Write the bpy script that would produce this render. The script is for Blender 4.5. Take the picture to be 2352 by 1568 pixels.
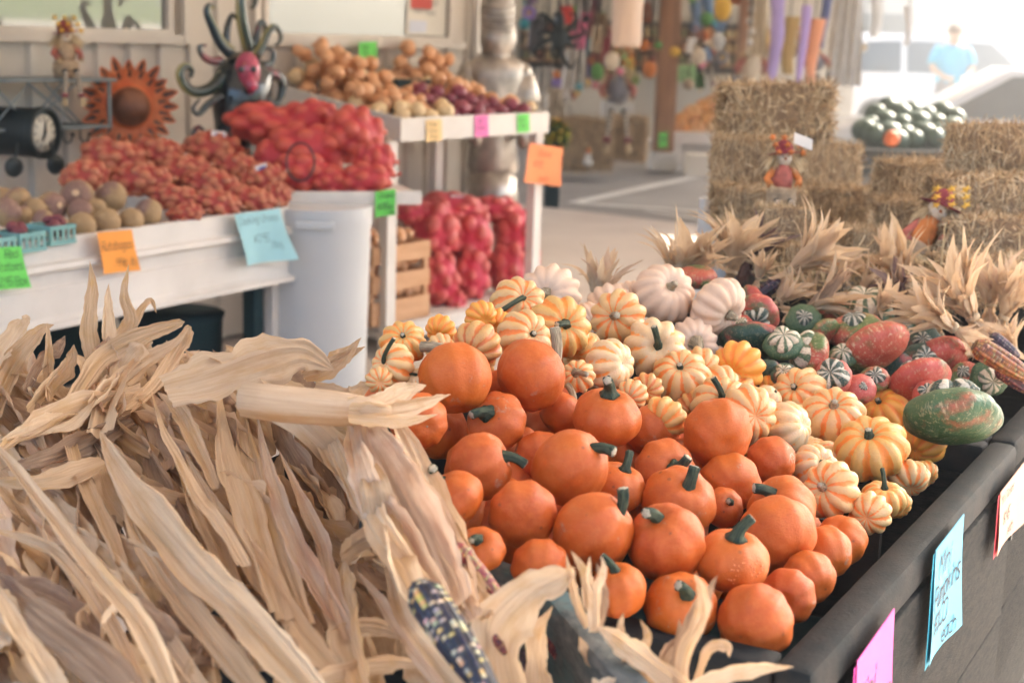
import bpy, bmesh, math, random
from mathutils import Vector, Matrix, Quaternion, noise
from math import sin, cos, pi, radians, sqrt, atan2

for _o in list(bpy.data.objects):
    bpy.data.objects.remove(_o)
SC = bpy.context.scene
COL = SC.collection
rnd = random.Random(11)

# ------------------------------------------------------------------ camera, world, sun, exposure
CAM_H = 1.45
TH, RHO = radians(11.7), radians(1.8)
FD = 3405.0                                   # focal length in pixels of a 2352 px wide frame
_r0 = Vector((1, 0, 0)); CF = Vector((0, cos(TH), -sin(TH))); _u0 = Vector((0, sin(TH), cos(TH)))
CR = _r0 * cos(RHO) + _u0 * sin(RHO)
CU = _r0 * (-sin(RHO)) + _u0 * cos(RHO)
CO = Vector((0, 0, CAM_H))
cam = bpy.data.cameras.new('camera'); camo = bpy.data.objects.new('camera', cam); COL.objects.link(camo)
camo.matrix_world = Matrix(((CR.x, CU.x, -CF.x, 0), (CR.y, CU.y, -CF.y, 0), (CR.z, CU.z, -CF.z, CAM_H), (0, 0, 0, 1)))
cam.sensor_width = 36.0; cam.lens = 36.0 * FD / 2352.0
cam.clip_start = 0.05; cam.clip_end = 3000
cam.dof.use_dof = True; cam.dof.focus_distance = 2.35; cam.dof.aperture_fstop = 4.5
SC.camera = camo

SUN_AZ, SUN_EL = radians(46), radians(36)     # azimuth clockwise from +Y
world = bpy.data.worlds.new("World"); SC.world = world; world.use_nodes = True
wn = world.node_tree; wn.nodes.clear()
_sky = wn.nodes.new('ShaderNodeTexSky'); _sky.sky_type = 'NISHITA'; _sky.sun_disc = False
_sky.sun_elevation = SUN_EL; _sky.sun_rotation = SUN_AZ; _sky.air_density = 1.0; _sky.dust_density = 3.0
_bg = wn.nodes.new('ShaderNodeBackground'); _bg.inputs[1].default_value = 0.15
_wo = wn.nodes.new('ShaderNodeOutputWorld')
wn.links.new(_sky.outputs[0], _bg.inputs[0]); wn.links.new(_bg.outputs[0], _wo.inputs[0])
sl = bpy.data.lights.new('sun', 'SUN'); sl.energy = 5.0; sl.angle = radians(0.5); sl.color = (1.0, 0.88, 0.74)
so = bpy.data.objects.new('sun', sl); COL.objects.link(so)
_sd = Vector((sin(SUN_AZ) * cos(SUN_EL), cos(SUN_AZ) * cos(SUN_EL), sin(SUN_EL)))
so.rotation_euler = _sd.to_track_quat('Z', 'Y').to_euler()
SC.view_settings.view_transform = 'Standard'; SC.view_settings.look = 'None'
SC.view_settings.exposure = 2.68; SC.view_settings.gamma = 1.0
SC.render.engine = 'CYCLES'
SC.cycles.use_denoising = True
SC.cycles.max_bounces = 7; SC.cycles.diffuse_bounces = 4; SC.cycles.glossy_bounces = 3
SC.cycles.transmission_bounces = 4; SC.cycles.transparent_max_bounces = 8
SC.cycles.sample_clamp_indirect = 6.0; SC.cycles.caustics_reflective = False; SC.cycles.caustics_refractive = False

# ------------------------------------------------------------------ geometry helpers
def ray(x, y): return CF + CR * ((x - 1176) / FD) - CU * ((y - 784) / FD)
def at_c(x, y, c): return CO + ray(x, y) * c                      # c = distance along the view axis
def at_z(x, y, z):
    r = ray(x, y); return CO + r * ((z - CAM_H) / r.z)
def at_pl(x, y, p, n):
    r = ray(x, y); return CO + r * ((Vector(p) - CO).dot(n) / r.dot(n))
def cdep(p): return (Vector(p) - CO).dot(CF)
def proj(p):
    d = Vector(p) - CO; c = d.dot(CF); return (1176 + FD * d.dot(CR) / c, 784 - FD * d.dot(CU) / c)
def azv(deg): return Vector((sin(radians(deg)), cos(radians(deg)), 0))
Z = Vector((0, 0, 1))
_o1 = 'first second third fourth fifth sixth seventh eighth ninth tenth eleventh twelfth thirteenth fourteenth fifteenth sixteenth seventeenth eighteenth nineteenth'.split()
ORD = _o1 + ['twentieth'] + ['twenty-' + q for q in _o1[:9]] + ['thirtieth'] + ['thirty-' + q for q in _o1[:9]] + ['fortieth'] + ['forty-' + q for q in _o1[:9]]

class MB:
    def __init__(s): s.v = []; s.f = []; s.m = []; s.uv = []; s.c = []
    def add(s, vs, fs, mi=0, uvs=None, cs=None):
        b = len(s.v); s.v += [tuple(p) for p in vs]
        s.f += [tuple(i + b for i in f) for f in fs]; s.m += [mi] * len(fs)
        s.uv += uvs if uvs else [(0, 0)] * len(vs)
        s.c += cs if cs else [(1, 1, 1)] * len(vs)
        return s
    def box(s, c, e, u=Vector((1, 0, 0)), v=None, w=Z, mi=0, bev=0.0):
        """box centred on c, full sizes e along axes u, v, w; bev chamfers every edge"""
        u = Vector(u).normalized(); w = Vector(w).normalized(); v = Vector(v).normalized() if v else w.cross(u).normalized()
        c = Vector(c); a, b, d = e[0] / 2, e[1] / 2, e[2] / 2
        if bev <= 0:
            vs = [c + u * (a * i) + v * (b * j) + w * (d * k) for k in (-1, 1) for j in (-1, 1) for i in (-1, 1)]
            return s.add(vs, [(0, 2, 3, 1), (4, 5, 7, 6), (0, 1, 5, 4), (2, 6, 7, 3), (0, 4, 6, 2), (1, 3, 7, 5)], mi)
        bm = bmesh.new(); bmesh.ops.create_cube(bm, size=1)
        for q in bm.verts: q.co = Vector((q.co.x * e[0], q.co.y * e[1], q.co.z * e[2]))
        bmesh.ops.bevel(bm, geom=bm.edges[:], offset=bev, segments=2, profile=0.5, affect='EDGES')
        vs = [c + u * q.co.x + v * q.co.y + w * q.co.z for q in bm.verts]
        fs = [tuple(q.index for q in f.verts) for f in bm.faces]; bm.free()
        return s.add(vs, fs, mi)
    def quad(s, a, b, c, d, mi=0): return s.add([a, b, c, d], [(0, 1, 2, 3)], mi, [(0, 0), (1, 0), (1, 1), (0, 1)])
    def tube(s, pts, rs, n=8, mi=0, cap=True, prof=None):
        pts = [Vector(p) for p in pts]; rs = rs if isinstance(rs, (list, tuple)) else [rs] * len(pts)
        vs = []; ref = None
        for i, p in enumerate(pts):
            t = (pts[min(i + 1, len(pts) - 1)] - pts[max(i - 1, 0)]).normalized()
            if ref is None:
                ref = t.orthogonal().normalized()
            ref = (ref - t * ref.dot(t)).normalized(); bn = t.cross(ref)
            for k in range(n):
                a = 2 * pi * k / n; q = prof(a) if prof else 1
                vs.append(p + (ref * cos(a) + bn * sin(a)) * rs[i] * q)
        fs = [(i * n + k, i * n + (k + 1) % n, (i + 1) * n + (k + 1) % n, (i + 1) * n + k) for i in range(len(pts) - 1) for k in range(n)]
        if cap: fs += [tuple(range(n))[::-1], tuple((len(pts) - 1) * n + k for k in range(n))]
        L = len(pts) - 1
        return s.add(vs, fs, mi, [(k / n, i / L) for i in range(len(pts)) for k in range(n)])
    def lathe(s, prof, o=Vector((0, 0, 0)), ax=Z, n=24, mi=0, wob=None):
        ax = Vector(ax).normalized(); u = ax.orthogonal().normalized(); v = ax.cross(u); o = Vector(o); vs = []
        for i, (r, h) in enumerate(prof):
            for k in range(n):
                a = 2 * pi * k / n; q = wob(a, i) if wob else 1
                vs.append(o + ax * h + (u * cos(a) + v * sin(a)) * r * q)
        m = len(prof)
        fs = [(i * n + k, i * n + (k + 1) % n, (i + 1) * n + (k + 1) % n, (i + 1) * n + k) for i in range(m - 1) for k in range(n)]
        fs += [tuple(range(n))[::-1], tuple((m - 1) * n + k for k in range(n))]
        return s.add(vs, fs, mi)
    def ball(s, c, r, mi=0, n=12, m=8, u=None, col=None):
        c = Vector(c); r = r if isinstance(r, (list, tuple)) else (r, r, r); q = u or Quaternion()
        vs = [c + q @ Vector((0, 0, -r[2]))]; fs = []
        for i in range(1, m):
            ph = -pi / 2 + pi * i / m
            vs += [c + q @ Vector((r[0] * cos(ph) * cos(2 * pi * k / n), r[1] * cos(ph) * sin(2 * pi * k / n), r[2] * sin(ph))) for k in range(n)]
        vs.append(c + q @ Vector((0, 0, r[2]))); T = len(vs) - 1
        fs += [(0, 1 + (k + 1) % n, 1 + k) for k in range(n)]
        for i in range(m - 2): fs += [(1 + i * n + k, 1 + i * n + (k + 1) % n, 1 + (i + 1) * n + (k + 1) % n, 1 + (i + 1) * n + k) for k in range(n)]
        b = 1 + (m - 2) * n; fs += [(b + k, b + (k + 1) % n, T) for k in range(n)]
        return s.add(vs, fs, mi, None, [col] * len(vs) if col else None)
    def mesh(s, name, mats, smooth=True):
        me = bpy.data.meshes.new(name); me.from_pydata(s.v, [], s.f)
        for m in (mats if isinstance(mats, (list, tuple)) else [mats]): me.materials.append(m)
        me.polygons.foreach_set('material_index', s.m); me.polygons.foreach_set('use_smooth', [smooth] * len(s.f))
        uvl = me.uv_layers.new(name='UVMap'); li = [0] * len(me.loops); me.loops.foreach_get('vertex_index', li)
        uvl.data.foreach_set('uv', [q for i in li for q in s.uv[i]])
        ca = me.color_attributes.new('tint', 'FLOAT_COLOR', 'POINT')
        ca.data.foreach_set('color', [q for c in s.c for q in (c[0], c[1], c[2], 1)])
        me.update()
        return me

def linko(name, data, parent=None):
    o = bpy.data.objects.new(name, data); COL.objects.link(o)
    if parent is not None: o.parent = parent
    return o
def tag(o, label=None, cat=None, group=None, kind=None):
    if label: o['label'] = label
    if cat: o['category'] = cat
    if group: o['group'] = group
    if kind: o['kind'] = kind
    return o
def thing(name, label, cat, loc, group=None, rot=None):
    o = linko(name, None); o.empty_display_size = 0.05; o.location = loc
    if rot is not None: o.rotation_mode = 'QUATERNION'; o.rotation_quaternion = rot
    return tag(o, label, cat, group)
def inv(root):
    return (Matrix.Translation(root.location) @ (root.rotation_quaternion.to_matrix().to_4x4() if root.rotation_mode == 'QUATERNION' else root.rotation_euler.to_matrix().to_4x4())).inverted()
def part(name, mb, mats, root, smooth=True, world=True, auto=None, label=None):
    """mb in world coordinates -> child of root (an Empty)"""
    if world:
        M = inv(root); mb.v = [tuple(M @ Vector(p)) for p in mb.v]
    o = linko(name, mb.mesh(name, mats, smooth), root)
    if auto: o.data.shade_smooth(); o.data.set_sharp_from_angle(angle=radians(auto))
    if label: o['label'] = label
    return o
def sub(name, mb, mats, par, root, **k):
    """sub-part: child of part par, which sits at root with no offset of its own"""
    o = part(name, mb, mats, root, **k); o.parent = par; return o
def solo(name, mb, mats, label, cat, loc, group=None, smooth=True, auto=None):
    loc = Vector(loc); mb.v = [tuple(Vector(p) - loc) for p in mb.v]
    o = linko(name, mb.mesh(name, mats, smooth)); o.location = loc
    if auto: o.data.shade_smooth(); o.data.set_sharp_from_angle(angle=radians(auto))
    return tag(o, label, cat, group)
def struct(name, mb, mats, smooth=False):
    o = linko(name, mb.mesh(name, mats, smooth)); o['kind'] = 'structure'; return o
def copy_tree(o, parent=None):
    c = o.copy(); COL.objects.link(c)
    if parent is not None: c.parent = parent
    for ch in list(o.children): copy_tree(ch, c)
    return c

# ------------------------------------------------------------------ material helpers
class NT:
    def __init__(s, name):
        s.mat = bpy.data.materials.new(name); s.mat.use_nodes = True; s.t = s.mat.node_tree; s.t.nodes.clear()
        s.out = s.n('ShaderNodeOutputMaterial'); s.b = s.n('ShaderNodeBsdfPrincipled'); s.l(s.b.outputs[0], s.out.inputs[0])
    def n(s, t, **k):
        nd = s.t.nodes.new(t)
        for a, b in k.items(): setattr(nd, a, b)
        return nd
    def l(s, a, b): s.t.links.new(a, b)
    def val(s, inp, x):
        if isinstance(x, (int, float)): inp.default_value = x
        elif isinstance(x, (tuple, list)): inp.default_value = tuple(x) + ((1,) if len(x) == 3 and inp.type == 'RGBA' else ())
        else: s.l(x, inp)
    def obj(s): return s.n('ShaderNodeTexCoord').outputs['Object']
    def uv(s): return s.n('ShaderNodeTexCoord').outputs['UV']
    def rand(s): return s.n('ShaderNodeObjectInfo').outputs['Random']
    def tint(s): return s.n('ShaderNodeVertexColor', layer_name='tint').outputs[0]
    def math(s, op, a, b=0.0, c=None):
        m = s.n('ShaderNodeMath', operation=op); s.val(m.inputs[0], a); s.val(m.inputs[1], b)
        if c is not None: s.val(m.inputs[2], c)
        return m.outputs[0]
    def map(s, vec, sc=(1, 1, 1), lo=(0, 0, 0)):
        m = s.n('ShaderNodeMapping'); s.l(vec, m.inputs[0]); m.inputs['Scale'].default_value = sc; s.val(m.inputs['Location'], lo); return m.outputs[0]
    def off(s, vec, k=7.0):
        """shift a coordinate by the object's own random number"""
        c = s.n('ShaderNodeCombineXYZ'); r = s.math('MULTIPLY', s.rand(), k)
        for i in range(3): s.l(r, c.inputs[i])
        a = s.n('ShaderNodeVectorMath', operation='ADD'); s.l(vec, a.inputs[0]); s.l(c.outputs[0], a.inputs[1]); return a.outputs[0]
    def noise(s, vec, scale=5, det=4, rough=0.55, dist=0.0, col=False):
        m = s.n('ShaderNodeTexNoise'); s.l(vec, m.inputs['Vector']); m.inputs['Scale'].default_value = scale
        m.inputs['Detail'].default_value = det; m.inputs['Roughness'].default_value = rough; m.inputs['Distortion'].default_value = dist
        return m.outputs[1 if col else 0]
    def voro(s, vec, scale=5, feat='F1', out=0):
        m = s.n('ShaderNodeTexVoronoi', feature=feat); s.l(vec, m.inputs['Vector']); m.inputs['Scale'].default_value = scale; return m.outputs[out]
    def ramp(s, f, stops, interp='LINEAR'):
        m = s.n('ShaderNodeValToRGB'); s.l(f, m.inputs[0]); e = m.color_ramp; e.interpolation = interp
        while len(e.elements) < len(stops): e.elements.new(0.5)
        for q, (p, c) in zip(e.elements, stops):
            q.position = p; q.color = (c, c, c, 1) if isinstance(c, (int, float)) else tuple(c) + (1,)
        return m.outputs[0]
    def mix(s, f, a, b, mode='MIX'):
        m = s.n('ShaderNodeMix', data_type='RGBA', blend_type=mode); s.val(m.inputs[0], f); s.val(m.inputs[6], a); s.val(m.inputs[7], b); return m.outputs[2]
    def bump(s, h, st=0.3, d=0.01):
        m = s.n('ShaderNodeBump'); m.inputs['Strength'].default_value = st; m.inputs['Distance'].default_value = d; s.l(h, m.inputs['Height']); s.l(m.outputs[0], s.b.inputs['Normal'])
    def fin(s, col, rough=0.6, spec=0.5, metal=0.0, **k):
        s.val(s.b.inputs['Base Color'], col); s.val(s.b.inputs['Roughness'], rough); s.val(s.b.inputs['Metallic'], metal)
        s.b.inputs['Specular IOR Level'].default_value = spec
        for a, b in k.items(): s.val(s.b.inputs[a], b)
        return s.mat

_pc = {}
def paint(rgb, rough=0.6, var=0.12, scale=6.0, metal=0.0, spec=0.4, bump=0.0):
    """plain coloured material with a little procedural unevenness"""
    key = (tuple(rgb), rough, var, scale, metal, bump)
    if key in _pc: return _pc[key]
    t = NT('paint'); n = t.noise(t.off(t.obj()), scale, 5, 0.6)
    c = t.mix(t.ramp(n, [(0.3, 0.0), (0.72, 1.0)]), [x * (1 - var) for x in rgb], [min(1, x * (1 + var)) for x in rgb])
    if bump: t.bump(t.noise(t.obj(), scale * 12, 3), bump, 0.004)
    _pc[key] = t.fin(c, rough, spec, metal); return _pc[key]

def mat_orange():
    t = NT('orange_pumpkin_skin'); o = t.off(t.obj()); r = t.rand()
    n = t.noise(o, 0.9, 3)
    base = t.mix(t.ramp(n, [(0.35, 0.0), (0.65, 1.0)]), (0.45, 0.064, 0.006), (0.53, 0.095, 0.008))
    base = t.mix(t.math('MULTIPLY', r, 0.55), base, (0.62, 0.145, 0.010))
    fine = t.noise(o, 5.5, 6, .72); base = t.mix(t.ramp(fine, [(0.44, 0.0), (0.70, 0.4)]), base, (0.64, 0.19, 0.04))
    sp = t.voro(o, 2.4); spn = t.noise(o, 2.0, 2)
    spots = t.math('MULTIPLY', t.ramp(sp, [(0.09, 1.0), (0.15, 0.0)]), t.ramp(spn, [(0.50, 0.0), (0.56, 1.0)]))
    base = t.mix(t.math('MULTIPLY', spots, 0.75), base, (0.20, 0.055, 0.02))
    sc = t.noise(o, 1.15, 6, 0.7); scar = t.math('MULTIPLY', t.ramp(sc, [(0.615, 0.0), (0.645, 1.0)]), t.ramp(t.noise(o, 9, 4), [(0.4, 0.2), (0.6, 0.8)]))
    base = t.mix(scar, base, (0.50, 0.33, 0.22))
    base = t.mix(t.ramp(t.noise(o, 2.3, 5, .7), [(.55, 0.), (.72, .38)]), base, (.32, .06, .012))
    t.bump(t.noise(o, 14, 5, .7), 0.2, 0.04)
    return t.fin(base, t.ramp(t.noise(o, 5, 3), [(0.3, 0.42), (0.7, 0.58)]), 0.42)
def mat_carnival(name, cream, orange, amt, speck=0.5):
    t = NT(name); c = t.obj(); o = t.off(c)
    sx = t.n('ShaderNodeSeparateXYZ'); t.l(c, sx.inputs[0])
    ang = t.math('ARCTAN2', sx.outputs[1], sx.outputs[0])
    rib = t.math('COSINE', t.math('MULTIPLY', ang, 10.0))            # +1 on a rib, -1 in a groove
    wob = t.math('MULTIPLY', t.math('SUBTRACT', t.noise(o, 3.4, 5, 0.7), 0.5), 3.2)
    big = t.math('MULTIPLY', t.math('SUBTRACT', t.noise(o, 1.0, 2), 0.5), 2.0)
    f = t.math('ADD', t.math('ADD', rib, wob), big)
    m = t.ramp(t.math('MULTIPLY_ADD', f, -0.25, 0.5), [(amt, 0.0), (amt + 0.06, 1.0)])
    col = t.mix(t.ramp(t.noise(o, 2.2, 4), [(0.3, 0), (0.7, 1)]), cream, [x * y for x, y in zip(cream, (1.02, .93, .72))])
    col = t.mix(m, col, t.mix(t.noise(o, 7, 3), orange, [min(1, x * 1.25) for x in orange]))
    s1 = t.ramp(t.noise(o, 13, 4, 0.75), [(0.60, 0.0), (0.66, 1.0)]); s2 = t.ramp(t.noise(o, 1.7, 2), [(0.4, 0.1), (0.62, 1.0)])
    col = t.mix(t.math('MULTIPLY', t.math('MULTIPLY', s1, s2), speck), col, (0.38, 0.17, 0.05))
    t.bump(t.noise(o, 14, 4), 0.15, 0.03)
    return t.fin(col, 0.42, 0.45)
def mat_turban(name, reds, greens, thr, cream=0.35):
    t = NT(name); o = t.off(t.obj())
    n = t.noise(o, 0.75, 3, 0.6, 0.4)
    col = t.mix(t.ramp(t.math('ADD', n, t.math('MULTIPLY', t.math('SUBTRACT', t.noise(o, 5, 5, .7), .5), .25)), [(thr - .02, 0.0), (thr + 0.10, 1.0)]), reds, greens)
    st = t.noise(t.map(o, (3.5, 3.5, 1.0)), 3.5, 5, 0.7)
    col = t.mix(t.math('MULTIPLY', t.ramp(st, [(0.56, 0.0), (0.62, 1.0)]), cream), col, (0.62, 0.50, 0.30))
    col = t.mix(t.math('MULTIPLY', t.ramp(t.noise(o, 16, 4, .7), [(0.58, 0.0), (0.66, 1.0)]), 0.5), col, (0.42, 0.33, 0.16))
    t.bump(t.noise(o, 12, 3), 0.15, 0.03)
    return t.fin(col, 0.45, 0.4)
def mat_stripes(name, a, b, freq, thr=0.5):
    t = NT(name); c = t.obj(); o = t.off(c)
    sx = t.n('ShaderNodeSeparateXYZ'); t.l(c, sx.inputs[0]); ang = t.math('ARCTAN2', sx.outputs[1], sx.outputs[0])
    w = t.math('MULTIPLY', t.math('SUBTRACT', t.noise(o, 2.6, 4, 0.6), 0.5), 2.6)
    s = t.math('ADD', t.math('SINE', t.math('ADD', t.math('MULTIPLY', ang, freq), w)), t.math('MULTIPLY', t.math('SUBTRACT', t.noise(o, 5, 4), .5), 1.6))
    col = t.mix(t.ramp(t.math('MULTIPLY_ADD', s, 0.33, 0.5), [(thr - .04, 0.0), (thr + .04, 1.0)]), a, b)
    col = t.mix(t.math('MULTIPLY', t.ramp(t.noise(o, 9, 5, .7), [(.52, 0.), (.60, 1.)]), .7), col, (0.40, 0.30, 0.19))
    t.bump(t.noise(o, 10, 4), 0.3, 0.04)
    return t.fin(col, 0.55, 0.35)
def mat_white_pumpkin():
    t = NT('white_pumpkin_skin'); o = t.off(t.obj())
    col = t.mix(t.ramp(t.noise(o, 1.3, 4), [(.3, 0), (.7, 1)]), (0.68, 0.45, 0.30), (0.76, 0.55, 0.39))
    col = t.mix(t.math('MULTIPLY', t.ramp(t.noise(o, 6, 6, .7), [(.63, 0), (.7, 1)]), .5), col, (0.38, 0.24, 0.17))
    t.bump(t.noise(o, 15, 3), 0.1, 0.03)
    return t.fin(col, 0.55, 0.35)
def mat_stem(name, a, b):
    t = NT(name); o = t.off(t.obj()); u = t.uv()
    s = t.noise(t.map(u, (14, 1.2, 1)), 2.5, 5)
    col = t.mix(t.ramp(s, [(.38, 0), (.62, 1)]), a, b)
    t.bump(t.noise(t.map(u, (18, 1.5, 1)), 3, 4), .5, .004)
    return t.fin(col, .75, .25)
def mat_husk(name, a, b, c, trans=0.38):
    t = NT(name); u = t.uv(); r = t.rand()
    uo = t.off(u, 13.0)
    st = t.noise(t.map(uo, (26, 1.6, 1)), 1.6, 5, 0.6)
    bl = t.noise(t.map(uo, (2.2, 1.6, 1)), 1.5, 4)
    col = t.mix(t.ramp(st, [(.3, 0), (.7, 1)]), a, b)
    col = t.mix(t.ramp(bl, [(.50, 0.0), (.72, .75)]), col, c)
    col = t.mix(t.math('MULTIPLY', t.ramp(r, [(0.0, 0.0), (1.0, 1.0)]), 0.3), col, t.mix(0.5, col, (0.33, 0.20, 0.10)))
    tiny = t.noise(t.map(uo, (30, 24, 1)), 1.2, 4, .7)
    col = t.mix(t.math('MULTIPLY', t.ramp(tiny, [(.64, 0), (.72, 1)]), .35), col, (0.2, 0.11, 0.06))
    t.bump(t.noise(t.map(uo, (55, 1.2, 1)), 1.5, 3), .45, .0035)
    m = t.fin(col, .62, .3)
    tr = t.n('ShaderNodeBsdfTranslucent'); t.val(tr.inputs[0], col); mx = t.n('ShaderNodeMixShader'); mx.inputs[0].default_value = trans
    t.l(t.b.outputs[0], mx.inputs[1]); t.l(tr.outputs[0], mx.inputs[2]); t.l(mx.outputs[0], t.out.inputs[0])
    return m
def mat_tinted(name, rough=.5, spec=.4, var=.1, sc=20, bump=0.0, mul=(1, 1, 1)):
    t = NT(name); c = t.tint(); n = t.noise(t.off(t.obj()), sc, 4)
    col = t.mix(t.ramp(n, [(.3, 0), (.7, 1)]), t.mix(1.0, c, (1 - var,) * 3, 'MULTIPLY'), c)
    if bump: t.bump(n, bump, .005)
    return t.fin(col, rough, spec)
def mat_wood(name, a, b, sc=(1, 1, 12), rough=.7, bump=.4, k=4, wear=None):
    t = NT(name); o = t.off(t.obj()); m = t.map(o, sc)
    n = t.noise(m, k, 6, .6, .3); col = t.mix(t.ramp(n, [(.32, 0), (.68, 1)]), a, b)
    if wear: col = t.mix(t.ramp(t.noise(o, 5, 6, .7), [(.5, 0), (.58, 1)]), col, wear)
    t.bump(t.noise(m, k * 3, 6, .7), bump, .006)
    return t.fin(col, rough, .3)
def mat_plain_noise(name, a, b, sc, rough=.8, bump=.2, d=.004, lo=.35, hi=.65, det=6):
    t = NT(name); o = t.obj(); n = t.noise(o, sc, det, .6)
    col = t.mix(t.ramp(n, [(lo, 0), (hi, 1)]), a, b)
    t.bump(t.noise(o, sc * 9, 4, .7), bump, d)
    return t.fin(col, rough, .3)

M_ORANGE = mat_orange()
M_CARN = [mat_carnival('carnival_squash_skin', (0.68, 0.44, 0.21), (0.74, 0.20, 0.035), 0.62),
          mat_carnival('carnival_squash_skin_orange', (0.66, 0.39, 0.13), (0.74, 0.22, 0.03), 0.55, .35),
          mat_carnival('carnival_squash_skin_pale', (0.72, 0.52, 0.31), (0.80, 0.30, 0.06), 0.72, .3),
          mat_carnival('carnival_squash_skin_yellow', (0.80, 0.36, 0.06), (0.76, 0.22, 0.03), 0.60, .2),
          mat_carnival('carnival_squash_skin_brown', (0.60, 0.33, 0.12), (0.52, 0.14, 0.03), 0.55, .9)]
M_WHITEP = mat_white_pumpkin()
M_STEMG = mat_stem('green_stem', (0.010, 0.026, 0.020), (0.085, 0.10, 0.055))
M_STEMP = mat_stem('pale_stem', (0.18, 0.14, 0.08), (0.50, 0.40, 0.26))
M_CUT = paint((0.42, 0.36, 0.25), .85, .35, 30)
M_DARKG = paint((0.05, 0.035, 0.02), .8)
M_TB = [mat_turban('turban_skin_red', (0.50, 0.075, 0.05), (0.16, 0.14, 0.06), .56, .45),
        mat_turban('turban_skin_red_green', (0.48, 0.09, 0.05), (0.11, 0.17, 0.05), .46, .8),
        mat_turban('turban_skin_green', (0.42, 0.08, 0.045), (0.05, 0.11, 0.045), .27, .35),
        mat_turban('turban_skin_dark', (0.35, 0.04, 0.03), (0.02, 0.06, 0.04), .36, .2)]
M_TC = [mat_stripes('turban_crown_pale', (0.72, 0.60, 0.43), (0.07, 0.13, 0.06), 9, .60),
        mat_stripes('turban_crown_dark', (0.03, 0.065, 0.05), (0.62, 0.56, 0.44), 9, .60)]
M_HUSK = [mat_husk('husk_pale', (0.72, 0.51, 0.31), (0.88, 0.69, 0.47), (0.66, 0.42, 0.20)),
          mat_husk('husk_tan', (0.58, 0.38, 0.21), (0.80, 0.59, 0.38), (0.66, 0.41, 0.16)),
          mat_husk('husk_brown', (0.32, 0.20, 0.12), (0.56, 0.39, 0.26), (0.22, 0.13, 0.10)),
          mat_husk('husk_pink', (0.68, 0.48, 0.32), (0.84, 0.65, 0.47), (0.60, 0.32, 0.19))]
M_HUSKD = mat_husk('husk_purple', (0.10, 0.05, 0.06), (0.22, 0.13, 0.12), (0.30, 0.2, 0.13))
M_KERNEL = mat_tinted('corn_kernel', .35, .5, .15, 60)
M_BIN = mat_plain_noise('dark_bin_paint', (0.013, 0.017, 0.018), (0.036, 0.032, 0.028), 22, .68, .5, .003)
M_BINF = mat_wood('dark_bin_rough_wood', (0.006, 0.011, 0.013), (0.046, 0.041, 0.036), (2, 2, 9), .62, 1.0, 14)
M_BIN.node_tree.nodes['Principled BSDF'].inputs['Specular IOR Level'].default_value = .14; M_BINF.node_tree.nodes['Principled BSDF'].inputs['Specular IOR Level'].default_value = .06
M_TEAL_SHADE = paint((0.010, 0.035, 0.042), .85)  # teal tint of deep shadow put into the colour of dark surfaces
M_WEATH = mat_wood('weathered_blue_board', (0.06, 0.075, 0.072), (0.22, 0.215, 0.19), (1, 1, 3), .9, 1.0, 26, (0.10, 0.16, 0.155))
M_WHITE = mat_plain_noise('white_painted_wood', (0.66, 0.62, 0.57), (0.78, 0.74, 0.69), 3, .5, .08, .002)
M_WALL = mat_plain_noise('cream_metal_siding', (0.60, 0.54, 0.46), (0.69, 0.63, 0.55), 1.6, .45, .05, .002)
M_PLASTIC = mat_plain_noise('white_barrel_plastic', (0.55, 0.57, 0.58), (0.62, 0.64, 0.65), 1.3, .38, .03, .002)
M_CRATE = mat_wood('pine_crate', (0.56, 0.30, 0.15), (0.70, 0.43, 0.25), (1, 1, 6), .7, .3, 5)
M_METAL = paint((0.035, 0.045, 0.048), .42, .3, 8, .5)
M_SHELFM = mat_plain_noise('galvanized_shelf', (0.13, 0.16, 0.17), (0.22, 0.25, 0.25), 5, .5, .1)
M_SILVER = mat_plain_noise('armour_steel', (0.22, 0.20, 0.18), (0.52, 0.48, 0.43), 9, .36, .3); M_SILVER.node_tree.nodes['Principled BSDF'].inputs['Metallic'].default_value = .8
M_POST = mat_wood('stained_timber', (0.27, 0.13, 0.07), (0.42, 0.22, 0.12), (6, 6, .6), .75, .3, 4)
M_TIE = paint((0.45, 0.33, 0.2), .8)
M_INK = paint((0.025, 0.022, 0.035), .6)
# ------------------------------------------------------------------ hand lettering
GL = {'7': "064610", '6': "361605011030414233230 ".strip()+"2", 'F': "000646 0333", 'q': "341403011031 343b", 'N': "00064046", 'D': "00062645410 ".strip()+"000", 'H': "0006 4046 0343", 'G': "45361605011030414323", 'w': "0410243044", 'f': "10152636 0434", 'v': "042044", 'E': "4606004 ".strip()+"0 0333", 'S': "45361605043341301001", 'W': "0610233046", 'L': "060040", 'j': "242b0b", 'Y': "062346 2320", 'A': "002640 1232", 'B': "000636453303 33413000", 'C': "4536160501103041", 'P': "000636453303", 'R': "000636453303 1340",
 'M': "0006234640", 'T': "0646 2620", 'O': "163645413010010516", 'K': "0600 4602 1340", 'a': "3414030110313430", 'b': "06002031332403", 'c': "341403011030",
 'd': "36301001031433", 'e': "023233241403011030", 'g': "341403011031 343a2b0b", 'h': "0600 0314243330", 'i': "1410 1516",
 'k': "0600 3402 1330", 'l': "1610", 'm': "0400 03142320 23344340", 'n': "0400 0314243330", 'o': "140301102031332414",
 'p': "040b 0314243331201001", 'r': "0400 03142433", 's': "341403312000", 't': "16112030 0434", 'u': "0401102031 3430",
 'x': "0430 3400", 'y': "0422 340b", '$': "4515041333423101 2620", '0': "160501103041453616", '1': "152620", '2': "051636450040",
 '3': "0516364533413010", '4': "30360242", '5': "46060333413000", '8': "133345361605130110304133", '9': "4413051636454430",
 '.': "1011", '-': "0333", '/': "0046", '_': "0040", 'c|': "341403011030 252a"}
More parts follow.
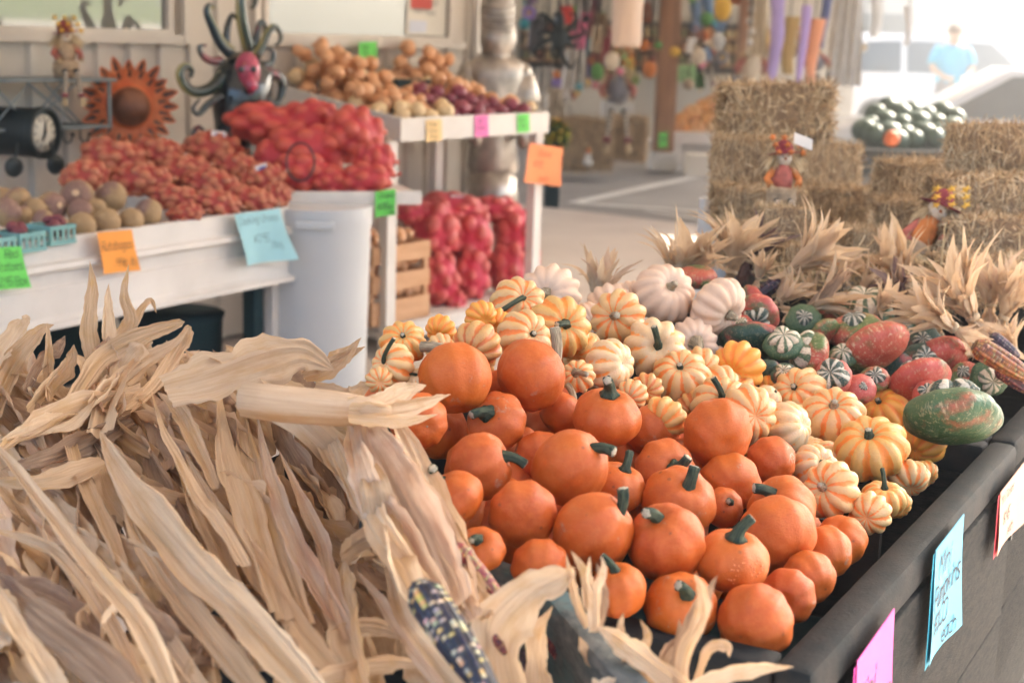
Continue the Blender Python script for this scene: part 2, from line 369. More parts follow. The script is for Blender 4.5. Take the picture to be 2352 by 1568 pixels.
def glyph_strokes(ch):
    cv = lambda q: {'a': -1, 'b': -2}.get(q, None) if q in 'ab' else int(q)
    return [[(cv(s[i]), cv(s[i + 1])) for i in range(0, len(s) - 1, 2)] for s in GL[ch].split()]
def sheet_pos(P, U, D, N, curl, u, v):
    return P + U * u + D * v + N * (0.002 + curl * (0.5 + 0.5 * cos(u * 4.5 + v * 1.7)) * (v ** 1.5) + curl * 0.5 * max(0, u - .7) * v)
def sign(name, label, P, U, D, mat, lines, curl=0.01, ink=None, cat='price sign', group=None, th=0.010, slant=.18, back=None):
    """paper sheet with top left corner P, edge vectors U (right) and D (down); lines = (text, u0, v_base, height) in sheet units"""
    N = U.cross(D).normalized()
    if N.dot(CO - P) < 0: N = -N
    root = thing(name, label, cat, P, group)
    m = MB(); nu, nv = 8, 10
    for w in (0, 1):
        m.add([sheet_pos(P, U, D, N, curl, i / nu, j / nv) - N * 0.0012 * w for j in range(nv + 1) for i in range(nu + 1)],
              [(j * (nu + 1) + i, j * (nu + 1) + i + 1, (j + 1) * (nu + 1) + i + 1, (j + 1) * (nu + 1) + i) for j in range(nv) for i in range(nu)])
    part('paper', m, mat, root)
    if back is not None:
        m = MB(); o = -N * .0 + U * -.04 + D * .03
        m.add([sheet_pos(P + o, U, D, N, curl * .3, i / nu, j / nv) - N * .0018 for j in range(nv + 1) for i in range(nu + 1)],
              [(j * (nu + 1) + i, j * (nu + 1) + i + 1, (j + 1) * (nu + 1) + i + 1, (j + 1) * (nu + 1) + i) for j in range(nv) for i in range(nu)])
        part('backing_paper', m, back, root)
    w = MB(); asp = D.length / U.length
    for text, u0, v0, h in lines:
        adv = sum(.45 if q == ' ' else .36 if q in 'il.1' else .85 if q in 'mM' else .66 for q in text) * h * asp; fx = min(1, (.95 - u0) / adv); a0 = asp; asp = asp * fx
        x = u0; rr = random.Random(hash(text) % 1000 if False else len(text) * 7 + int(v0 * 100)); i = 0
        while i < len(text):
            ch = text[i]
            if ch == ' ': x += h * .45 * asp; i += 1; continue
            if ch == '~': ch = 'c|'
            jy = rr.uniform(-.04, .04) * h
            for st in glyph_strokes(ch):
                pts = []
                for a, b in st:
                    vv = v0 - (b / 6) * h + jy; uu = x + (a / 6) * h * asp + slant * (b / 6) * h * asp
                    pts.append(sheet_pos(P, U, D, N, curl, uu, vv) + N * .0012)
                for p, q in zip(pts, pts[1:]):
                    d = (q - p)
                    if d.length < 1e-6: continue
                    s = N.cross(d).normalized() * (h * D.length * th * 5); e = d.normalized() * (h * D.length * th * 3)
                    w.add([p - s - e, q - s + e, q + s + e, p + s - e], [(0, 1, 2, 3)])
            x += h * asp * (.36 if ch in 'il.1' else (.85 if ch in 'mM' else .66)); i += 1
        asp = a0
    if w.v: part('writing', w, ink or M_INK, root, smooth=False)
    return root

# ------------------------------------------------------------------ gourds
def gourd_mb(nrib=0, depth=0.0, flat=.82, top=.18, bot=.10, seed=0, nu=50, nv=26, squash=0.0, pear=0.0, sharp=2.0):
    m = MB(); vs = []
    off = Vector((seed * 3.1, seed * 1.7, 5))
    for j in range(nv + 1):
        ph = -pi / 2 + pi * j / nv; c, s = max(0.0, cos(ph)), sin(ph)
        for i in range(nu):
            a = 2 * pi * i / nu
            q = 1.0
            if nrib: q -= depth * (1 - max(0.0, 0.5 + 0.5 * cos(nrib * a)) ** (1 / sharp)) * (max(0.0, min(1, c * 1.8)) ** .6)
            d = Vector((c * cos(a), c * sin(a), s)); nz = noise.noise(d * 1.1 + off) * .055 + noise.noise(d * 2.6 + off) * .018
            r = c * q * (1 + nz + squash * cos(2 * a)) * (1 + pear * s)
            z = s * flat * (1 + nz)
            rho = r
            if s > 0: z -= top * math.exp(-(rho / .30) ** 2) * flat * (1 if not nrib else 1)
            else: z += bot * math.exp(-(rho / .26) ** 2) * flat
            vs.append((r * cos(a), r * sin(a), z))
    fs = [(j * nu + i, j * nu + (i + 1) % nu, (j + 1) * nu + (i + 1) % nu, (j + 1) * nu + i) for j in range(nv) for i in range(nu)]
    return m.add(vs, fs)
def stem_mb(L=.5, r=.1, bend=(0.1, 0), base=2.0, tip=1.0, z0=.6, n=20, seed=0):
    rr = random.Random(seed); pts = []; rs = []; K = 9
    for i in range(K):
        t = i / (K - 1); pts.append(Vector((bend[0] * t * t * L * 2, bend[1] * t * t * L * 2, z0 + L * t * (1 - .25 * (abs(bend[0]) + abs(bend[1])) * t))))
        rs.append(r * (1 + (base - 1) * math.exp(-t * 6) + (tip - 1) * t * t))
    ph = rr.uniform(0, 6)
    m = MB(); m.tube(pts, rs, n, 0, True, lambda a: 1 + .22 * abs(cos(2.5 * a + ph)) - .1 + .05 * cos(3 * a))
    e = pts[-1]; d = (pts[-1] - pts[-2]).normalized(); m.tube([e - d * r * .1, e + d * r * .16], [r * tip * .95, r * tip * .8], n, 1, True, lambda a: 1 + .12 * cos(5 * a + ph))
    return m
def blossom_mb(z, r=.07):
    m = MB(); m.lathe([(r * .2, z - .06), (r * 1.25, z - .02), (r * 1.35, z + .015), (r, z + .03), (r * .7, z + .012), (r * .3, z - .01)], n=14); return m

ORM = [gourd_mb(9, .05, f, t + .06, .10, s, 54, 28, sharp=1.0).mesh('rind', M_ORANGE) for s, (f, t) in enumerate([(.93, .16), (.98, .12), (.87, .18), (1.02, .12), (.92, .14), (.80, .2)])]
CAM_ = []
for k, mt in enumerate(M_CARN):
    CAM_.append([gourd_mb(10, .145, f, .34, .22, 20 + s + 7 * k, 60, 26, sharp=1.5).mesh('rind', mt) for s, f in enumerate((.72, .82))])
WHM = [gourd_mb(13, .13, f, .36, .2, 60 + s, 78, 26, sharp=1.4).mesh('rind', M_WHITEP) for s, f in enumerate((.66, .74))]
STEMS = {'short': (stem_mb(.62, .12, (.34, .12), 2.1, 1.15, .70, seed=1), M_STEMG), 'thick': (stem_mb(.64, .135, (.26, .1), 2.1, 1.0, .70, seed=2), M_STEMG),
         'long': (stem_mb(.75, .085, (.35, .1), 2.0, 1.1, .5, seed=3), M_STEMG), 'pale': (stem_mb(.8, .085, (.2, -.1), 1.9, 1.4, .42, seed=4), M_STEMP),
         'curl': (stem_mb(.8, .075, (.75, .2), 2.0, 1.1, .45, seed=5), M_STEMG), 'stub': (stem_mb(.26, .11, (.1, 0), 1.5, .8, .5, seed=6), M_STEMP),
         'grey': (stem_mb(.68, .13, (.55, .1), 2.2, 1.1, .66, seed=7), M_STEMP), 'stubg': (stem_mb(.24, .10, (.05, 0), 1.6, .9, .48, seed=8), M_STEMG)}
STEMM = {k: m.mesh('stem', [mt, M_CUT]) for k, (m, mt) in STEMS.items()}
BLO = {z: blossom_mb(-z).mesh('blossom_end', M_STEMP) for z in (.84, .60)}

def plane_map(anch):
    """three (x, y, point) anchors -> function giving the view depth of the heap's surface at a pixel"""
    import numpy as np
    A = np.array([[x, y, 1] for x, y, _ in anch], float); b = np.array([1 / c for _, _, c in anch])
    s = np.linalg.lstsq(A, b, rcond=None)[0]
    return lambda x, y: 1 / max(.02, s[0] * x + s[1] * y + s[2])
def relax(items, it=160, gap=.93):
    """items: [x, y, rpx, depth]; push overlapping balls apart along their own lines of sight, the farther one deeper"""
    for _ in range(it):
        mv = 0
        P = [at_c(a[0], a[1], a[3]) for a in items]
        for i in range(len(items)):
            for j in range(i + 1, len(items)):
                a, b = items[i], items[j]
                ra, rb = a[2] * a[3] / FD, b[2] * b[3] / FD
                dx = (P[i] - P[j])
                if abs(dx.x) > .5 or abs(dx.y) > .6: continue
                ov = gap * (ra + rb) * a[4] - dx.length
                if ov > 0:
                    k = min(.006, ov * .5); mv += 1
                    if a[3] + a[5] > b[3] + b[5]: a[3] += k; b[3] -= k * .25
                    else: b[3] += k; a[3] -= k * .25
        if not mv: break
def axis_from(x, y, rpx, spec):
    """spec (sx, sy, s): where the stem base shows; s=1 on the near side, -1 beyond the edge on the far side"""
    sx, sy, s = spec; dx, dy = (sx - x) / rpx, (y - sy) / rpx; m = sqrt(dx * dx + dy * dy)
    if m > .97: dx, dy = dx / m * .97, dy / m * .97; m = .97
    r = ray(x, y).normalized(); right = (CR - r * CR.dot(r)).normalized(); up = right.cross(r).normalized()
    if up.dot(CU) < 0: up = -up
    return (right * dx + up * dy - r * sqrt(1 - m * m) * s).normalized()
def place_gourd(name, cat, group, label, x, y, w, h, c, rind, stem, spec, blossom=None, sub_name='stem'):
    rp = max(w, h) / 2; R = rp * c / FD
    root = thing(name, label, cat, at_c(x, y, c), group)
    if spec is None: ax = (Vector((rnd.uniform(-.5, .5), .8, rnd.uniform(.0, .5)))).normalized()
    elif spec[0] == 'b': ax = -axis_from(x, y, rp, (spec[1], spec[2], 1))
    else: ax = axis_from(x, y, rp, spec)
    q = ax.to_track_quat('Z', 'Y') @ Quaternion((0, 0, 1), rnd.uniform(0, 6.28))
    root.rotation_mode = 'QUATERNION'; root.rotation_quaternion = q; root.scale = (R, R, R)
    if cat == 'pumpkin' and name[0] == 'm': root.scale = (R * rnd.uniform(.97, 1.05), R * rnd.uniform(.97, 1.05), R * rnd.uniform(.94, 1.04))
    linko('rind', rind, root)
    if stem: linko('stem', STEMM[stem], root)
    if blossom: linko('blossom_end', BLO[blossom], root)
    return root
# ------------------------------------------------------------------ ground, canopy
M_SLAB = mat_plain_noise('concrete_slab', (0.52, 0.44, 0.38), (0.62, 0.54, 0.47), 1.4, .7, .12, .002)
M_ASPH = mat_plain_noise('worn_asphalt', (0.24, 0.22, 0.205), (0.34, 0.32, 0.30), .8, .85, .3, .003)
M_LAND = mat_plain_noise('sunlit_land', (0.22, 0.20, 0.14), (0.30, 0.27, 0.20), .12, .95, .2, .01)
M_ROOF = mat_plain_noise('canopy_underside', (0.55, 0.50, 0.44), (0.62, 0.57, 0.50), .8, .7, .05)
g = MB(); g.quad((-130, -110, -.13), (130, -110, -.13), (130, 190, -.13), (-130, 190, -.13)); struct('ground', g, M_LAND)
g = MB(); g.quad((-14, -9, -.12), (26, -9, -.12), (26, 30, -.12), (-14, 30, -.12)); struct('asphalt', g, M_ASPH)
s0, s1 = at_z(1220, 485, -.1), at_z(1630, 535, -.1); sd_ = (s1 - s0).normalized(); a_, b_ = s0 - sd_ * 6, s0 + sd_ * 12
g = MB(); pr = sd_.cross(Z)
if pr.y > 0: pr = -pr
g.box((a_ + b_) / 2 + pr * 6 - Z * .01, ((b_ - a_).length, 12, .13), sd_, None, Z, 0, .01); struct('floor_slab', g, M_SLAB)
M_LINE = mat_plain_noise('road_paint', (0.66, 0.64, 0.60), (0.8, 0.78, 0.74), 5, .6, .1)
g = MB()
def gl(p, q, w1, w2):
    w1, w2 = w1 * 1.5, w2 * 1.5
    P, Q = at_z(*p, -.115), at_z(*q, -.115); s = (Q - P).cross(Z).normalized(); g.quad(P - s * w1, Q - s * w2, Q + s * w2, P + s * w1)
gl((1318, 466), (1632, 398), .05, .05); gl((1330, 466.5), (1632, 487), .045, .05); gl((1480, 482), (1632, 507), .02, .05); gl((1632, 487), (1800, 499), .05, .05); gl((1632, 398), (1800, 362), .05, .05)
struct('painted_lines', g, M_LINE)
_u, _v = azv(29), azv(-61)
_c0 = at_z(1805, 1490, .75)
t = NT('canopy_fabric'); t.fin((.70, .62, .52), .8, .2); tr = t.n('ShaderNodeBsdfTranslucent'); tr.inputs[0].default_value = (.72, .62, .50, 1); mx = t.n('ShaderNodeMixShader'); mx.inputs[0].default_value = .08  # slight translucency added so warm daylight brightens the stalls below
t.l(t.b.outputs[0], mx.inputs[1]); t.l(tr.outputs[0], mx.inputs[2]); t.l(mx.outputs[0], t.out.inputs[0]); M_ROOF = t.mat
rc = Vector((_c0.x, _c0.y, 0))
rf = thing('canopy', 'pale canopy roof over the market stalls, unseen overhead', 'canopy', rc)
w = MB(); q = [rc + _v * (2.6 + b) + _u * (3.6 + a) + Z * 3.0 for a, b in ((-5.2, -3.6), (6.5, -3.6), (6.5, 3.6), (-5.2, 3.6))]; w.quad(*q); part('roof_panel', w, M_ROOF, rf, False)  # unseen roof panel, its edges set to keep sun off the bins
w = MB(); w.box(rc + _v * (2.6 - 3.63) + _u * 3.6 + Z * 2.93, (13.0, .05, .3), _u); part('fascia_board', w, M_WHITE, rf, False)
for k in (-2.8, 10.0):
    w = MB(); w.box(rc - _v * .9 + _u * k + Z * 1.41, (.15, .15, 3.06), _u); part('post', w, M_POST, rf, False)
# ------------------------------------------------------------------ the near bins
U_, V_ = azv(29), azv(29 - 90)                     # U_ runs away along the bins, V_ across them to the left
NR = -V_                                           # the bins' outer face looks this way
RIM = 0.75
C0 = at_z(1805, 1490, RIM); C1 = at_z(2258, 1018, RIM)
L1 = (C1 - C0).dot(U_)
BW = .95                                           # bin width
def bin_at(o, L, label, near_label=None):
    """o: inner near right rim corner (z = RIM). walls, rim boards, floor, all in one thing"""
    root = thing('display_bin', label, 'bin', Vector((o.x, o.y, 0)), 'dark painted display bins')
    T = .050; D = .42
    rim = MB()
    mid = o + U_ * (L / 2)
    # rim boards (rounded), butted end to end
    rim.box(mid + NR * (T / 2) - Z * .03, (L + 2 * T, T, .06), U_, None, Z, 0, .012)
    rim.box(mid + V_ * (BW + T / 2) - Z * .03, (L + 2 * T, T, .06), U_, None, Z, 0, .012)
    rim.box(o + V_ * (BW / 2) - U_ * (T / 2) - Z * .031, (BW - .002, T, .058), V_, None, Z, 0, .008)
    rim.box(o + U_ * (L + T / 2) + V_ * (BW / 2) - Z * .031, (BW - .002, T, .058), V_, None, Z, 0, .008)
    part('rim', rim, M_BIN, root, auto=40)
    for k, (c, e, ax) in enumerate([(mid + NR * (T / 2 + .004), (L + 2 * T - .006, T - .006), U_), (mid + V_ * (BW + T / 2), (L + 2 * T - .01, T - .01), U_),
                     (o + V_ * (BW / 2) - U_ * (T / 2), (BW - .004, T - .008), V_), (o + U_ * (L + T / 2) + V_ * (BW / 2), (BW - .004, T - .008), V_)]):
        w = MB(); [(w := MB()).box(c - Z * zz, (e[0], e[1], hz), ax, None, Z, 0, .003) and part('side_board', w, M_BINF, root, auto=40) for zz, hz in ((.195, .265), (.463, .265), (.645, .09))]
    fl = MB(); fl.box(mid + V_ * (BW / 2) - Z * .40, (L - .004, BW - .004, .02), U_, None, Z); part('bin_floor', fl, M_TEAL_SHADE, root, False)
    lg = [(0, 0), (L, 0), (0, BW), (L, BW)]
    for a, b in lg:
        w = MB(); w.box(o + U_ * a + V_ * b + Vector((0, 0, -RIM + .03)), (.07, .07, .06), U_); part('foot', w, M_BINF, root, False)
    return root
bin1 = bin_at(C0, L1 - .015, 'dark grey painted bin holding the orange mini pumpkins and the striped squash')
C2 = C1 + U_ * .10 + V_ * .0
bin2 = bin_at(C2, 1.75, 'farther dark grey bin holding turban squash and ornamental corn, beyond the striped squash')
# divider between orange pumpkins and striped squash
dA = at_z(2029, 1216, RIM - .035)
dv = MB(); dv.box(dA + V_ * (BW / 2) - Z * .06, (BW - .006, .014, .12), V_); solo('divider_board', dv, M_BIN, 'thin dark board between the orange pumpkins and the striped squash', 'divider', dA, smooth=False)
hg = MB()
hc = C1 + NR * .058 + U_ * .03 - Z * .12
hg.box(hc, (.012, .006, .12), U_); hg.ball(hc + NR * .006 + Z * .03, .006); hg.ball(hc + NR * .006 - Z * .03, .006)
solo('hinge_plate', hg, M_METAL, 'narrow black metal plate screwed over the joint between the two dark bins', 'hinge', hc)

# fillers that show through the gaps of a heap
FILLED = {}
def fill(name, cat, group, label, pm, poly_pts, n, rpx, meshes, stem=None, sub=.11, seed=3):
    r = random.Random(seed)
    for k in range(n):
        a, b, c = r.sample(poly_pts, 3); s, t = r.random(), r.random()
        if s + t > 1: s, t = 1 - s, 1 - t
        x = a[0] + (b[0] - a[0]) * s + (c[0] - a[0]) * t; y = a[1] + (b[1] - a[1]) * s + (c[1] - a[1]) * t
        _o = place_gourd(name, cat, group, label, x, y, rpx * 2, rpx * 2, pm(x, y) + sub, r.choice(meshes), stem, (x + r.uniform(-40, 40), y - r.uniform(0, 50), 1)); FILLED.setdefault(label, []).append((x, _o))
    for i, (_, o) in enumerate(sorted(FILLED[label], key=lambda e: e[0])): o['label'] = '%s, %s from the left of those' % (label, ORD[i])

# ---- orange mini pumpkins: x, y, w, h, stem, (where the stem base shows), depth order, label
OR = [
 (1045,868,160,162,'grey',(1030,792,-1),-.06,'orange pumpkin topping the pile at left with a brown scar'),
 (1220,861,160,162,'grey',(1290,818,-1),-.08,'second topmost orange pumpkin, grazed skin, grey stem to its right'),
 (960,967,137,137,None,('b',983,980),0,'orange pumpkin at the left edge of the pile showing a round pale blossom mark'),
 (1140,968,140,112,'thick',(1108,940,1),.03,'orange pumpkin under the two topmost ones, dark stem pointing up left'),
 (1395,958,150,160,'thick',(1402,884,1),-.06,'large orange pumpkin near the top with a thick grey stem standing straight up'),
 (1290,948,95,100,'grey',(1330,905,-1),.07,'shaded orange pumpkin tucked behind the upright one with the thick stem'),
 (1497,988,96,122,None,None,.05,'orange pumpkin right of the tall upright one, no stem showing'),
 (1310,1073,168,165,'short',(1370,1022,1),-.06,'big speckled orange pumpkin mid pile, stem at its upper right'),
 (1105,1070,155,150,'short',(1176,1042,1),0,'orange pumpkin below the topmost left one, dark stem on its right side'),
 (1240,1045,95,115,None,None,.07,'half hidden orange pumpkin squeezed behind the middle ones'),
 (1035,1148,130,150,'short',(992,1088,1),0,'orange pumpkin beside the corn husks with a frayed dark stem at its upper left'),
 (1200,1180,157,152,None,None,-.01,'plain round orange pumpkin with no stem showing, lower left of the pile'),
 (1420,1118,128,125,'short',(1443,1062,1),.04,'orange pumpkin with a dark curved stem, right of the speckled middle one'),
 (1530,1082,145,105,'thick',(1562,1075,1),.03,'orange pumpkin with a pale cut stem leaning right, centre of the pile'),
 (1578,1062,90,115,None,None,.08,'small orange pumpkin wedged behind the centre ones'),
 (1650,993,152,138,None,None,-.07,'round orange pumpkin resting against the striped squash, scuffed at its upper right'),
 (1770,1060,115,98,None,None,.05,'orange pumpkin below the striped squash near the divider board'),
 (1678,1108,135,108,None,None,.04,'orange pumpkin behind the long grey stem at right of the pile'),
 (1796,1172,158,150,'thick',(1768,1122,1),-.02,'large orange pumpkin with the longest grey brown stem, right of the pile'),
 (1558,1155,168,132,'thick',(1586,1108,1),.02,'orange pumpkin below the centre with a stubby ridged stem'),
 (1363,1220,178,160,'short',(1436,1168,1),-.04,'wide orange pumpkin in the lower middle, small grey stem at its upper right'),
 (1530,1247,180,166,'thick',(1507,1178,1),-.06,'large orange pumpkin with a tall pale tipped stem, lower middle of the pile'),
 (1680,1286,168,166,'thick',(1697,1214,1),-.07,'warty orange pumpkin with white bumps low on its right side'),
 (1785,1227,148,180,None,None,-.03,'tall orange pumpkin with a grey scar, right of the warty one'),
 (1662,1165,90,90,'thick',(1680,1150,1),.06,'mostly hidden orange pumpkin, its dark lumpy stem showing above the warty one'),
 (1897,1268,112,118,None,None,.02,'orange pumpkin at the right rim just below the ribbed amber one'),
 (1932,1242,118,104,'stub',(1922,1202,1),.0,'small amber ribbed pumpkin at the right rim with a thin pale stem'),
 (1858,1325,122,108,None,None,0,'orange pumpkin against the right rim with two brown spots'),
 (1808,1370,128,114,'stub',(1795,1385,1),0,'orange pumpkin near the bottom right corner with its dry stem facing out'),
 (1735,1427,180,118,None,None,-.03,'lowest orange pumpkin, in the near right corner of the bin'),
 (1420,1355,128,122,'short',(1412,1300,1),0,'orange pumpkin at the near edge behind the dry husk tips, upright green stem'),
 (1563,1396,168,100,'thick',(1582,1356,1),.02,'orange pumpkin low at the near rim, dark stem, dry curl on it'),
 (1103,1262,112,85,'short',(1092,1228,1),.02,'small orange pumpkin low at left beside the weathered crate, star shaped stem end'),
 (1240,1298,128,100,None,None,.02,'orange pumpkin half hidden behind the weathered crate corner'),
 (1150,893,80,90,None,None,.09,'shaded orange pumpkin between the two topmost ones'),
 (900,1062,130,130,None,None,.08,'orange pumpkin mostly hidden behind the corn husks at left'),
 (890,925,110,80,None,None,.12,'orange pumpkin at the far left of the pile under the husk tips'),
 (1480,1180,90,80,None,None,.12,'deep orange pumpkin in the gap above the tall pale tipped stem'),
 (1620,1345,80,80,None,None,.10,'orange pumpkin deep below the warty one'),
 (1200,1020,70,80,None,None,.12,'orange pumpkin deep in the shaded gap left of the speckled middle one'),
]
ca = cdep(at_z(1735, 1427, RIM + .0)); cb = cdep(at_z(1935, 1242, RIM + .01))
pmO = plane_map([(1735, 1427, ca), (1935, 1242, cb), (1130, 900, cb * 1.04)])
its = []
for (x, y, w, h, st, sp, dz, lb) in OR: its.append([x, y, max(w, h) / 2 * 1.0, pmO(x, y) + dz, 1.0, 0])
relax(its, 120, .84)
for (x, y, w, h, st, sp, dz, lb), a in zip(OR, its):
    place_gourd('mini_pumpkin', 'pumpkin', 'orange mini pumpkins in the near bin', lb, x, y, w * 1.03, h * 1.03, a[3], rnd.choice(ORM), st, sp, .84 if sp and sp[0] == 'b' else None)
fill('mini_pumpkin', 'pumpkin', 'orange mini pumpkins hidden in the pile', 'orange pumpkin half hidden in a gap of the pile', pmO,
     [(960, 1000), (1100, 900), (1450, 950), (1700, 1050), (1850, 1250), (1700, 1380), (1500, 1300), (1150, 1200), (1300, 1100), (1000, 1200), (1150, 1250)], 34, 70, ORM, None, .19)
# warts on the warty pumpkin
_w = [o for o in COL.objects if o.get('label', '').startswith('warty orange')][0]
wm = MB(); wr = random.Random(5)
_R = _w.scale[0]; _q = _w.rotation_quaternion.inverted()
for k in range(130):
    px = 1680 + wr.gauss(38, 26); py = 1286 + wr.gauss(38, 24)
    d = axis_from(1680, 1286, 84, (px, py, 1)); wm.ball(_q @ d * (.975 if True else 1) , wr.uniform(.010, .026), n=7, m=5)
linko('wart', wm.mesh('wart', paint((0.80, 0.30, 0.12), .6)), _w)['kind'] = 'stuff'

# ---- carnival squash
CA = [
 (1190,699,124,96,'curl',(1212,672,1),0,0,'striped squash with a curved green stem beside the leftmost pale pumpkin'),
 (1285,752,142,112,'long',(1312,738,1),-.03,1,'golden striped squash with a long dark green stem pointing right'),
 (1420,730,128,124,'pale',(1398,722,1),-.05,0,'topmost cream squash with bold stripes and a long tan stem leaning left'),
 (1203,775,124,80,'stubg',(1238,762,1),0,0,'cream and orange squash behind the second topmost orange pumpkin, tiny stem button'),
 (1505,800,138,124,'long',(1516,790,1),-.05,2,'pale cream scalloped squash with a tall upright green stem'),
 (1400,838,116,98,None,('b',1446,832),0,2,'cream squash with thin orange stripes lying on its side, dark blossom end facing right'),
 (1563,868,132,104,'stubg',(1562,826,1),-.03,0,'cream squash with wide reddish stripes and a square cut stem on top'),
 (1607,842,90,84,None,None,.05,0,'pale striped squash half hidden behind the reddish striped one with the square stem'),
 (1697,842,118,96,None,None,0,3,'amber yellow ribbed squash next to the wart speckled turban squash'),
 (1650,888,100,80,None,None,.06,0,'orange and cream squash peeking out behind the tall curved grey stem'),
 (1655,928,130,100,'long',(1663,900,1),-.02,0,'cream striped squash with a tall curved grey stem, centre of the striped pile'),
 (1716,950,132,126,None,('b',1745,957),-.05,0,'striped squash turned to show its starburst of stripes around a round blossom end'),
 (1810,980,112,116,None,(1760,990,-1),-.01,2,'pale cream squash on edge, almost no stripes, right of the starburst one'),
 (1915,955,140,118,'stub',(1916,908,1),-.04,0,'upright squash with reddish stripes, mottled cream ribs and a pale stem in its hollow'),
 (2028,945,112,82,'stubg',(2012,905,1),.03,3,'plain amber ribbed squash below the red turban squash'),
 (1837,906,126,82,'stubg',(1815,878,1),.04,0,'cream and amber squash behind the upright reddish striped one'),
 (1780,890,70,60,None,None,.07,3,'small amber squash deep between the striped ones and the turbans'),
 (1768,912,60,52,'stubg',(1790,890,1),.07,2,'small pale squash with a dark stem stub, left of the upright reddish striped one'),
 (2001,1030,164,128,'stubg',(1992,972,1),-.06,1,'largest golden striped squash, upright, near the right rim'),
 (2120,1015,104,92,None,('b',2092,1046),0,3,'yellow cream squash in the far right corner of the bin by the green turban'),
 (1872,1072,104,80,'curl',(1900,1052,1),.04,2,'pale yellow squash with a tall hooked grey stem'),
 (1908,1124,132,136,'stub',(1874,1114,1),-.04,0,'striped squash lying on its side with a stubby pale stem pointing left'),
 (1998,1178,98,88,None,None,-.02,0,'lowest striped squash at the divider board, blotched and scarred'),
 (2030,1145,100,96,'long',(2034,1100,1),0,1,'golden squash with a short black stem, just above the lowest scarred one'),
 (2085,1098,96,88,None,None,.03,0,'cream squash with thin stripes against the right rim'),
 (2122,1088,66,66,None,None,.05,1,'small golden squash tucked at the right rim below the yellow cream one'),
 (2062,1160,60,70,None,None,.05,1,'small ribbed amber squash against the right rim near the lowest ones'),
 (902,838,100,80,'curl',(866,826,1),.10,0,'small cream and orange squash at the far left with a thin stem pointing left'),
 (927,788,104,74,'stubg',(925,760,1),.10,1,'striped golden squash at the far left back of the pile'),
 (1013,757,70,66,None,None,.04,3,'yellow squash at the back left between the golden and the brown mottled ones'),
 (1095,793,112,96,None,(1120,770,-1),0,4,'brown orange mottled squash at the back left'),
 (1104,727,74,66,None,None,.03,3,'amber squash behind the brown mottled one'),
 (1328,864,76,78,'grey',(1322,852,1),.03,0,'small cream squash with a grey stem, right behind the topmost orange pumpkin'),
 (962,872,62,62,'curl',(950,850,1),.12,2,'small pale squash by the husk tips, dark thick stem'),
 (1525,962,104,92,None,None,.03,1,'shaded golden squash just behind the orange pumpkins in the middle'),
 (1588,935,72,66,None,None,.07,4,'small brown mottled squash in a gap in the middle of the striped pile'),
 (1485,893,74,66,None,None,.07,4,'brown speckled squash in the gap below the pale cream scalloped one'),
 (1010,798,66,60,None,None,.04,0,'small striped squash behind the stem of the top left orange pumpkin'),
 (1335,802,84,76,None,None,.07,1,'dim striped squash in the gap between the topmost cream ones'),
 (870,872,60,66,None,None,.14,0,'striped squash at the very left behind the husk tips'),
 (1140,742,70,60,None,None,.06,3,'yellow squash below the far left top striped one'),
 (1452,905,70,70,None,None,.06,0,'reddish striped squash behind the tall upright orange pumpkin'),
 (1722,1000,60,60,None,None,.08,2,'pale squash mostly hidden behind the orange pumpkin by the starburst one'),
]
cc = cdep(at_z(2000, 1170, RIM + .02)); cd = cdep(at_z(2120, 1015, RIM + .0))
pmC = plane_map([(2000, 1170, cc), (2120, 1020, cd), (1200, 720, cc * 1.13)])
its = [[x, y, max(w, h) / 2 * .97, pmC(x, y) + dz, 1.0, 0] for (x, y, w, h, st, sp, dz, mt, lb) in CA]
relax(its, 120, .86)
for (x, y, w, h, st, sp, dz, mt, lb), a in zip(CA, its):
    place_gourd('striped_squash', 'squash', 'striped squash in the near bin', lb, x, y, w * 1.08, h, a[3], rnd.choice(CAM_[mt]), st, sp, .60 if sp and sp[0] == 'b' else None)
allc = [q for l in CAM_ for q in l]
fill('striped_squash', 'squash', 'striped squash hidden in the pile', 'striped squash half hidden in a gap of the pile', pmC,
     [(930, 840), (1150, 760), (1400, 780), (1600, 880), (1800, 950), (1950, 1100), (2050, 1050), (1880, 1100), (1500, 930)], 22, 56, allc, None, .17)

# ---- pale white pumpkins
WP = [
 (1260,682,158,128,'stub',(1246,664,1),0,'pale pinkish white pumpkin at the far left, a grey bruise on its side'),
 (1525,676,154,142,'stub',(1556,642,1),-.04,'large pale ribbed pumpkin in the centre, short stem at its upper right'),
 (1648,706,134,150,'stub',(1702,742,1),-.06,'pale ribbed pumpkin standing on edge, stem pointing down right'),
 (1590,790,124,84,'grey',(1604,788,1),.04,'pale lilac pumpkin half buried behind the squash with the tall green stem'),
 (1400,705,120,90,None,None,.06,'pale pumpkin hidden behind the topmost striped squash'),
 (1345,735,90,90,None,None,.08,'pale pumpkin deep behind the long tan stem'),
 (1450,680,80,70,None,None,.07,'pale pumpkin peeking out left of the large ribbed one'),
 (1655,835,90,60,None,None,.09,'pale pumpkin low behind the amber yellow squash'),
]
cw = pmC(1500, 780) * 1.06
pmW = plane_map([(1260, 682, cw * 1.0), (1650, 706, cw * 1.05), (1590, 790, cw * 1.0)])
its = [[x, y, max(w, h) / 2 * .97, pmW(x, y) + dz, 1.0, 0] for (x, y, w, h, st, sp, dz, lb) in WP]
relax(its, 60, .86)
for (x, y, w, h, st, sp, dz, lb), a in zip(WP, its):
    place_gourd('white_pumpkin', 'pumpkin', 'pale white pumpkins behind the striped squash', lb, x, y, w, h, a[3], rnd.choice(WHM), st, sp)

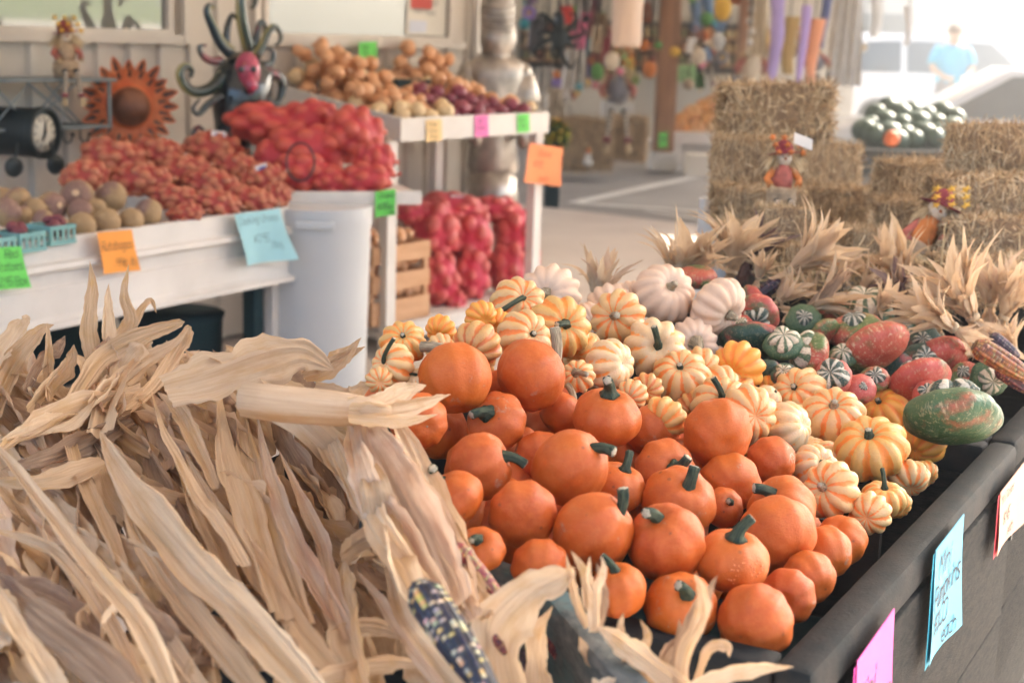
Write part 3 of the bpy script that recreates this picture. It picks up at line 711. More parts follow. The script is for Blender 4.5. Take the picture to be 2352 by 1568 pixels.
# ---- turban squash: body + crown.  x,y,w,h, crown dir spec, body mat, crown mat, crown size, dz, label
TBM = [gourd_mb(9, .05, .52, .10, .14, 80 + k, 60, 26, squash=.05).mesh('rind', m) for k, m in enumerate(M_TB)]
def crown_mb(nl, seed):
    m = MB(); nu, nv = 48, 20; vs = []; off = Vector((seed, 3, 1))
    for j in range(nv + 1):
        ph = -pi / 2 + pi * j / nv; c, s = max(0.0, cos(ph)), sin(ph)
        for i in range(nu):
            a = 2 * pi * i / nu; lob = abs(cos(nl * a / 2 + .25 * sin(a + seed))) ** .5
            d = Vector((c * cos(a), c * sin(a), s)); nz = noise.noise(d * 1.3 + off) * .16 + noise.noise(d * 5 + off) * .05
            r = c * (.62 + .38 * lob) * (1 + nz); z = s * .62 * (.8 + .2 * lob) - .16 * math.exp(-(c / .35) ** 2) * (s > 0)
            vs.append((r * cos(a), r * sin(a), z))
    fs = [(j * nu + i, j * nu + (i + 1) % nu, (j + 1) * nu + (i + 1) % nu, (j + 1) * nu + i) for j in range(nv) for i in range(nu)]
    return m.add(vs, fs)
CRM = [[crown_mb(nl, s).mesh('crown', mt) for nl, s in ((4, 1), (3, 2))] for mt in M_TC]
TQ = [
 (1600,636,100,82,(1600,700,-1),1,0,.0,-.02,'smooth mango coloured turban squash, red, green and yellow, behind the pale pumpkins'),
 (1728,690,60,72,(1700,700,1),0,1,.5,.02,'small shiny red turban squash right of the pale pumpkin on edge'),
 (1738,722,104,78,(1735,748,1),0,1,.62,-.03,'turban squash with a red cap over black and white stripes'),
 (1722,785,150,74,(1722,716,-1),3,1,.0,.03,'dark green turban squash with a red shoulder, lying under the striped ones'),
 (1868,818,80,118,(1812,800,1),1,0,.85,-.02,'green and red turban squash with a big cream and green striped bulb toward the camera'),
 (1800,792,92,80,(1800,760,1),2,0,.80,-.07,'cream bulbed turban squash with brown scabs, front left of the turbans'),
 (1985,716,132,80,(1985,660,1),2,0,.80,-.01,'cream turban squash with three pale green striped lobes on top'),
 (1893,762,74,74,(1870,740,-1),1,0,.0,.03,'orange red and green turban squash behind the striped bulb'),
 (1965,760,130,74,(1955,702,1),1,1,.45,.0,'striped and red flecked turban squash under the cream three lobed one'),
 (2006,800,166,124,(1965,735,-1),1,0,.0,-.06,'largest red turban squash with green and tan blotches, centre of the group'),
 (1912,868,92,74,(1905,850,1),0,1,.9,.0,'black and white striped knobbly turban bulb below the large blotched one'),
 (1975,893,76,56,(1990,880,1),0,1,.3,.05,'small red turban squash low between the amber squash and the striped knobbly one'),
 (2158,818,146,82,(2135,750,-1),0,1,.0,.02,'long red turban squash with a brown scab, at the back right'),
 (2112,874,150,84,(2090,808,-1),0,1,.48,.0,'plain red turban squash with dark bulbs above it'),
 (2118,828,90,50,(2130,810,1),3,1,.62,.03,'dark green turban squash with white stripes peeping between two red ones'),
 (2188,956,226,150,(2180,846,-1),2,1,.60,-.05,'big oval dark green turban squash with a red end, at the bin corner'),
 (2272,868,88,84,(2285,880,1),2,0,.75,.0,'small blue green striped squash by the corn cobs at the right rim'),
 (1845,735,80,60,(1850,720,1),2,1,.5,.05,'dark striped turban squash in the gap behind the bulbed ones'),
 (2120,790,90,60,(2120,770,1),3,1,.5,.06,'dark green striped turban at the back beside the husks'),
 (1760,860,80,60,None,3,1,.0,.08,'dark turban squash low in shade beside the amber squash'),
 (2060,850,90,70,None,3,1,.0,.10,'nearly black turban squash deep in the shade between the red ones'),
 (2130,905,70,52,(2130,890,1),0,1,.6,.02,'small red and white striped squash between the long red one and the oval green one'),
 (1935,820,66,52,(1935,800,1),2,0,.8,.02,'small cream and green bulb in the gap left of the large blotched one'),
 (2075,765,74,56,(2080,745,1),2,1,.7,.03,'green striped squash right behind the large blotched one'),
 (2215,860,66,50,(2210,845,1),1,1,.5,.03,'small mottled squash right of the long red one'),
 (1800,860,60,50,(1800,846,1),3,0,.7,.05,'small dark bulbed squash under the cream bulbed one'),
 (1700,745,56,46,(1700,730,1),0,0,.6,.05,'small red squash wedged behind the pale pumpkin on edge'),
 (2010,870,66,46,(2010,856,1),1,1,.7,.04,'small striped squash under the right end of the large blotched one'),
 (1905,705,70,56,(1905,690,1),1,0,.7,.06,'small orange green squash at the back beside the cream three lobed one'),
]
ct = cdep(at_z(2186, 960, RIM + .055))
pmT = plane_map([(2186, 960, ct), (1735, 725, ct * 1.16), (1985, 705, ct * 1.25)])
TQ = [(a[0], a[1], a[2] * 1.02, a[3] * 1.02) + a[4:] for a in TQ]
its = [[x, y, (max(w, h) * .5 + min(w, h) * .5) / 2 * .97, pmT(x, y) + dz, 1.0, 0] for (x, y, w, h, sp, bm_, cm, cs, dz, lb) in TQ]
relax(its, 60, .84)
for (x, y, w, h, sp, bm_, cm, cs, dz, lb), a in zip(TQ, its):
    root = place_gourd('turban_squash', 'squash', 'turban squash in the farther bin', lb, x, y, w, h, a[3], TBM[bm_], None, sp)
    if cs > 0:
        c = linko('crown', rnd.choice(CRM[cm]), root); c.scale = (cs, cs, cs); c.location = (0, 0, .46 - .1 * cs)
# ------------------------------------------------------------------ corn husks and cobs
def cat_rom(P, n):
    P = [P[0] * 2 - P[1]] + P + [P[-1] * 2 - P[-2]]; out = []
    seg = len(P) - 3
    for i in range(n + 1):
        t = i / n * seg; k = min(int(t), seg - 1); t -= k
        a, b, c, d = P[k:k + 4]
        out.append((b * 2 + (c - a) * t + (a * 2 - b * 5 + c * 4 - d) * t * t + (b * 3 - a - c * 3 + d) * t ** 3) * .5)
    return out
def ribbon(m, pts, W, nrm, cup=.25, twist=0.0, seed=0, nu=8, tipw=0.0, base=.55, ruff=.18, peak=.35, fold=.34):
    """dry leaf along pts (base first), full width W, face roughly along nrm"""
    r = random.Random(seed); n = len(pts); vs = []; uv = []
    s0, s1 = r.uniform(0, 50), r.uniform(0, 50)
    for i, p in enumerate(pts):
        t = i / (n - 1); tan = (pts[min(i + 1, n - 1)] - pts[max(i - 1, 0)]).normalized()
        side = tan.cross(nrm).normalized(); up = side.cross(tan).normalized()
        tw = twist * t + .35 * noise.noise(Vector((t * 2.2, s0, 0)))
        sd = side * cos(tw) + up * sin(tw); u2 = up * cos(tw) - side * sin(tw)
        prof = (base + (1 - base) * sin(min(1, t / peak) * pi / 2)) if t < peak else (tipw + (1 - tipw) * max(0, 1 - ((t - peak) / (1 - peak)) ** 1.45) ** .95)
        w = W * .5 * prof * (1 + .16 * noise.noise(Vector((t * 4, s1, 2))))
        cc = cup * (1 - .5 * t) + .25 * noise.noise(Vector((t * 3, s0, 9)))
        for k in range(nu + 1):
            s = -1 + 2 * k / nu
            h = cc * w * s * s * 1.4 + w * ruff * abs(s) * noise.noise(Vector((t * 6, s * 1.5 + s1, s0))) * 2.4 + w * fold * (noise.noise(Vector((s * 3.2 + s1, t * 1.5, s0))) + .5 * noise.noise(Vector((s * 7 + s1, t * 3, s0))))
            rg = 1 + (.30 * noise.noise(Vector((t * 9, 3 * (1 if s > 0 else -1), s1))) + .16 * noise.noise(Vector((t * 26, 5 * (1 if s > 0 else -1), s0)))) * abs(s)
            vs.append(p + sd * (w * s * rg * (1 - .18 * abs(cc))) + u2 * h); uv.append((s * .5 * (W / .04) * .5 + .5, t * (len(pts) and sum((pts[q + 1] - pts[q]).length for q in range(n - 1)) / .12 if False else t * 2.2)))
    fs = [(i * (nu + 1) + k, i * (nu + 1) + k + 1, (i + 1) * (nu + 1) + k + 1, (i + 1) * (nu + 1) + k) for i in range(n - 1) for k in range(nu)]
    return m.add(vs, fs, 0, uv)
def pool_leaf(seed, mat, L=1.0, W=.16, bendy=.5, side=.1):
    r = random.Random(seed); m = MB()
    P = [Vector((0, 0, 0))]; d = Vector((0, 0, 1))
    for k in range(1, 5):
        d = (d + Vector((r.gauss(0, side), bendy * r.uniform(.1, .45), 0)) + Vector((0, 0, -.10 * k * bendy))).normalized(); P.append(P[-1] + d * L / 4)
    ribbon(m, cat_rom(P, 20), W * r.uniform(.7, 1.2), Vector((0, -1, .2)), r.uniform(.2, .7), r.uniform(-.8, .8), seed, 6, ruff=.25, peak=r.uniform(.25, .5))
    return m.mesh('husk_leaf', mat)
LP = {k: [pool_leaf(100 * j + i, mt, W=w, bendy=b) for i, (w, b) in enumerate(((.17, .3), (.13, .6), (.20, .2), (.10, .9), (.15, .45), (.08, .5)))] for j, (k, mt) in
      enumerate((('pale', M_HUSK[0]), ('tan', M_HUSK[1]), ('brown', M_HUSK[2]), ('pink', M_HUSK[3]), ('purple', M_HUSKD)))}
def cob_mb(pal, seed, rows=14, nk=34, rad=.125):
    r = random.Random(seed); m = MB(); nu, nv = rows * 4, nk * 3; vs = []; cs = []
    kc = {}
    for j in range(nv + 1):
        t = j / nv; R = rad * (min(1, .55 + t * 4) if t < .12 else (1 - ((t - .12) / .88) ** 3 * .62))
        for i in range(nu):
            a = i / nu * rows; ki = int(a); kj = int((t * nk + (.5 if ki % 2 else 0)))
            fa = a - ki; ft = (t * nk + (.5 if ki % 2 else 0)) % 1
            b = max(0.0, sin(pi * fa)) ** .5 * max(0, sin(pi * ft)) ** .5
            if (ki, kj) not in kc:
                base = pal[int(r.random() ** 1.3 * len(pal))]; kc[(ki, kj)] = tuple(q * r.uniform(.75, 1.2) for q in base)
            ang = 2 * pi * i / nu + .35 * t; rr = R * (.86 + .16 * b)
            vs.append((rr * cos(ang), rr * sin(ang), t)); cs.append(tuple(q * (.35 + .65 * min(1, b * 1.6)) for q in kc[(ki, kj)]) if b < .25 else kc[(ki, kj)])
    fs = [(j * nu + i, j * nu + (i + 1) % nu, (j + 1) * nu + (i + 1) % nu, (j + 1) * nu + i) for j in range(nv) for i in range(nu)]
    fs += [tuple(range(nu))[::-1], tuple(nv * nu + k for k in range(nu))]
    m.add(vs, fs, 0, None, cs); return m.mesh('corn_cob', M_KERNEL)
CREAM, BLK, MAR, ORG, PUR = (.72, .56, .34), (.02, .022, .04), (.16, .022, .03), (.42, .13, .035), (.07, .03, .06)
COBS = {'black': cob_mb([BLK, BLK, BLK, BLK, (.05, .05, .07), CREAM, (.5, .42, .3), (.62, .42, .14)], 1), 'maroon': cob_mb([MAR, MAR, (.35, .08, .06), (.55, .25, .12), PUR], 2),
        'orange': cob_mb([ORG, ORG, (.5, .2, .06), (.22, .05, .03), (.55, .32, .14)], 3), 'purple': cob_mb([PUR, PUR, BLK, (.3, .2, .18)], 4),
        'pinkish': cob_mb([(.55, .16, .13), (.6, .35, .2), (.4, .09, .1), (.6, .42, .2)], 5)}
def qdir(d, roll=0.0): return Vector(d).to_track_quat('Z', 'Y') @ Quaternion((0, 0, 1), roll)
def bundle(label, tx, ty, fx, fy, c, kind='pale', n=16, spread=.42, cobs=(('purple', 1.0),), group='bundles of ornamental corn beyond the turban squash', tiltc=.15, Lpx=None, seed=0, kinds=None, back=.55, width=1.0):
    """husks tied at pixel (tx, ty) that fan out toward pixel (fx, fy)"""
    r = random.Random(seed + int(tx) + int(ty))
    P = at_c(tx, ty, c); F = at_c(fx, fy, c) - P; L = F.length * 1.35; F = (F.normalized() - ray(tx, ty).normalized() * tiltc + Z * .05).normalized()
    root = thing('corn_bundle', label, 'ornamental corn', P, group)
    ks = kinds or [kind if kind != 'brown' else 'tan', kind, 'pale', 'pale']
    n = int(n * 1.7)
    for i in range(n):
        az = 2 * pi * i / n + r.uniform(-.3, .3); sp = spread * (r.uniform(.15, 1.0))
        q = qdir(F) @ Quaternion((0, 0, 1), az) @ Quaternion((1, 0, 0), -sp * .6)
        o = linko('husk_leaf', r.choice(LP[r.choice(ks)]), root); s = L * r.uniform(.7, 1.12)
        o.rotation_mode = 'QUATERNION'; o.rotation_quaternion = q; o.scale = (s * 1.5 * width, s, s)
    for i in range(max(4, n // 3)):                                  # short husks folded below the tie
        q = qdir(-F) @ Quaternion((0, 0, 1), 2 * pi * i / max(4, n // 3) + r.uniform(-.3, .3)) @ Quaternion((1, 0, 0), -.25)
        o = linko('husk_leaf', r.choice(LP[r.choice(ks)]), root); s = L * back * r.uniform(.7, 1.05)
        o.rotation_mode = 'QUATERNION'; o.rotation_quaternion = q; o.scale = (s * 2.0, s * .6, s)
    for i, (k, s) in enumerate(cobs):
        a = (i - (len(cobs) - 1) / 2) * .5
        o = linko('corn_cob', COBS[k], root); q = qdir(-F) @ Quaternion((0, 1, 0), a + r.uniform(-.1, .1)); o.rotation_mode = 'QUATERNION'; o.rotation_quaternion = q
        s *= L * .95; o.scale = (s, s, s); o.location = -F * (L * .18)
    t = MB(); t.tube([F * (L * k) for k in (-.035, 0, .035)], [L * .075, L * .085, L * .075], 12); part('tie', t, M_TIE, root, world=False)
    return root
cf = pmT(1985, 705)
for a in [
 ('small husk fan standing alone left of the pale pumpkins, tips up', 1378, 700, 1390, 592, cf * .96, 'pink', 12, .5, ()),
 ('wide pale husk fan behind the large pale pumpkin', 1545, 668, 1600, 530, cf * 1.02, 'pale', 18, .62, ()),
 ('pale husk fan behind the mango coloured squash', 1680, 625, 1716, 500, cf * 1.06, 'pale', 16, .5, ()),
 ('pale bundle with a purple cob lying toward the bales, fan opening to the upper right', 1819, 623, 1930, 548, cf * 1.0, 'pale', 18, .45, (('purple', .8),)),
 ('pinkish bundle between the purple cob bundle and the tall tan one', 1945, 662, 1912, 590, cf * 1.03, 'pink', 14, .5, (('maroon', .8),)),
 ('tall tan bundle leaning left against the pot of the slumped scarecrow', 2085, 656, 2018, 552, cf * 1.05, 'tan', 15, .4, ()),
 ('broad cream bundle at right, its fan opening to the upper left', 2234, 728, 2150, 600, cf * .93, 'pale', 22, .52, (('orange', .75), ('purple', .5))),
 ('cream bundle lying flat below the broad one, fan pointing left', 2190, 752, 2080, 690, cf * .90, 'pale', 16, .45, ()),
 ('upright pinkish bundle with a dark cob at the right', 2276, 700, 2275, 598, cf * .98, 'pink', 18, .42, (('purple', .7),)),
 ('rightmost pale bundle fanning to the upper right', 2305, 730, 2352, 620, cf * .97, 'pale', 16, .6, (('purple', .6),)),
 ('brown bundle lying flat behind the dark striped turban squash', 1850, 712, 1955, 668, cf * .97, 'brown', 14, .5, ()),
 ('small pale bundle just right of the mango coloured squash', 1742, 640, 1758, 580, cf * 1.0, 'pale', 12, .6, ()),
 ('grey brown bundle lying behind the cream three lobed squash', 1955, 690, 2040, 640, cf * 1.04, 'brown', 14, .6, ()),
 ('tan bundle behind the red squash with the brown scab', 2160, 770, 2110, 700, cf * .98, 'tan', 12, .7, ()),
 ('tan bundle in front of the stacked bales at the far right', 2330, 660, 2300, 585, cf * 1.12, 'tan', 12, .7, ()),
 ('brown bundle between the two small bales', 1880, 650, 1850, 590, cf * 1.10, 'brown', 12, .7, ()),
]: bundle(*a[:6], kind=a[6], n=a[7], spread=a[8], cobs=a[9])
for k, (x, y, fx, fy, kd, cd) in enumerate([(1640,600,1600,560,'tan',1.0),(1790,690,1850,650,'pale',.98),(1880,690,1830,640,'tan',1.0),(2010,720,2060,660,'pale',.97),(2110,735,2150,665,'pink',.97),(2060,770,2000,720,'brown',.98),(2330,800,2310,735,'pale',.93),(2250,820,2190,790,'tan',.92),(2160,700,2230,650,'tan',1.02),(2000,650,1970,590,'pale',1.06)]):
    bundle(('tan husks left of the dark purple bundle', 'pale husks right of the mango coloured squash, pointing right', 'tan husks pointing up left behind the striped bulb', 'pale husks above the large blotched squash', 'pinkish husks left of the broad cream bundle', 'brown husks lying over the back of the large blotched squash', 'pale husks below the rightmost upright bundle', 'tan husks beside the orange brown cob', 'tan husks crossing behind the broad cream bundle', 'pale husks between the small straw bales')[k], x, y, fx, fy, cf * cd, kd, 11, .55, ())
bundle('dark purple husk bundle against the left bales', 1722, 600, 1762, 508, cf * 1.1, 'purple', 9, .25, (), kinds=['purple'], width=1.2)
bundle('dark purple husks in the middle of the corn', 2075, 690, 2030, 612, cf * 1.0, 'purple', 10, .3, (), kinds=['purple', 'purple', 'brown'], width=1.4)
# loose big cobs at the right rim
def cob_thing(label, a, b, c, kind, rp, dc=0.0):
    P, Q = at_c(a[0], a[1], c), at_c(b[0], b[1], c + dc); r = thing('corn_cob', label, 'ornamental corn', P, 'loose ornamental corn cobs')
    o = linko('kernels', COBS[kind], r); L = (Q - P).length; k = rp * c / FD / .125; o.scale = (k, k, L); o.rotation_mode = 'QUATERNION'; o.rotation_quaternion = (Q - P).to_track_quat('Z', 'Y')
cob_thing('thick orange brown corn cob lying on the right rim corner', (2238, 792), (2375, 872), cf * .86, 'orange', 27)
cob_thing('dark tipped corn cob beneath the orange brown one', (2290, 845), (2380, 905), cf * .87, 'maroon', 20)
cob_thing('purple corn cob just above the orange brown one', (2275, 770), (2340, 820), cf * .90, 'purple', 16)

# ---- foreground heap of corn
K1 = at_z(1055, 1262, .80); K0 = at_z(1245, 1330, .80); K2 = at_z(1480, 1600, .80)
ck = cdep(K0)
pmH = plane_map([(1000, 1400, ck * .97), (250, 1568, ck * .80), (300, 850, ck * 1.42)])
KV = (K1 - K0).normalized(); KU = (K2 - K0).normalized()
cr = thing('weathered_crate', 'weathered blue grey plank crate holding dark ornamental corn in the near foreground', 'crate', Vector((K0.x, K0.y, 0)))
w = MB(); w.box((K0 + K2) / 2 - Z * .02 + KU * .02, ((K2 - K0).length + .1, .034, .05), KU, None, Z, 0, .007); part('top_rail', w, M_WEATH, cr, auto=40)
w = MB(); w.box((K0 + K1) / 2 - Z * .022 + KV * .1, ((K1 - K0).length + .16, .032, .045), KV, None, Z, 0, .007); part('top_rail', w, M_WEATH, cr, auto=40)
for k in range(4):
    w = MB(); w.box((K0 + K2) / 2 - Z * (.09 + .10 * k) + KU * .02, ((K2 - K0).length + .06, .02, .085), KU, None, Z, 0, .004); part('plank', w, M_WEATH, cr, auto=40)
    w = MB(); w.box((K0 + K1) / 2 - Z * (.09 + .10 * k) + KV * .1, ((K1 - K0).length + .10, .02, .085), KV, None, Z, 0, .004); part('plank', w, M_WEATH, cr, auto=40)
for q in (K0 + KU * .03 + KV * .03, K0 + KV * (K1 - K0).length, K2 - KU * .03):
    w = MB(); w.box(Vector((q.x, q.y, .36)), (.04, .04, .72), KU); part('post', w, M_WEATH, cr, False)
# low dark base added under the corn to keep husk gaps dark
tb = thing('dark_gap_base', 'dark base added under the near left husks so their gaps look dark', 'table', Vector((-.55, 1.25, 0)))
w = MB(); w.box((-.55, 1.22, .50), (1.15, 1.05, .05), U_); part('tabletop', w, M_TEAL_SHADE, tb, False)
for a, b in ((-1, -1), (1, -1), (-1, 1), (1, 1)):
    w = MB(); w.box(Vector((-.55, 1.22, .24)) + U_ * (a * .5) + V_ * (b * .45), (.06, .06, .47), U_); part('leg', w, M_TEAL_SHADE, tb, False)

HB = {}
def hbundle(key, label, x, y, dz=0):
    r = thing('corn_bundle', label, 'ornamental corn', at_c(x, y, pmH(x, y) + dz), 'bundles of ornamental corn in the foreground'); HB[key] = r; return r
hbundle('main', 'broad cream husk bundle sweeping down to the bottom centre left', 720, 1560)
hbundle('left', 'bundle of narrow bright husks running down the bottom left corner', 330, 1568)
hbundle('corner', 'brown shaded husk bundle in the very bottom left corner', 60, 1560)
hbundle('top', 'pale bundle whose widest husk folds over toward the white barrel', 560, 900)
hbundle('upright', 'bundle with slim husk tips standing up in front of the white bench', 270, 880)
hbundle('far', 'tan husk bundle at the left edge with spiky tips before the bench', 60, 860)
hbundle('right', 'peach husk bundle beside the orange pumpkins, black and cream cob at its foot', 980, 1370)
hbundle('stalk', 'bundle with a thick pale stalk end poking over the orange pumpkins', 690, 985)
hbundle('mid', 'tangled tan bundle in the middle of the foreground heap', 520, 1250)
hbundle('low', 'folded ochre husk bundle low in the bottom centre', 860, 1470)
hbundle('curl', 'single big cream husk curling over the crate rail', 1180, 1560)
hbundle('front', 'splayed grey husks at the bottom edge in front of the near bin', 1600, 1568)
hbundle('tuft', 'small tuft of dry husk tips standing against the near rim', 1355, 1440)
HL = [  # bundle, material, width px, depth offset (negative is nearer), path from base to tip
 ('main',0,78,-.10,[(730,1600),(600,1450),(470,1320),(340,1170),(262,1060),(228,985)]),
 ('main',1,60,-.03,[(600,1600),(470,1440),(380,1320),(300,1180),(270,1050)]),
 ('main',0,50,-.05,[(820,1600),(700,1460),(610,1330),(540,1230),(470,1130),(420,1030)]),
 ('left',0,46,-.12,[(400,1600),(330,1450),(235,1330),(130,1200),(60,1110),(0,1035),(-60,960)]),
 ('left',1,36,-.02,[(330,1600),(250,1430),(150,1290),(70,1240),(-40,1210)]),
 ('left',0,44,.0,[(480,1600),(360,1430),(260,1290),(180,1220),(120,1190)]),
 ('corner',2,80,-.02,[(330,1640),(220,1520),(90,1420),(0,1340),(-80,1280)]),
 ('corner',0,60,-.10,[(150,1620),(100,1540),(40,1450),(-20,1350),(-60,1290)]),
 ('corner',2,60,.02,[(260,1500),(170,1400),(60,1350),(-30,1345)]),
 ('top',0,110,-.06,[(380,895),(480,868),(590,835),(690,812),(770,850)]),
 ('top',0,70,-.04,[(980,1360),(900,1220),(800,1060),(700,960),(580,890),(490,835),(470,828)]),
 ('top',1,50,-.02,[(700,870),(760,850),(800,810),(830,775)]),
 ('top',1,26,-.02,[(730,850),(790,820),(840,795)]),
 ('top',0,60,.0,[(720,900),(800,920),(850,900),(890,900)]),
 ('stalk',0,46,-.01,[(800,930),(870,928),(930,900),(980,884)]),
 ('stalk',0,42,-.02,[(800,940),(880,940),(960,925),(1036,905)]),
 ('stalk',1,32,-.01,[(800,960),(880,968),(950,965),(1008,950)]),

 ('right',3,105,-.08,[(1040,1400),(990,1270),(930,1150),(880,1050),(845,985),(850,935)]),
 ('right',3,80,-.05,[(1010,1390),(950,1270),(860,1150),(820,1040),(800,960)]),
 ('right',0,56,-.12,[(990,1400),(930,1300),(860,1190),(800,1090),(760,1000),(740,950)]),
 ('right',3,60,-.02,[(1080,1390),(1060,1300),(1010,1200),(960,1110),(930,1040)]),
 ('right',1,40,.0,[(1120,1420),(1080,1300),(1030,1200),(985,1110)]),
 ('right',0,44,-.04,[(1130,1400),(1060,1330),(1020,1290),(1000,1230)]),
 ('right',0,74,-.15,[(1075,1400),(1045,1290),(1005,1180),(965,1080),(920,990),(880,935)]),
 ('right',3,50,-.10,[(1050,1380),(1010,1260),(960,1150),(930,1080)]),
 ('right',0,64,-.06,[(960,1400),(890,1270),(800,1130),(740,1030),(700,960)]),
 ('right',1,70,-.02,[(1000,1420),(930,1300),(880,1180),(850,1080),(800,990)]),
 ('right',3,60,.0,[(1090,1420),(1020,1280),(950,1150),(900,1040),(880,960)]),

 ('mid',0,74,-.05,[(640,1420),(590,1260),(540,1100),(510,980),(500,870)]),
 ('mid',1,60,-.03,[(700,1450),(640,1280),(590,1120),(560,990),(545,890)]),
 ('mid',1,50,.0,[(560,1430),(500,1260),(440,1120),(400,1000),(350,920)]),
 ('mid',0,42,-.10,[(560,1300),(500,1200),(455,1150),(410,1060),(370,980),(345,885)]),
 ('mid',3,46,-.06,[(780,1430),(700,1300),(650,1180),(610,1050),(590,950)]),
 ('mid',2,44,.03,[(460,1350),(420,1200),(360,1080),(330,980)]),
 ('mid',1,34,-.09,[(500,1120),(450,1010),(410,940),(360,900)]),
 ('mid',2,50,.04,[(330,1300),(300,1150),(240,1050),(215,960)]),
 ('mid',1,40,.0,[(270,1300),(220,1180),(170,1060),(150,960),(150,920)]),
 ('mid',3,40,-.07,[(800,1470),(760,1350),(730,1240),(680,1130),(640,1030)]),
 ('low',1,80,-.08,[(840,1580),(815,1480),(800,1390),(790,1310),(800,1250)]),
 ('low',0,70,-.10,[(790,1290),(850,1260),(900,1290),(935,1330)]),
 ('low',0,50,-.13,[(1090,1600),(1010,1520),(930,1420),(900,1330),(880,1280)]),
 ('low',3,40,-.10,[(1040,1600),(960,1500),(890,1400),(820,1310)]),
 ('low',1,40,-.06,[(700,1568),(800,1540),(900,1525),(990,1530)]),
 ('low',0,40,-.05,[(760,1460),(840,1440),(930,1460),(1010,1500)]),
 ('low',2,60,.0,[(720,1600),(660,1500),(640,1400),(600,1330)]),
 ('upright',1,40,-.02,[(250,900),(215,820),(205,740),(212,660),(206,598)]),
 ('upright',1,34,.0,[(270,900),(262,800),(300,740),(285,680),(296,605)]),
 ('upright',1,26,.0,[(300,880),(300,790),(315,730),(345,690),(360,720)]),
 ('upright',0,30,-.02,[(260,880),(245,780),(245,700),(250,650)]),
 ('upright',1,46,-.05,[(170,920),(240,820),(320,775),(400,745),(425,738)]),
 ('upright',0,50,-.05,[(210,940),(280,880),(340,830),(400,790),(432,755)]),
 ('upright',0,60,-.06,[(230,1000),(260,900),(290,840),(320,800),(330,790)]),
 ('upright',1,34,-.04,[(270,950),(350,890),(400,810),(430,760),(440,750)]),
 ('upright',3,70,-.03,[(260,960),(230,880),(240,820),(250,770)]),
 ('upright',1,24,-.05,[(110,920),(108,860),(110,790),(108,740)]),
 ('far',1,50,-.02,[(-20,960),(20,860),(60,800),(95,760),(125,745)]),
 ('far',0,60,.0,[(-40,900),(0,830),(40,770),(60,735),(50,725)]),
 ('far',2,30,-.02,[(60,900),(100,830),(130,800),(150,770)]),
 ('far',1,44,.02,[(130,980),(80,900),(30,850),(-20,800),(-30,740)]),
 ('far',1,40,-.04,[(60,940),(120,880),(160,830),(170,790)]),
 ('far',1,60,-.05,[(330,900),(250,920),(150,950),(60,1000),(-30,1060)]),
 ('far',0,70,-.06,[(260,880),(180,950),(90,985),(0,1010)]),
 ('far',2,60,.0,[(300,960),(200,1010),(100,1050),(0,1080)]),
 ('far',1,50,-.03,[(240,1060),(140,1100),(50,1110),(-40,1100)]),
 ('far',0,44,.0,[(180,1010),(120,940),(60,880),(0,860)]),
 ('curl',0,120,-.10,[(1180,1640),(1150,1520),(1165,1430),(1230,1360),(1300,1325),(1318,1300)]),
 ('curl',0,60,-.08,[(1260,1640),(1235,1540),(1240,1450),(1270,1390)]),
 ('front',0,54,-.06,[(1640,1620),(1540,1560),(1460,1500),(1400,1455),(1370,1440)]),
 ('front',2,44,-.04,[(1580,1640),(1560,1540),(1590,1430),(1620,1370),(1648,1320)]),
 ('front',1,36,-.06,[(1560,1600),(1570,1500),(1612,1420),(1614,1360),(1595,1315)]),
 ('front',0,34,-.08,[(1560,1600),(1640,1560),(1740,1535),(1825,1530)]),
 ('front',1,30,-.03,[(1500,1590),(1480,1510),(1490,1460),(1470,1420)]),
 ('front',1,26,-.04,[(1450,1590),(1440,1500),(1425,1450),(1432,1405)]),
 ('front',2,30,-.03,[(1520,1590),(1530,1510),(1560,1470),(1560,1420)]),
 ('front',1,24,-.02,[(1600,1560),(1630,1490),(1670,1485),(1675,1510)]),
 ('front',1,40,.0,[(1500,1620),(1400,1540),(1350,1500),(1330,1460)]),
 ('front',0,60,-.08,[(1620,1640),(1480,1600),(1380,1580),(1360,1555)]),
 ('tuft',1,24,-.04,[(1370,1450),(1350,1370),(1340,1310),(1310,1262)]),
 ('tuft',0,30,-.05,[(1360,1450),(1362,1380),(1350,1320),(1355,1275)]),
 ('tuft',2,24,-.04,[(1375,1450),(1385,1390),(1380,1330),(1370,1290)]),
 ('tuft',1,22,-.03,[(1350,1440),(1325,1380),(1310,1320),(1300,1270)]),
 ('tuft',0,22,-.05,[(1370,1440),(1370,1360),(1385,1310),(1382,1275)]),
]
for k, (b, mt, wpx, dz, path) in enumerate(HL):
    m = MB(); n = len(path); P = []
    r = random.Random(k)
    lift = r.uniform(-.02, .04)
    for i, (x, y) in enumerate(path):
        cdp = pmH(min(max(x, 0), 1200), min(y, 1568)) + dz + lift * i / n
        if b in ('upright', 'far'): cdp = pmH(max(x, 0), max(y, 860)) + dz
        if b in ('front', 'tuft'): cdp = cdep(at_z(1560, 1500, RIM)) * .93 + dz
        if b == 'curl': cdp = ck * .93 + dz
        if b == 'stalk' or (b == 'top' and y < 1000): cdp = pmH(x, max(y, 900)) * (.86 if b == 'stalk' else .93) + dz
        if b == 'stalk' or (b == 'right' and x > 800): cdp = min(cdp, pmO(x, y) - (.16 if b == 'stalk' else .07))
        P.append(at_c(x, y, cdp))
    Wm = wpx * 1.12 * cdep(P[n // 2]) / FD
    nr = (-(ray(*path[n // 2]).normalized()) + Vector((r.gauss(0, .25), r.gauss(0, .25), r.uniform(0, .5)))).normalized()
    ribbon(m, cat_rom(P, 30), Wm, nr, r.uniform(.15, .6), r.uniform(-.7, .7), 500 + k, 16, ruff=.2, base=.7, peak=r.uniform(.3, .6))
    part('husk_leaf', m, M_HUSK[mt], HB[b])
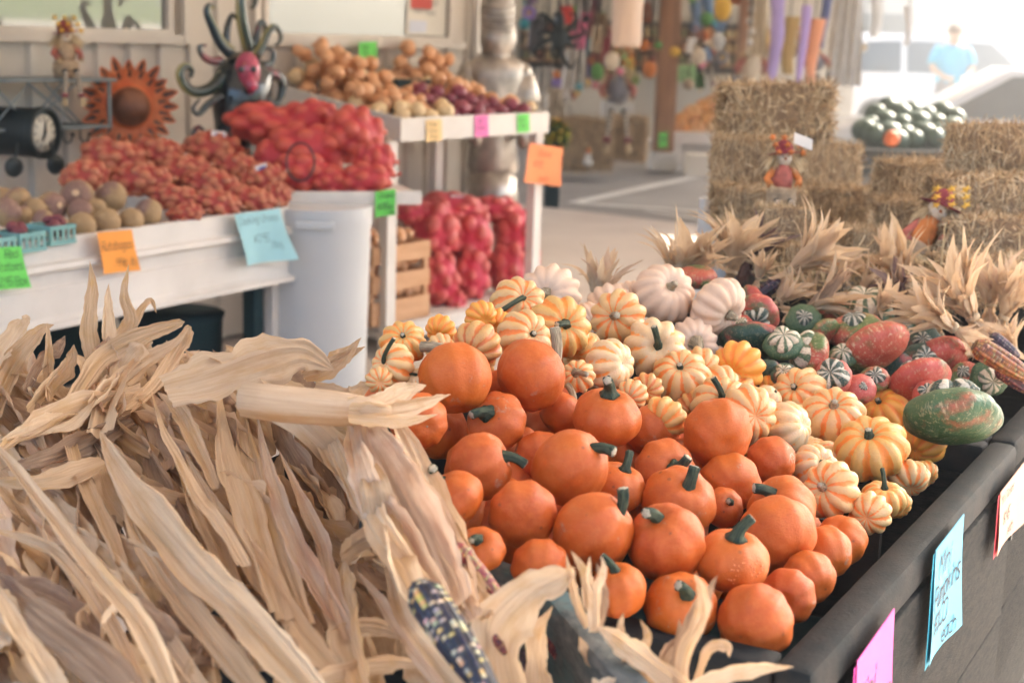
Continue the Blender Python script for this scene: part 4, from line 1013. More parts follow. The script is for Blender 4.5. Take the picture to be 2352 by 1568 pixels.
m = MB(); sP = [at_c(x, y, pmO(max(x, 860), y) - .155) for x, y in ((560, 915), (640, 925), (720, 932), (790, 938), (850, 942), (895, 945))]; sR = [q * cdep(sP[0]) / FD for q in (40, 42, 41, 38, 30, 14)]
m.tube(sP, sR, 22, 0, True, lambda a: 1 + .06 * cos(7 * a) + .05 * cos(3 * a)); part('stalk', m, M_HUSK[0], HB['stalk'])
# filler leaves under the traced ones
r = random.Random(77)
fld = []
for k in range(270):
    x, y = r.uniform(-60, 1060), r.uniform(860, 1640)
    if x > 760 + (y - 1000) * .66 and y < 1600: x -= 420
    if y < 880 + max(0, (x - 350)) * .16: continue
    if y < 1000 and x < 480: ang = r.uniform(.1, 2.6)
    else: ang = r.gauss(2.18, .28)
    L = r.uniform(150, 330) * (.75 if y < 1000 else 1.0)
    p = (x, y); q = (x + L * cos(ang), y - L * sin(ang))
    if q[1] < 770: q = (q[0], 770 + r.uniform(0, 60))
    if q[0] > 800 + (q[1] - 900) * .66: continue
    mid = ((p[0] + q[0]) / 2 + r.gauss(0, 22), (p[1] + q[1]) / 2 + r.gauss(0, 14)); dz = r.uniform(.03, .17)
    P = [at_c(p[0], p[1], pmH(p[0], min(p[1], 1600)) + dz), at_c(mid[0], mid[1], pmH(*mid) + dz - r.uniform(0, .05)), at_c(q[0], q[1], pmH(q[0], q[1]) + dz + r.uniform(-.04, .03))]
    m = MB(); c = cdep(P[1])
    nr = (-(ray(*mid).normalized()) + Vector((r.gauss(0, .4), r.gauss(0, .4), r.uniform(0, .5)))).normalized()
    ribbon(m, cat_rom(P, 18), r.uniform(48, 115) * c / FD, nr, r.uniform(.15, .7), r.uniform(-1, 1), 900 + k, 9, ruff=.25, peak=r.uniform(.25, .6))
    key = min((kk for kk in HB if kk not in ('curl', 'front', 'tuft', 'stalk')), key=lambda kk: (proj(HB[kk].location)[0] - x) ** 2 + (proj(HB[kk].location)[1] - y) ** 2)
    part('husk_leaf', m, r.choice([M_HUSK[0], M_HUSK[0], M_HUSK[1], M_HUSK[1], M_HUSK[2], M_HUSK[3]]), HB[key])
def hcob(key, a, b, kind, rp, ca_, cb_):
    P, Q = at_c(a[0], a[1], ca_), at_c(b[0], b[1], cb_); L = (Q - P).length; k = rp * ca_ / FD / .125
    o = linko('corn_cob', COBS[kind], HB[key]); o.location = inv(HB[key]) @ P; o.scale = (k, k, L); o.rotation_mode = 'QUATERNION'; o.rotation_quaternion = (Q - P).to_track_quat('Z', 'Y')
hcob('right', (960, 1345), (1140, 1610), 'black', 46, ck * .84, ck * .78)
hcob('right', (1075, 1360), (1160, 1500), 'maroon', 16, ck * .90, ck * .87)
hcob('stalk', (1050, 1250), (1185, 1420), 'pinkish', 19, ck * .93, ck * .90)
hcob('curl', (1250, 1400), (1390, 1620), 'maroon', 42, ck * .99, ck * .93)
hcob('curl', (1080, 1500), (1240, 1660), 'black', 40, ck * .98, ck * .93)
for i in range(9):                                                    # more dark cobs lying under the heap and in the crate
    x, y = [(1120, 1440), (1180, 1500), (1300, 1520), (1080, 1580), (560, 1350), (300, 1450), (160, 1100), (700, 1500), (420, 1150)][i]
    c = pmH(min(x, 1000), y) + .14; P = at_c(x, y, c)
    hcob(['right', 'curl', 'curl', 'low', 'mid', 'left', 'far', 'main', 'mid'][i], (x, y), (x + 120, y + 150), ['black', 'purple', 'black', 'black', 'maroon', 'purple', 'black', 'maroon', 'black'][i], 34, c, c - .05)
# ------------------------------------------------------------------ hay bales
M_STRAW = mat_tinted('straw', .7, .25, .15, 30)
def bale_mb(seed, dx=.60, dy=.30, dz=.24, n=3600):
    r = random.Random(seed); m = MB(); K = 10
    # lumpy core, coloured darker to put shade between the straws
    bm = bmesh.new(); bmesh.ops.create_cube(bm, size=1); bmesh.ops.subdivide_edges(bm, edges=bm.edges[:], cuts=K, use_grid_fill=True)
    for v in bm.verts:
        p = Vector(v.co); q = Vector((p.x * dx, p.y * dy, p.z * dz)); k = max(abs(p.x), abs(p.y), abs(p.z)) * 2
        rd = sum(max(0, abs(c) - .34) ** 2 for c in p) ** .5
        q *= (1 - rd * .42); q += q.normalized() * (noise.noise(q * 14 + Vector((seed, 0, 0))) * .018 + noise.noise(q * 5 + Vector((0, seed, 0))) * .02)
        for s in (-.22, .22): q.z *= 1 - .05 * math.exp(-((p.x - s) / .03) ** 2); 
        v.co = q
    cs = [(.26, .16, .085)] * len(bm.verts)
    m.add([v.co.copy() for v in bm.verts], [tuple(q.index for q in f.verts) for f in bm.faces], 0, None, cs); bm.free()
    pal = [(.62, .43, .23), (.72, .54, .31), (.50, .33, .17), (.80, .63, .40), (.56, .37, .20), (.34, .21, .11)]
    ar = [dy * dz, dx * dz, dx * dy]; tot = sum(ar)
    for _ in range(n):
        u = r.random() * tot; ax = 0 if u < ar[0] else (1 if u < ar[0] + ar[1] else 2); sg = r.choice((-1, 1))
        h = [dx / 2, dy / 2, dz / 2]; p = [r.uniform(-1, 1) * h[0] * .96, r.uniform(-1, 1) * h[1] * .96, r.uniform(-1, 1) * h[2] * .96]; p[ax] = sg * h[ax] * r.uniform(.93, 1.01)
        N = Vector((0, 0, 0)); N[ax] = sg
        fl = Vector((r.gauss(0, .55), r.gauss(0, 1), r.gauss(0, 1))) if ax != 0 else Vector((0, r.gauss(0, 1), r.gauss(0, 1)))
        fl = (fl - N * fl.dot(N)).normalized() + N * max(-.1, r.gauss(.2, .42)); fl.normalize()
        L = r.uniform(.03, .13); w = r.uniform(.0010, .0034); s = fl.cross(N + Vector((r.gauss(0, .3), r.gauss(0, .3), r.gauss(0, .3)))).normalized() * w
        a = Vector(p) - fl * L * .4; b = a + fl * L * .55 + N * r.uniform(0, .004); c = a + fl * L
        q = r.uniform(.8, 1.15); cl = tuple(x * q for x in r.choice(pal))
        m.add([a - s, a + s, b + s, b - s, c + s * .5, c - s * .5], [(0, 1, 2, 3), (3, 2, 4, 5)], 0, None, [cl] * 6)
    return m.mesh('straw_bale', M_STRAW, False)
BAL = [bale_mb(k) for k in range(3)]
M_TWINE = paint((0.30, 0.24, 0.16), .8)
def twine_mb(dx=.60, dy=.30, dz=.24):
    m = MB()
    for x in (0,):
        a, b = dy / 2 * 1.0, dz / 2 * .99
        m.tube([(x, -a, -b), (x, a, -b), (x, a, b), (x, -a, b), (x, -a, -b)], .0022, 6)
    return m.mesh('twine', M_TWINE)
TWI = twine_mb()
BASE_AZ = 36
def bale(label, px, py, c, wpx, hpx, az=0, k=None, group='decorative straw bales stacked behind the corn', tilt=0.0):
    P = at_c(px, py, c); W, H = wpx * c / FD, hpx * c / FD
    r = thing('straw_bale', label, 'straw bale', P - Z * H / 2, group)
    o = linko('straw', BAL[k if k is not None else rnd.randrange(3)], r); t = linko('twine', TWI, r); t2 = linko('twine', TWI, r)
    for q in (o, t, t2): q.scale = (W / .60, W / .60 * 1.0, H / .24); q.location = (0, 0, H / 2)
    t.location.x = -.13 * W / .6; t2.location.x = .13 * W / .6
    r.rotation_euler = (tilt + radians(rnd.uniform(-4, 4)), radians(rnd.uniform(-3, 3)), radians(az + rnd.uniform(-6, 6))); return r
cB = cf * 1.42
for a in [
 ('topmost straw bale of the left stack, with ragged bottom straw', 1780, 258, cB * 1.04, 258, 124, 4),
 ('left straw bale of the second row, behind the maroon scarecrow', 1728, 374, cB * .97, 180, 112, -16),
 ('dark straw bale at the right end of the second row, under the topmost one', 1885, 388, cB * 1.04, 176, 108, 24),
 ('left straw bale of the third row, shaggy and overhanging the white drum', 1738, 474, cB * .95, 210, 92, 9),
 ('straw bale in the middle of the third row, between the two scarecrows', 1915, 480, cB * 1.0, 170, 100, -20),
 ('brown straw bale low behind the small pale bale', 1900, 560, cB * .94, 220, 84, 2),
 ('straw bale at lower left behind the dark purple husks', 1720, 560, cB * .92, 150, 90, 0),
 ('straw bale in the low middle of the stack, near the watermelons', 2095, 424, cB * .92, 180, 108, 26),
 ('straw bale under the low middle one, right of the slumped scarecrow', 2120, 510, cB * .88, 210, 104, -10),
 ('topmost straw bale of the right stack, bright along its top edge', 2305, 344, cB * .86, 240, 112, -22),
 ('straw bale second from the top of the right stack', 2262, 452, cB * .83, 256, 100, 16),
 ('straw bale third from the top of the right stack', 2290, 548, cB * .80, 280, 100, -8),
 ('lowest straw bale at far right, mostly behind the corn', 2270, 640, cB * .77, 260, 110, 4),
 ('small pale straw bale under the maroon scarecrow', 1798, 520, cB * .80, 132, 88, -2),
 ('small straw bale at the foot of the slumped scarecrow', 1998, 570, cB * .80, 112, 90, 6),
 ('small straw bale low in the corn, left of the striped stockings', 2045, 640, cB * .76, 130, 90, -5),
 ('small tan straw bale lying low between the purple husks and the cream fan', 1850, 592, cB * .78, 150, 62, 3),
 ('straw bale at the far right edge below the right stack', 2360, 600, cB * .80, 150, 90, 3),
]: bale(*a)
# straw shed round the bales
m = MB(); r = random.Random(9)
for _ in range(900):
    p = at_c(r.uniform(1780, 2360), r.gauss(630, 14), cB * r.uniform(.74, .84)); d = Vector((r.gauss(0, 1), r.gauss(0, 1), r.gauss(.1, .4))).normalized(); s = d.cross(Vector((r.gauss(0, 1), r.gauss(0, 1), 1))).normalized() * .0013
    L = r.uniform(.05, .13); cl = r.choice([(.6, .45, .24), (.5, .35, .18), (.7, .55, .33)]); m.add([p - s, p + s, p + d * L + s, p + d * L - s], [(0, 1, 2, 3)], 0, None, [cl] * 4)
o = linko('loose_straw', m.mesh('loose_straw', M_STRAW, False)); tag(o, 'loose straw scattered among the corn bundles below the bales', 'straw', None, 'stuff')
# the tables that carry the bales, and the white drum
tt = thing('long_table', 'long dark table under the straw bales', 'table', at_z(1960, 700, 0) if False else Vector((at_c(1960, 640, cB * .95).x, at_c(1960, 640, cB * .95).y, 0)))
zt = at_c(1990, 604, cB * .94).z - .02
tx0, tx1 = at_c(1700, 560, cB * .92).x, at_c(2480, 560, cB * .92).x; ty0, ty1 = at_c(2000, 600, cB * .80).y, at_c(2000, 600, cB * 1.10).y
tt.location = ((tx0 + tx1) / 2, (ty0 + ty1) / 2, 0)
w = MB(); w.box(((tx0 + tx1) / 2, (ty0 + ty1) / 2, zt), (tx1 - tx0, ty1 - ty0, .05)); part('tabletop', w, M_BINF, tt, False)
for a in (tx0 + .06, tx1 - .06):
    for b in (ty0 + .06, ty1 - .06):
        w = MB(); w.box((a, b, (zt - .03) / 2), (.08, .08, zt - .03)); part('leg', w, M_BINF, tt, False)
dp = at_c(1664, 520, cB * .99)
w = MB(); R0 = 62 * cdep(dp) / FD
w.lathe([(R0 * .94, .0), (R0, .02), (R0, .30), (R0 * 1.03, .31), (R0 * 1.03, .33), (R0, .34), (R0, .60), (R0 * 1.03, .61), (R0 * 1.03, .63), (R0 * .99, .64), (R0 * .99, at_c(1664, 455, cdep(dp)).z)], Vector((dp.x, dp.y, 0)), Z, 40)
solo('white_drum', w, M_PLASTIC, 'white plastic drum standing under the overhanging left bales', 'drum', Vector((dp.x, dp.y, 0)), auto=40)

# ------------------------------------------------------------------ scarecrow dolls
FAB = {'maroon': paint((.25, .035, .05), .9, .3, 30), 'plaid': paint((.42, .12, .09), .9, .4, 40), 'orange': paint((.62, .20, .05), .9, .3, 25), 'yellow': paint((.7, .42, .06), .9, .25, 25),
       'burlap': paint((.42, .30, .19), .95, .25, 60), 'blue': paint((.16, .25, .40), .9, .2, 20), 'white': paint((.72, .68, .62), .85, .15, 10), 'black': paint((.03, .03, .035), .8), 'skin': paint((.62, .40, .28), .8, .1, 10),
       'purple': paint((.30, .20, .52), .8, .2, 8), 'grey': paint((.24, .23, .25), .9), 'cream': paint((.72, .60, .45), .85), 'green': paint((.12, .30, .08), .8), 'teal': paint((.05, .30, .36), .7), 'pink': paint((.75, .18, .3), .8), 'red': paint((.6, .05, .04), .7)}
M_RAF = mat_tinted('raffia', .7, .3, .15, 30)
def raffia(m, o, d, L, n, sp, r, w=.0016):
    for _ in range(n):
        q = (Vector(d).normalized() + Vector((r.gauss(0, sp), r.gauss(0, sp), r.gauss(0, sp)))).normalized(); a = Vector(o); s = q.orthogonal().normalized() * w
        l = L * r.uniform(.6, 1.1); b = a + q * l * .6; c = b + (q + Vector((r.gauss(0, .2), r.gauss(0, .2), -.5))).normalized() * l * .4; cl = random.Random(_).choice([(.66, .50, .28), (.55, .38, .2), (.74, .6, .38)])
        m.add([a - s, a + s, b + s, b - s, c + s, c - s], [(0, 1, 2, 3), (3, 2, 4, 5)], 0, None, [cl] * 6)
def doll(label, P, S, lean=(0, 0), face=Vector((0, -1, 0)), shirt='maroon', hat='maroon', legdir=(.3, -.9), bag=True, group='seated scarecrow dolls', seed=0):
    """sitting scarecrow doll, seat at P, overall sitting height about S"""
    r = random.Random(seed); k = S; root = thing('scarecrow_doll', label, 'scarecrow doll', P, group)
    f = face.normalized(); sd = f.cross(Z).normalized(); ln = Vector((0, 0, 1)) + sd * lean[0] + f * lean[1]; ln.normalize()
    P = Vector(P)
    if bag:
        m = MB(); m.lathe([(.12 * k, 0), (.17 * k, .02 * k), (.19 * k, .12 * k), (.18 * k, .22 * k), (.165 * k, .25 * k), (.13 * k, .26 * k)], P, ln, 20, 0, lambda a, i: 1 + .05 * sin(5 * a)); part('burlap_seat', m, FAB['burlap'], root)
        m = MB(); m.tube([P + ln * .2 * k + (sd * cos(a) + f * sin(a)) * .187 * k for a in [2 * pi * i / 24 for i in range(25)]], .006 * k, 5); part('rope', m, M_TIE, root)
    B = P + ln * .2 * k
    m = MB(); m.lathe([(.05 * k, 0), (.13 * k, .03 * k), (.14 * k, .14 * k), (.12 * k, .26 * k), (.07 * k, .33 * k), (.03 * k, .35 * k)], B, ln, 20, 0, lambda a, i: 1 + .06 * sin(3 * a + i)); part('shirt', m, FAB[shirt], root)
    H = B + ln * .42 * k
    m = MB(); m.ball(H, (.10 * k, .10 * k, .11 * k), n=18, m=12); part('head', m, FAB['cream'], root)
    m = MB(); m.ball(H + f * .10 * k, (.014 * k,) * 3); m.tube([H + f * .098 * k, H + f * .17 * k - Z * .01 * k], [.018 * k, .003 * k], 7); part('nose', m, FAB['orange'], root)
    for s in (-1, 1):
        m = MB(); m.ball(H + f * .088 * k + sd * s * .038 * k + ln * .03 * k, .010 * k, n=8, m=6); part('eye', m, FAB['black'], root)
    m = MB()
    for s in (-1, 1): raffia(m, H + sd * s * .07 * k + ln * .03 * k, sd * s * .6 - Z * .8 + f * .2, .26 * k, 90, .34, r, .004 * k)
    raffia(m, H + ln * .10 * k, f * .5 - Z * .2, .14 * k, 40, .5, r, .003 * k); raffia(m, H + ln * .2 * k, -sd * .9 + Z * .3, .20 * k, 40, .35, r, .003 * k); part('hair', m, M_RAF, root, False)
    m = MB(); m.lathe([(.20 * k, .0), (.205 * k, .008 * k), (.115 * k, .02 * k), (.115 * k, .07 * k), (.09 * k, .12 * k), (.05 * k, .165 * k), (.01 * k, .18 * k)], H + ln * .05 * k, (ln + sd * .15).normalized(), 22, 0, lambda a, i: 1 + (.10 if i < 2 else .03) * sin(4 * a + i)); ht = part('hat', m, FAB[hat], root)
    m = MB(); r2 = random.Random(seed + 3)
    for i in range(9):
        a = r2.uniform(0, 6.28); o = H + ln * (.08 + .09 * (i % 3)) * k + (f * .11 + sd * .05 * (i - 4)) * k; pts = []
        for j in range(10): rr = .055 * k * (1 if j % 2 == 0 else .45); pts.append(o + f * .02 * k * (1 + i * .3) + (sd * cos(a + j * .628) + ln * sin(a + j * .628)) * rr)
        m.add(pts + [o + f * .035 * k * (1 + i * .3)], [(j, (j + 1) % 10, 10) for j in range(10)])
    q = part('leaf_trim', m, FAB['orange' if seed % 2 else 'yellow'], root, False); q.parent = ht
    for s in (-1, 1):
        sh = B + ln * .29 * k + sd * s * .10 * k; el = sh + sd * s * .10 * k - ln * .13 * k + f * .05 * k; ha = el - ln * .06 * k + f * .12 * k - sd * s * .03 * k
        m = MB(); m.tube([sh, (sh + el) / 2, el, (el + ha) / 2, ha], [.045 * k, .047 * k, .042 * k, .04 * k, .045 * k], 10); part('sleeve', m, FAB['plaid' if shirt != 'plaid' else 'orange'], root)
        m = MB(); raffia(m, ha, (ha - el), .10 * k, 34, .35, r, .003 * k); part('straw_hand', m, M_RAF, root, False)
        hp = P + ln * .10 * k + sd * s * .08 * k + f * .14 * k; d = (f * legdir[0] + Z * legdir[1] + sd * s * .12).normalized(); kn = hp + f * .12 * k + Z * .02 * k; ft = kn + d * .34 * k
        m = MB(); n = 12
        for i in range(n):
            a0, a1 = kn + (ft - kn) * (i / n), kn + (ft - kn) * ((i + 1) / n); m.tube([a0, a1], [.030 * k, .030 * k], 9, i % 2)
        m.tube([hp, kn], [.035 * k, .031 * k], 9, 0); part('striped_leg', m, [FAB['black'], FAB['cream']], root)
        m = MB(); m.tube([ft, ft + d * .05 * k], [.045 * k, .05 * k], 10); bt = part('boot', m, FAB['maroon'], root)
        m = MB(); raffia(m, ft + d * .05 * k, d, .14 * k, 60, .22, r, .004 * k); q = part('raffia_fringe', m, M_RAF, root, False); q.parent = bt
    return root
c1 = cB * .84; d1 = at_c(1790, 478, c1)
doll('scarecrow doll with a maroon leaf hat sitting on the small pale bale', d1, 185 * c1 / FD / .62 * .62, lean=(-.05, -.1), shirt='plaid', hat='maroon', legdir=(.8, -.35), seed=3)
c2 = cB * .80; d2 = at_c(2078, 606, c2)
doll('scarecrow doll slumped sideways with an orange collar and long raffia hair', d2, 230 * c2 / FD, lean=(-.55, -.1), shirt='orange', hat='maroon', legdir=(.5, -.8), seed=4)
tg = MB(); q = at_c(1845, 325, c1 * .95); tg.box(q, (.05, .002, .028), Vector((1, 0, -.35))); solo('swing_tag', tg, FAB['white'], 'white swing tag hanging from the maroon scarecrow hat', 'tag', q, smooth=False)

# ------------------------------------------------------------------ net bags
M_NET = {}
def mat_net(name, a, b):
    t = NT(name); o = t.obj(); k = t.tint()
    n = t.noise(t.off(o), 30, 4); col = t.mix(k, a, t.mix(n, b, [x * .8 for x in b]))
    w = t.n('ShaderNodeTexWave', wave_type='BANDS', bands_direction='DIAGONAL'); t.l(o, w.inputs[0]); w.inputs['Scale'].default_value = 130; w.inputs['Distortion'].default_value = 1.5
    col = t.mix(t.math('MULTIPLY', w.outputs[1], .22), col, a); t.bump(w.outputs[1], .2, .002)
    return t.fin(col, .42, .4)
M_NETRED = mat_net('red_net', (.50, .035, .05), (.66, .13, .075))
M_NETPINK = mat_net('pink_red_net', (.66, .05, .10), (.74, .17, .13))
M_NETSMALL = mat_net('fine_orange_net', (.40, .045, .035), (.60, .24, .12))
def bag_mb(seed, dim, ro, mat, n=26, sub_=5):
    r = random.Random(seed); S = []
    for _ in range(1600):
        p = Vector((r.uniform(-1, 1), r.uniform(-1, 1), r.uniform(-1, 1)))
        if p.length < .05: continue
        p = p.normalized() * (1 if r.random() < .95 else .6)
        p = Vector((p.x * (dim[0] - ro * .8), p.y * (dim[1] - ro * .8), p.z * (dim[2] - ro * .8)))
        if all((p - q).length > ro * 1.45 for q, _ in S): S.append((p, ro * r.uniform(.85, 1.12)))
        if len(S) >= 90: break
    bm = bmesh.new(); bmesh.ops.create_icosphere(bm, subdivisions=sub_, radius=1); vs = []; cs = []
    for v in bm.verts:
        d = Vector((v.co.x * dim[0], v.co.y * dim[1], v.co.z * dim[2])).normalized(); best = 0; bu = 0; ext = []
        for p, R in S:
            b = p.dot(d); disc = b * b - p.length_squared + R * R
            if disc > 0: ext.append((b + sqrt(disc), sqrt(disc) / R))
        env = 1 / sqrt((d.x / dim[0]) ** 2 + (d.y / dim[1]) ** 2 + (d.z / dim[2]) ** 2) 
        if ext: e, k = max(ext); rr = min(max(e, env * .84), env * 1.15); bu = k if e > env * .84 else 0
        else: rr = env * .84
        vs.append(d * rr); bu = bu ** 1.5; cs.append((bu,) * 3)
    m = MB(); m.add(vs, [tuple(q.index for q in f.verts) for f in bm.faces], 0, None, cs); bm.free()
    return m.mesh('net', mat)
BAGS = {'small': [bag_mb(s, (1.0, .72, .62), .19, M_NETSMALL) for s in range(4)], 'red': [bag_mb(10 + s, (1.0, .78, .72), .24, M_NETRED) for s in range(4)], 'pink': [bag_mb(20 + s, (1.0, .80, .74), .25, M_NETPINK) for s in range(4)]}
def neck_mb(mat_i=0):
    m = MB(); m.tube([(.9, 0, 0), (1.06, 0, .04), (1.18, .03, .02)], [.13, .035, .09], 10, 0, True, lambda a: 1 + .2 * cos(5 * a)); return m
NECK = {k: neck_mb().mesh('net_neck', mt) for k, mt in (('small', M_NETSMALL), ('red', M_NETRED), ('pink', M_NETPINK))}
_m = MB(); _m.tube([(1.05, -.05, .04), (1.06, 0, .09), (1.06, .05, .04), (1.12, .16, .0), (1.2, .26, -.04)], [.015, .018, .018, .014, .01], 6); CLIP = _m.mesh('white_tie', paint((.78, .76, .75), .5))
_m = MB(); _m.box((0, -.3, .5), (.5, .03, .25), Vector((1, .1, 0))); _m.box((.02, -.32, .5), (.3, .02, .10), Vector((1, .1, 0)), mi=1); LABL = _m.mesh('paper_label', [paint((.78, .76, .74), .5), paint((.08, .14, .4), .5)], False)
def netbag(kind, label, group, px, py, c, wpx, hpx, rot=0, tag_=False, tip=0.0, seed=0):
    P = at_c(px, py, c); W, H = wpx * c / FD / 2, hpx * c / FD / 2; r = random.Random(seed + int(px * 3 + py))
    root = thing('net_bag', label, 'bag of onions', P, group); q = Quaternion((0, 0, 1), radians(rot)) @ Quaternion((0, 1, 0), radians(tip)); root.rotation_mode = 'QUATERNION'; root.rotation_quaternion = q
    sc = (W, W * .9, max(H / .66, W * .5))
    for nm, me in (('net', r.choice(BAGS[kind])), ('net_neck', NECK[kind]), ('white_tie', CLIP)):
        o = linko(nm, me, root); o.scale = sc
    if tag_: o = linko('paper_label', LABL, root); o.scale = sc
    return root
# ------------------------------------------------------------------ white bench on the left
W_, WN = azv(36), azv(126)                          # along the shop wall, and out of it
BU, BN = azv(29), azv(119)
bE = at_c(665, 475, 5.75); ZB = bE.z; bE = Vector((bE.x, bE.y, 0)); bS = bE - BU * 2.6
bench = thing('produce_bench', 'white painted produce bench with moulded front boards', 'bench', bE - BU * 1.3)
m = MB(); pf = [(0, 0), (.004, -.072), (.026, -.078), (.03, -.092), (.022, -.102), (.0, -.108), (0, -.15), (.008, -.156), (.008, -.250), (.02, -.262), (.034, -.268), (.034, -.284), (-.03, -.284), (-.03, 0)]
vs = [Vector((q.x, q.y, ZB)) + BN * a + Z * b for q in (bS, bE) for a, b in pf]; n = len(pf)
m.add(vs, [(i, (i + 1) % n, n + (i + 1) % n, n + i) for i in range(n)] + [tuple(range(n))[::-1], tuple(range(n, 2 * n))]); part('front_moulding', m, M_WHITE, bench, False)
m = MB(); m.box((bS + bE) / 2 - BN * .43 + Z * (ZB - .09), (2.6, .80, .03), BU); part('bench_top', m, M_WHITE, bench, False)
m = MB(); m.box(bE - BN * .43 + Z * (ZB - .14) - BU * .0105, (.02, .80, .27), BU); part('end_board', m, M_WHITE, bench, False)
for k in (-.10, -2.4):
    for d in (-.10, -.75):
        m = MB(); m.box(bE + BU * k + BN * d + Z * (ZB - .284) / 2, (.055, .055, ZB - .286), BU); part('leg', m, M_TEAL_SHADE, bench, False)
m = MB(); m.box(bE + BU * -.035 - BN * .06 + Z * (ZB - .29) / 2, (.04, .04, ZB - .29), BU); part('white_leg', m, M_WHITE, bench, False)
m = MB(); m.box(bE - BU * 1.3 - BN * .80 + Z * .28, (2.2, .02, .52), BU); part('shade_panel', m, M_TEAL_SHADE, bench, False)  # dark sheet added for the shade under the bench
m = MB(); tp = at_c(395, 800, 5.9); m.lathe([(.16, 0), (.19, .03), (.2, .30), (.21, .33)], Vector((tp.x, tp.y, 0)), Z, 24); solo('dark_tub', m, M_TEAL_SHADE, 'dark round tub barely visible under the bench', 'tub', Vector((tp.x, tp.y, 0)))
pmB = plane_map([(650, 465, 5.72), (0, 560, 4.62), (400, 330, 6.15)])
# produce on the bench
def mat_ruta():
    t = NT('rutabaga_skin'); o = t.off(t.obj()); sx = t.n('ShaderNodeSeparateXYZ'); t.l(t.obj(), sx.inputs[0])
    f = t.math('ADD', sx.outputs[2], t.math('MULTIPLY', t.math('SUBTRACT', t.noise(o, 1.8, 4), .5), 1.3))
    col = t.mix(t.ramp(t.math('MULTIPLY_ADD', f, .5, .5), [(.60, 0), (.80, 1)]), (0.40, 0.26, 0.13), (0.27, 0.15, 0.12))
    col = t.mix(t.math('MULTIPLY', t.ramp(t.noise(o, 6, 5, .7), [(.55, 0), (.65, 1)]), .6), col, (.58, .42, .24)); t.bump(t.noise(o, 8, 4), .3, .04); return t.fin(col, .55, .35)
M_RUTA = mat_ruta(); M_TOP = paint((.66, .46, .28), .7)
RT = [gourd_mb(0, 0, .92, .06, -.10, 200 + s, 28, 18).mesh('root', M_RUTA) for s in range(3)]
_m = MB(); _m.lathe([(.02, .84), (.20, .86), (.22, .90), (.16, .93), (.02, .92)], n=14); RCUT = _m.mesh('cut_top', M_TOP)
RL = [(178,453,80,70,1,'rutabaga in the back row, second largest, pale topped'),(255,452,74,72,1,'rutabaga in the back row touching the net bags, dusky lower half'),(118,476,72,62,1,'purple brown rutabaga with a round pale cut top facing out'),
 (340,489,68,60,0,'tan rutabaga at the right end beside the small onion bags'),(245,510,66,54,0,'dusky purple rutabaga in the front row over the orange sign'),(302,506,58,50,0,'plain tan rutabaga in the front row, second from the right'),
 (188,520,66,52,0,'two toned rutabaga in the front row left of the dusky one'),(185,488,62,50,0,'rutabaga squeezed behind the two toned one'),(80,482,50,56,0,'tan rutabaga left of the one with the cut top'),(135,525,58,56,0,'tan rutabaga behind the right green punnet'),
 (40,462,66,44,0,'long tan potato shaped root at the back left'),(15,488,70,44,0,'long brown root at the left edge'),(50,495,50,40,0,'dark root between the punnets and the rutabagas'),(222,480,50,44,0,'small root in the gap between the two big back ones'),(100,508,56,44,0,'brown root just behind the punnets'),(8,452,40,44,0,'brown root in the far left back corner')]
its = [[x, y, max(w, h) / 2, pmB(x, y) - .05, 1.0, 0] for x, y, w, h, c, l in RL]; relax(its, 40, .8)
for (x, y, w, h, ct_, lb), a in zip(RL, its):
    o = place_gourd('rutabaga', 'rutabaga', 'rutabagas on the white bench', lb, x, y, w, h, a[3], rnd.choice(RT), None, (x + rnd.uniform(-34, 34), y + rnd.uniform(-34, 30), 1 if ct_ else rnd.choice((1, -1)))); o.children[0].name = 'root'
    if ct_: linko('cut_top', RCUT, o)
M_PUN = paint((.20, .42, .40), .6, .12, 8)
M_RPOT = paint((.20, .05, .06), .6, .35, 30)
_m = MB(); _m.ball((0, 0, 0), (1, .8, .75), n=14, m=10); RPM = _m.mesh('red_potato', M_RPOT)
for k, (x, y, lb) in enumerate([(118, 535, 'green punnet of small red potatoes nearest the rutabagas'), (48, 552, 'middle green punnet of red potatoes'), (-22, 565, 'green punnet of red potatoes cut by the left edge')]):
    c = pmB(x, y) * .985; P = at_c(x, y + 8, c); rt = thing('punnet', lb, 'punnet', P, 'green punnets on the bench'); m = MB(); a, b, h = .052, .052, .062
    for i, (u, v, s) in enumerate(((BU, BN, a), (BN, -BU, b), (-BU, -BN, a), (-BN, BU, b))):
        for zz in (.006, h - .008): m.box(P + v * s * 1.02 + Z * (zz - .02), (s * 2.1, .003, .014), u)
        for j in range(-2, 3): m.box(P + v * s * 1.0 + u * (j * s * .45) + Z * (h / 2 - .02), (.010, .0025, h - .01), u)
    m.box(P - Z * .017, (a * 2, b * 2, .004), BU); part('basket', m, M_PUN, rt, False)
    for j in range(6):
        o = linko('red_potato', RPM); o.location = P + BU * rnd.uniform(-.035, .035) + BN * rnd.uniform(-.03, .03) + Z * (.03 + .012 * (j % 3)); s = rnd.uniform(.017, .024); o.scale = (s * 1.2, s, s); o.rotation_euler = (0, rnd.uniform(-.4, .4), rnd.uniform(0, 3))
        tag(o, '%s small dark red potato in the %s green punnet' % (ORD[j], ('right', 'middle', 'left')[k]), 'potato', 'red potatoes in the punnets')
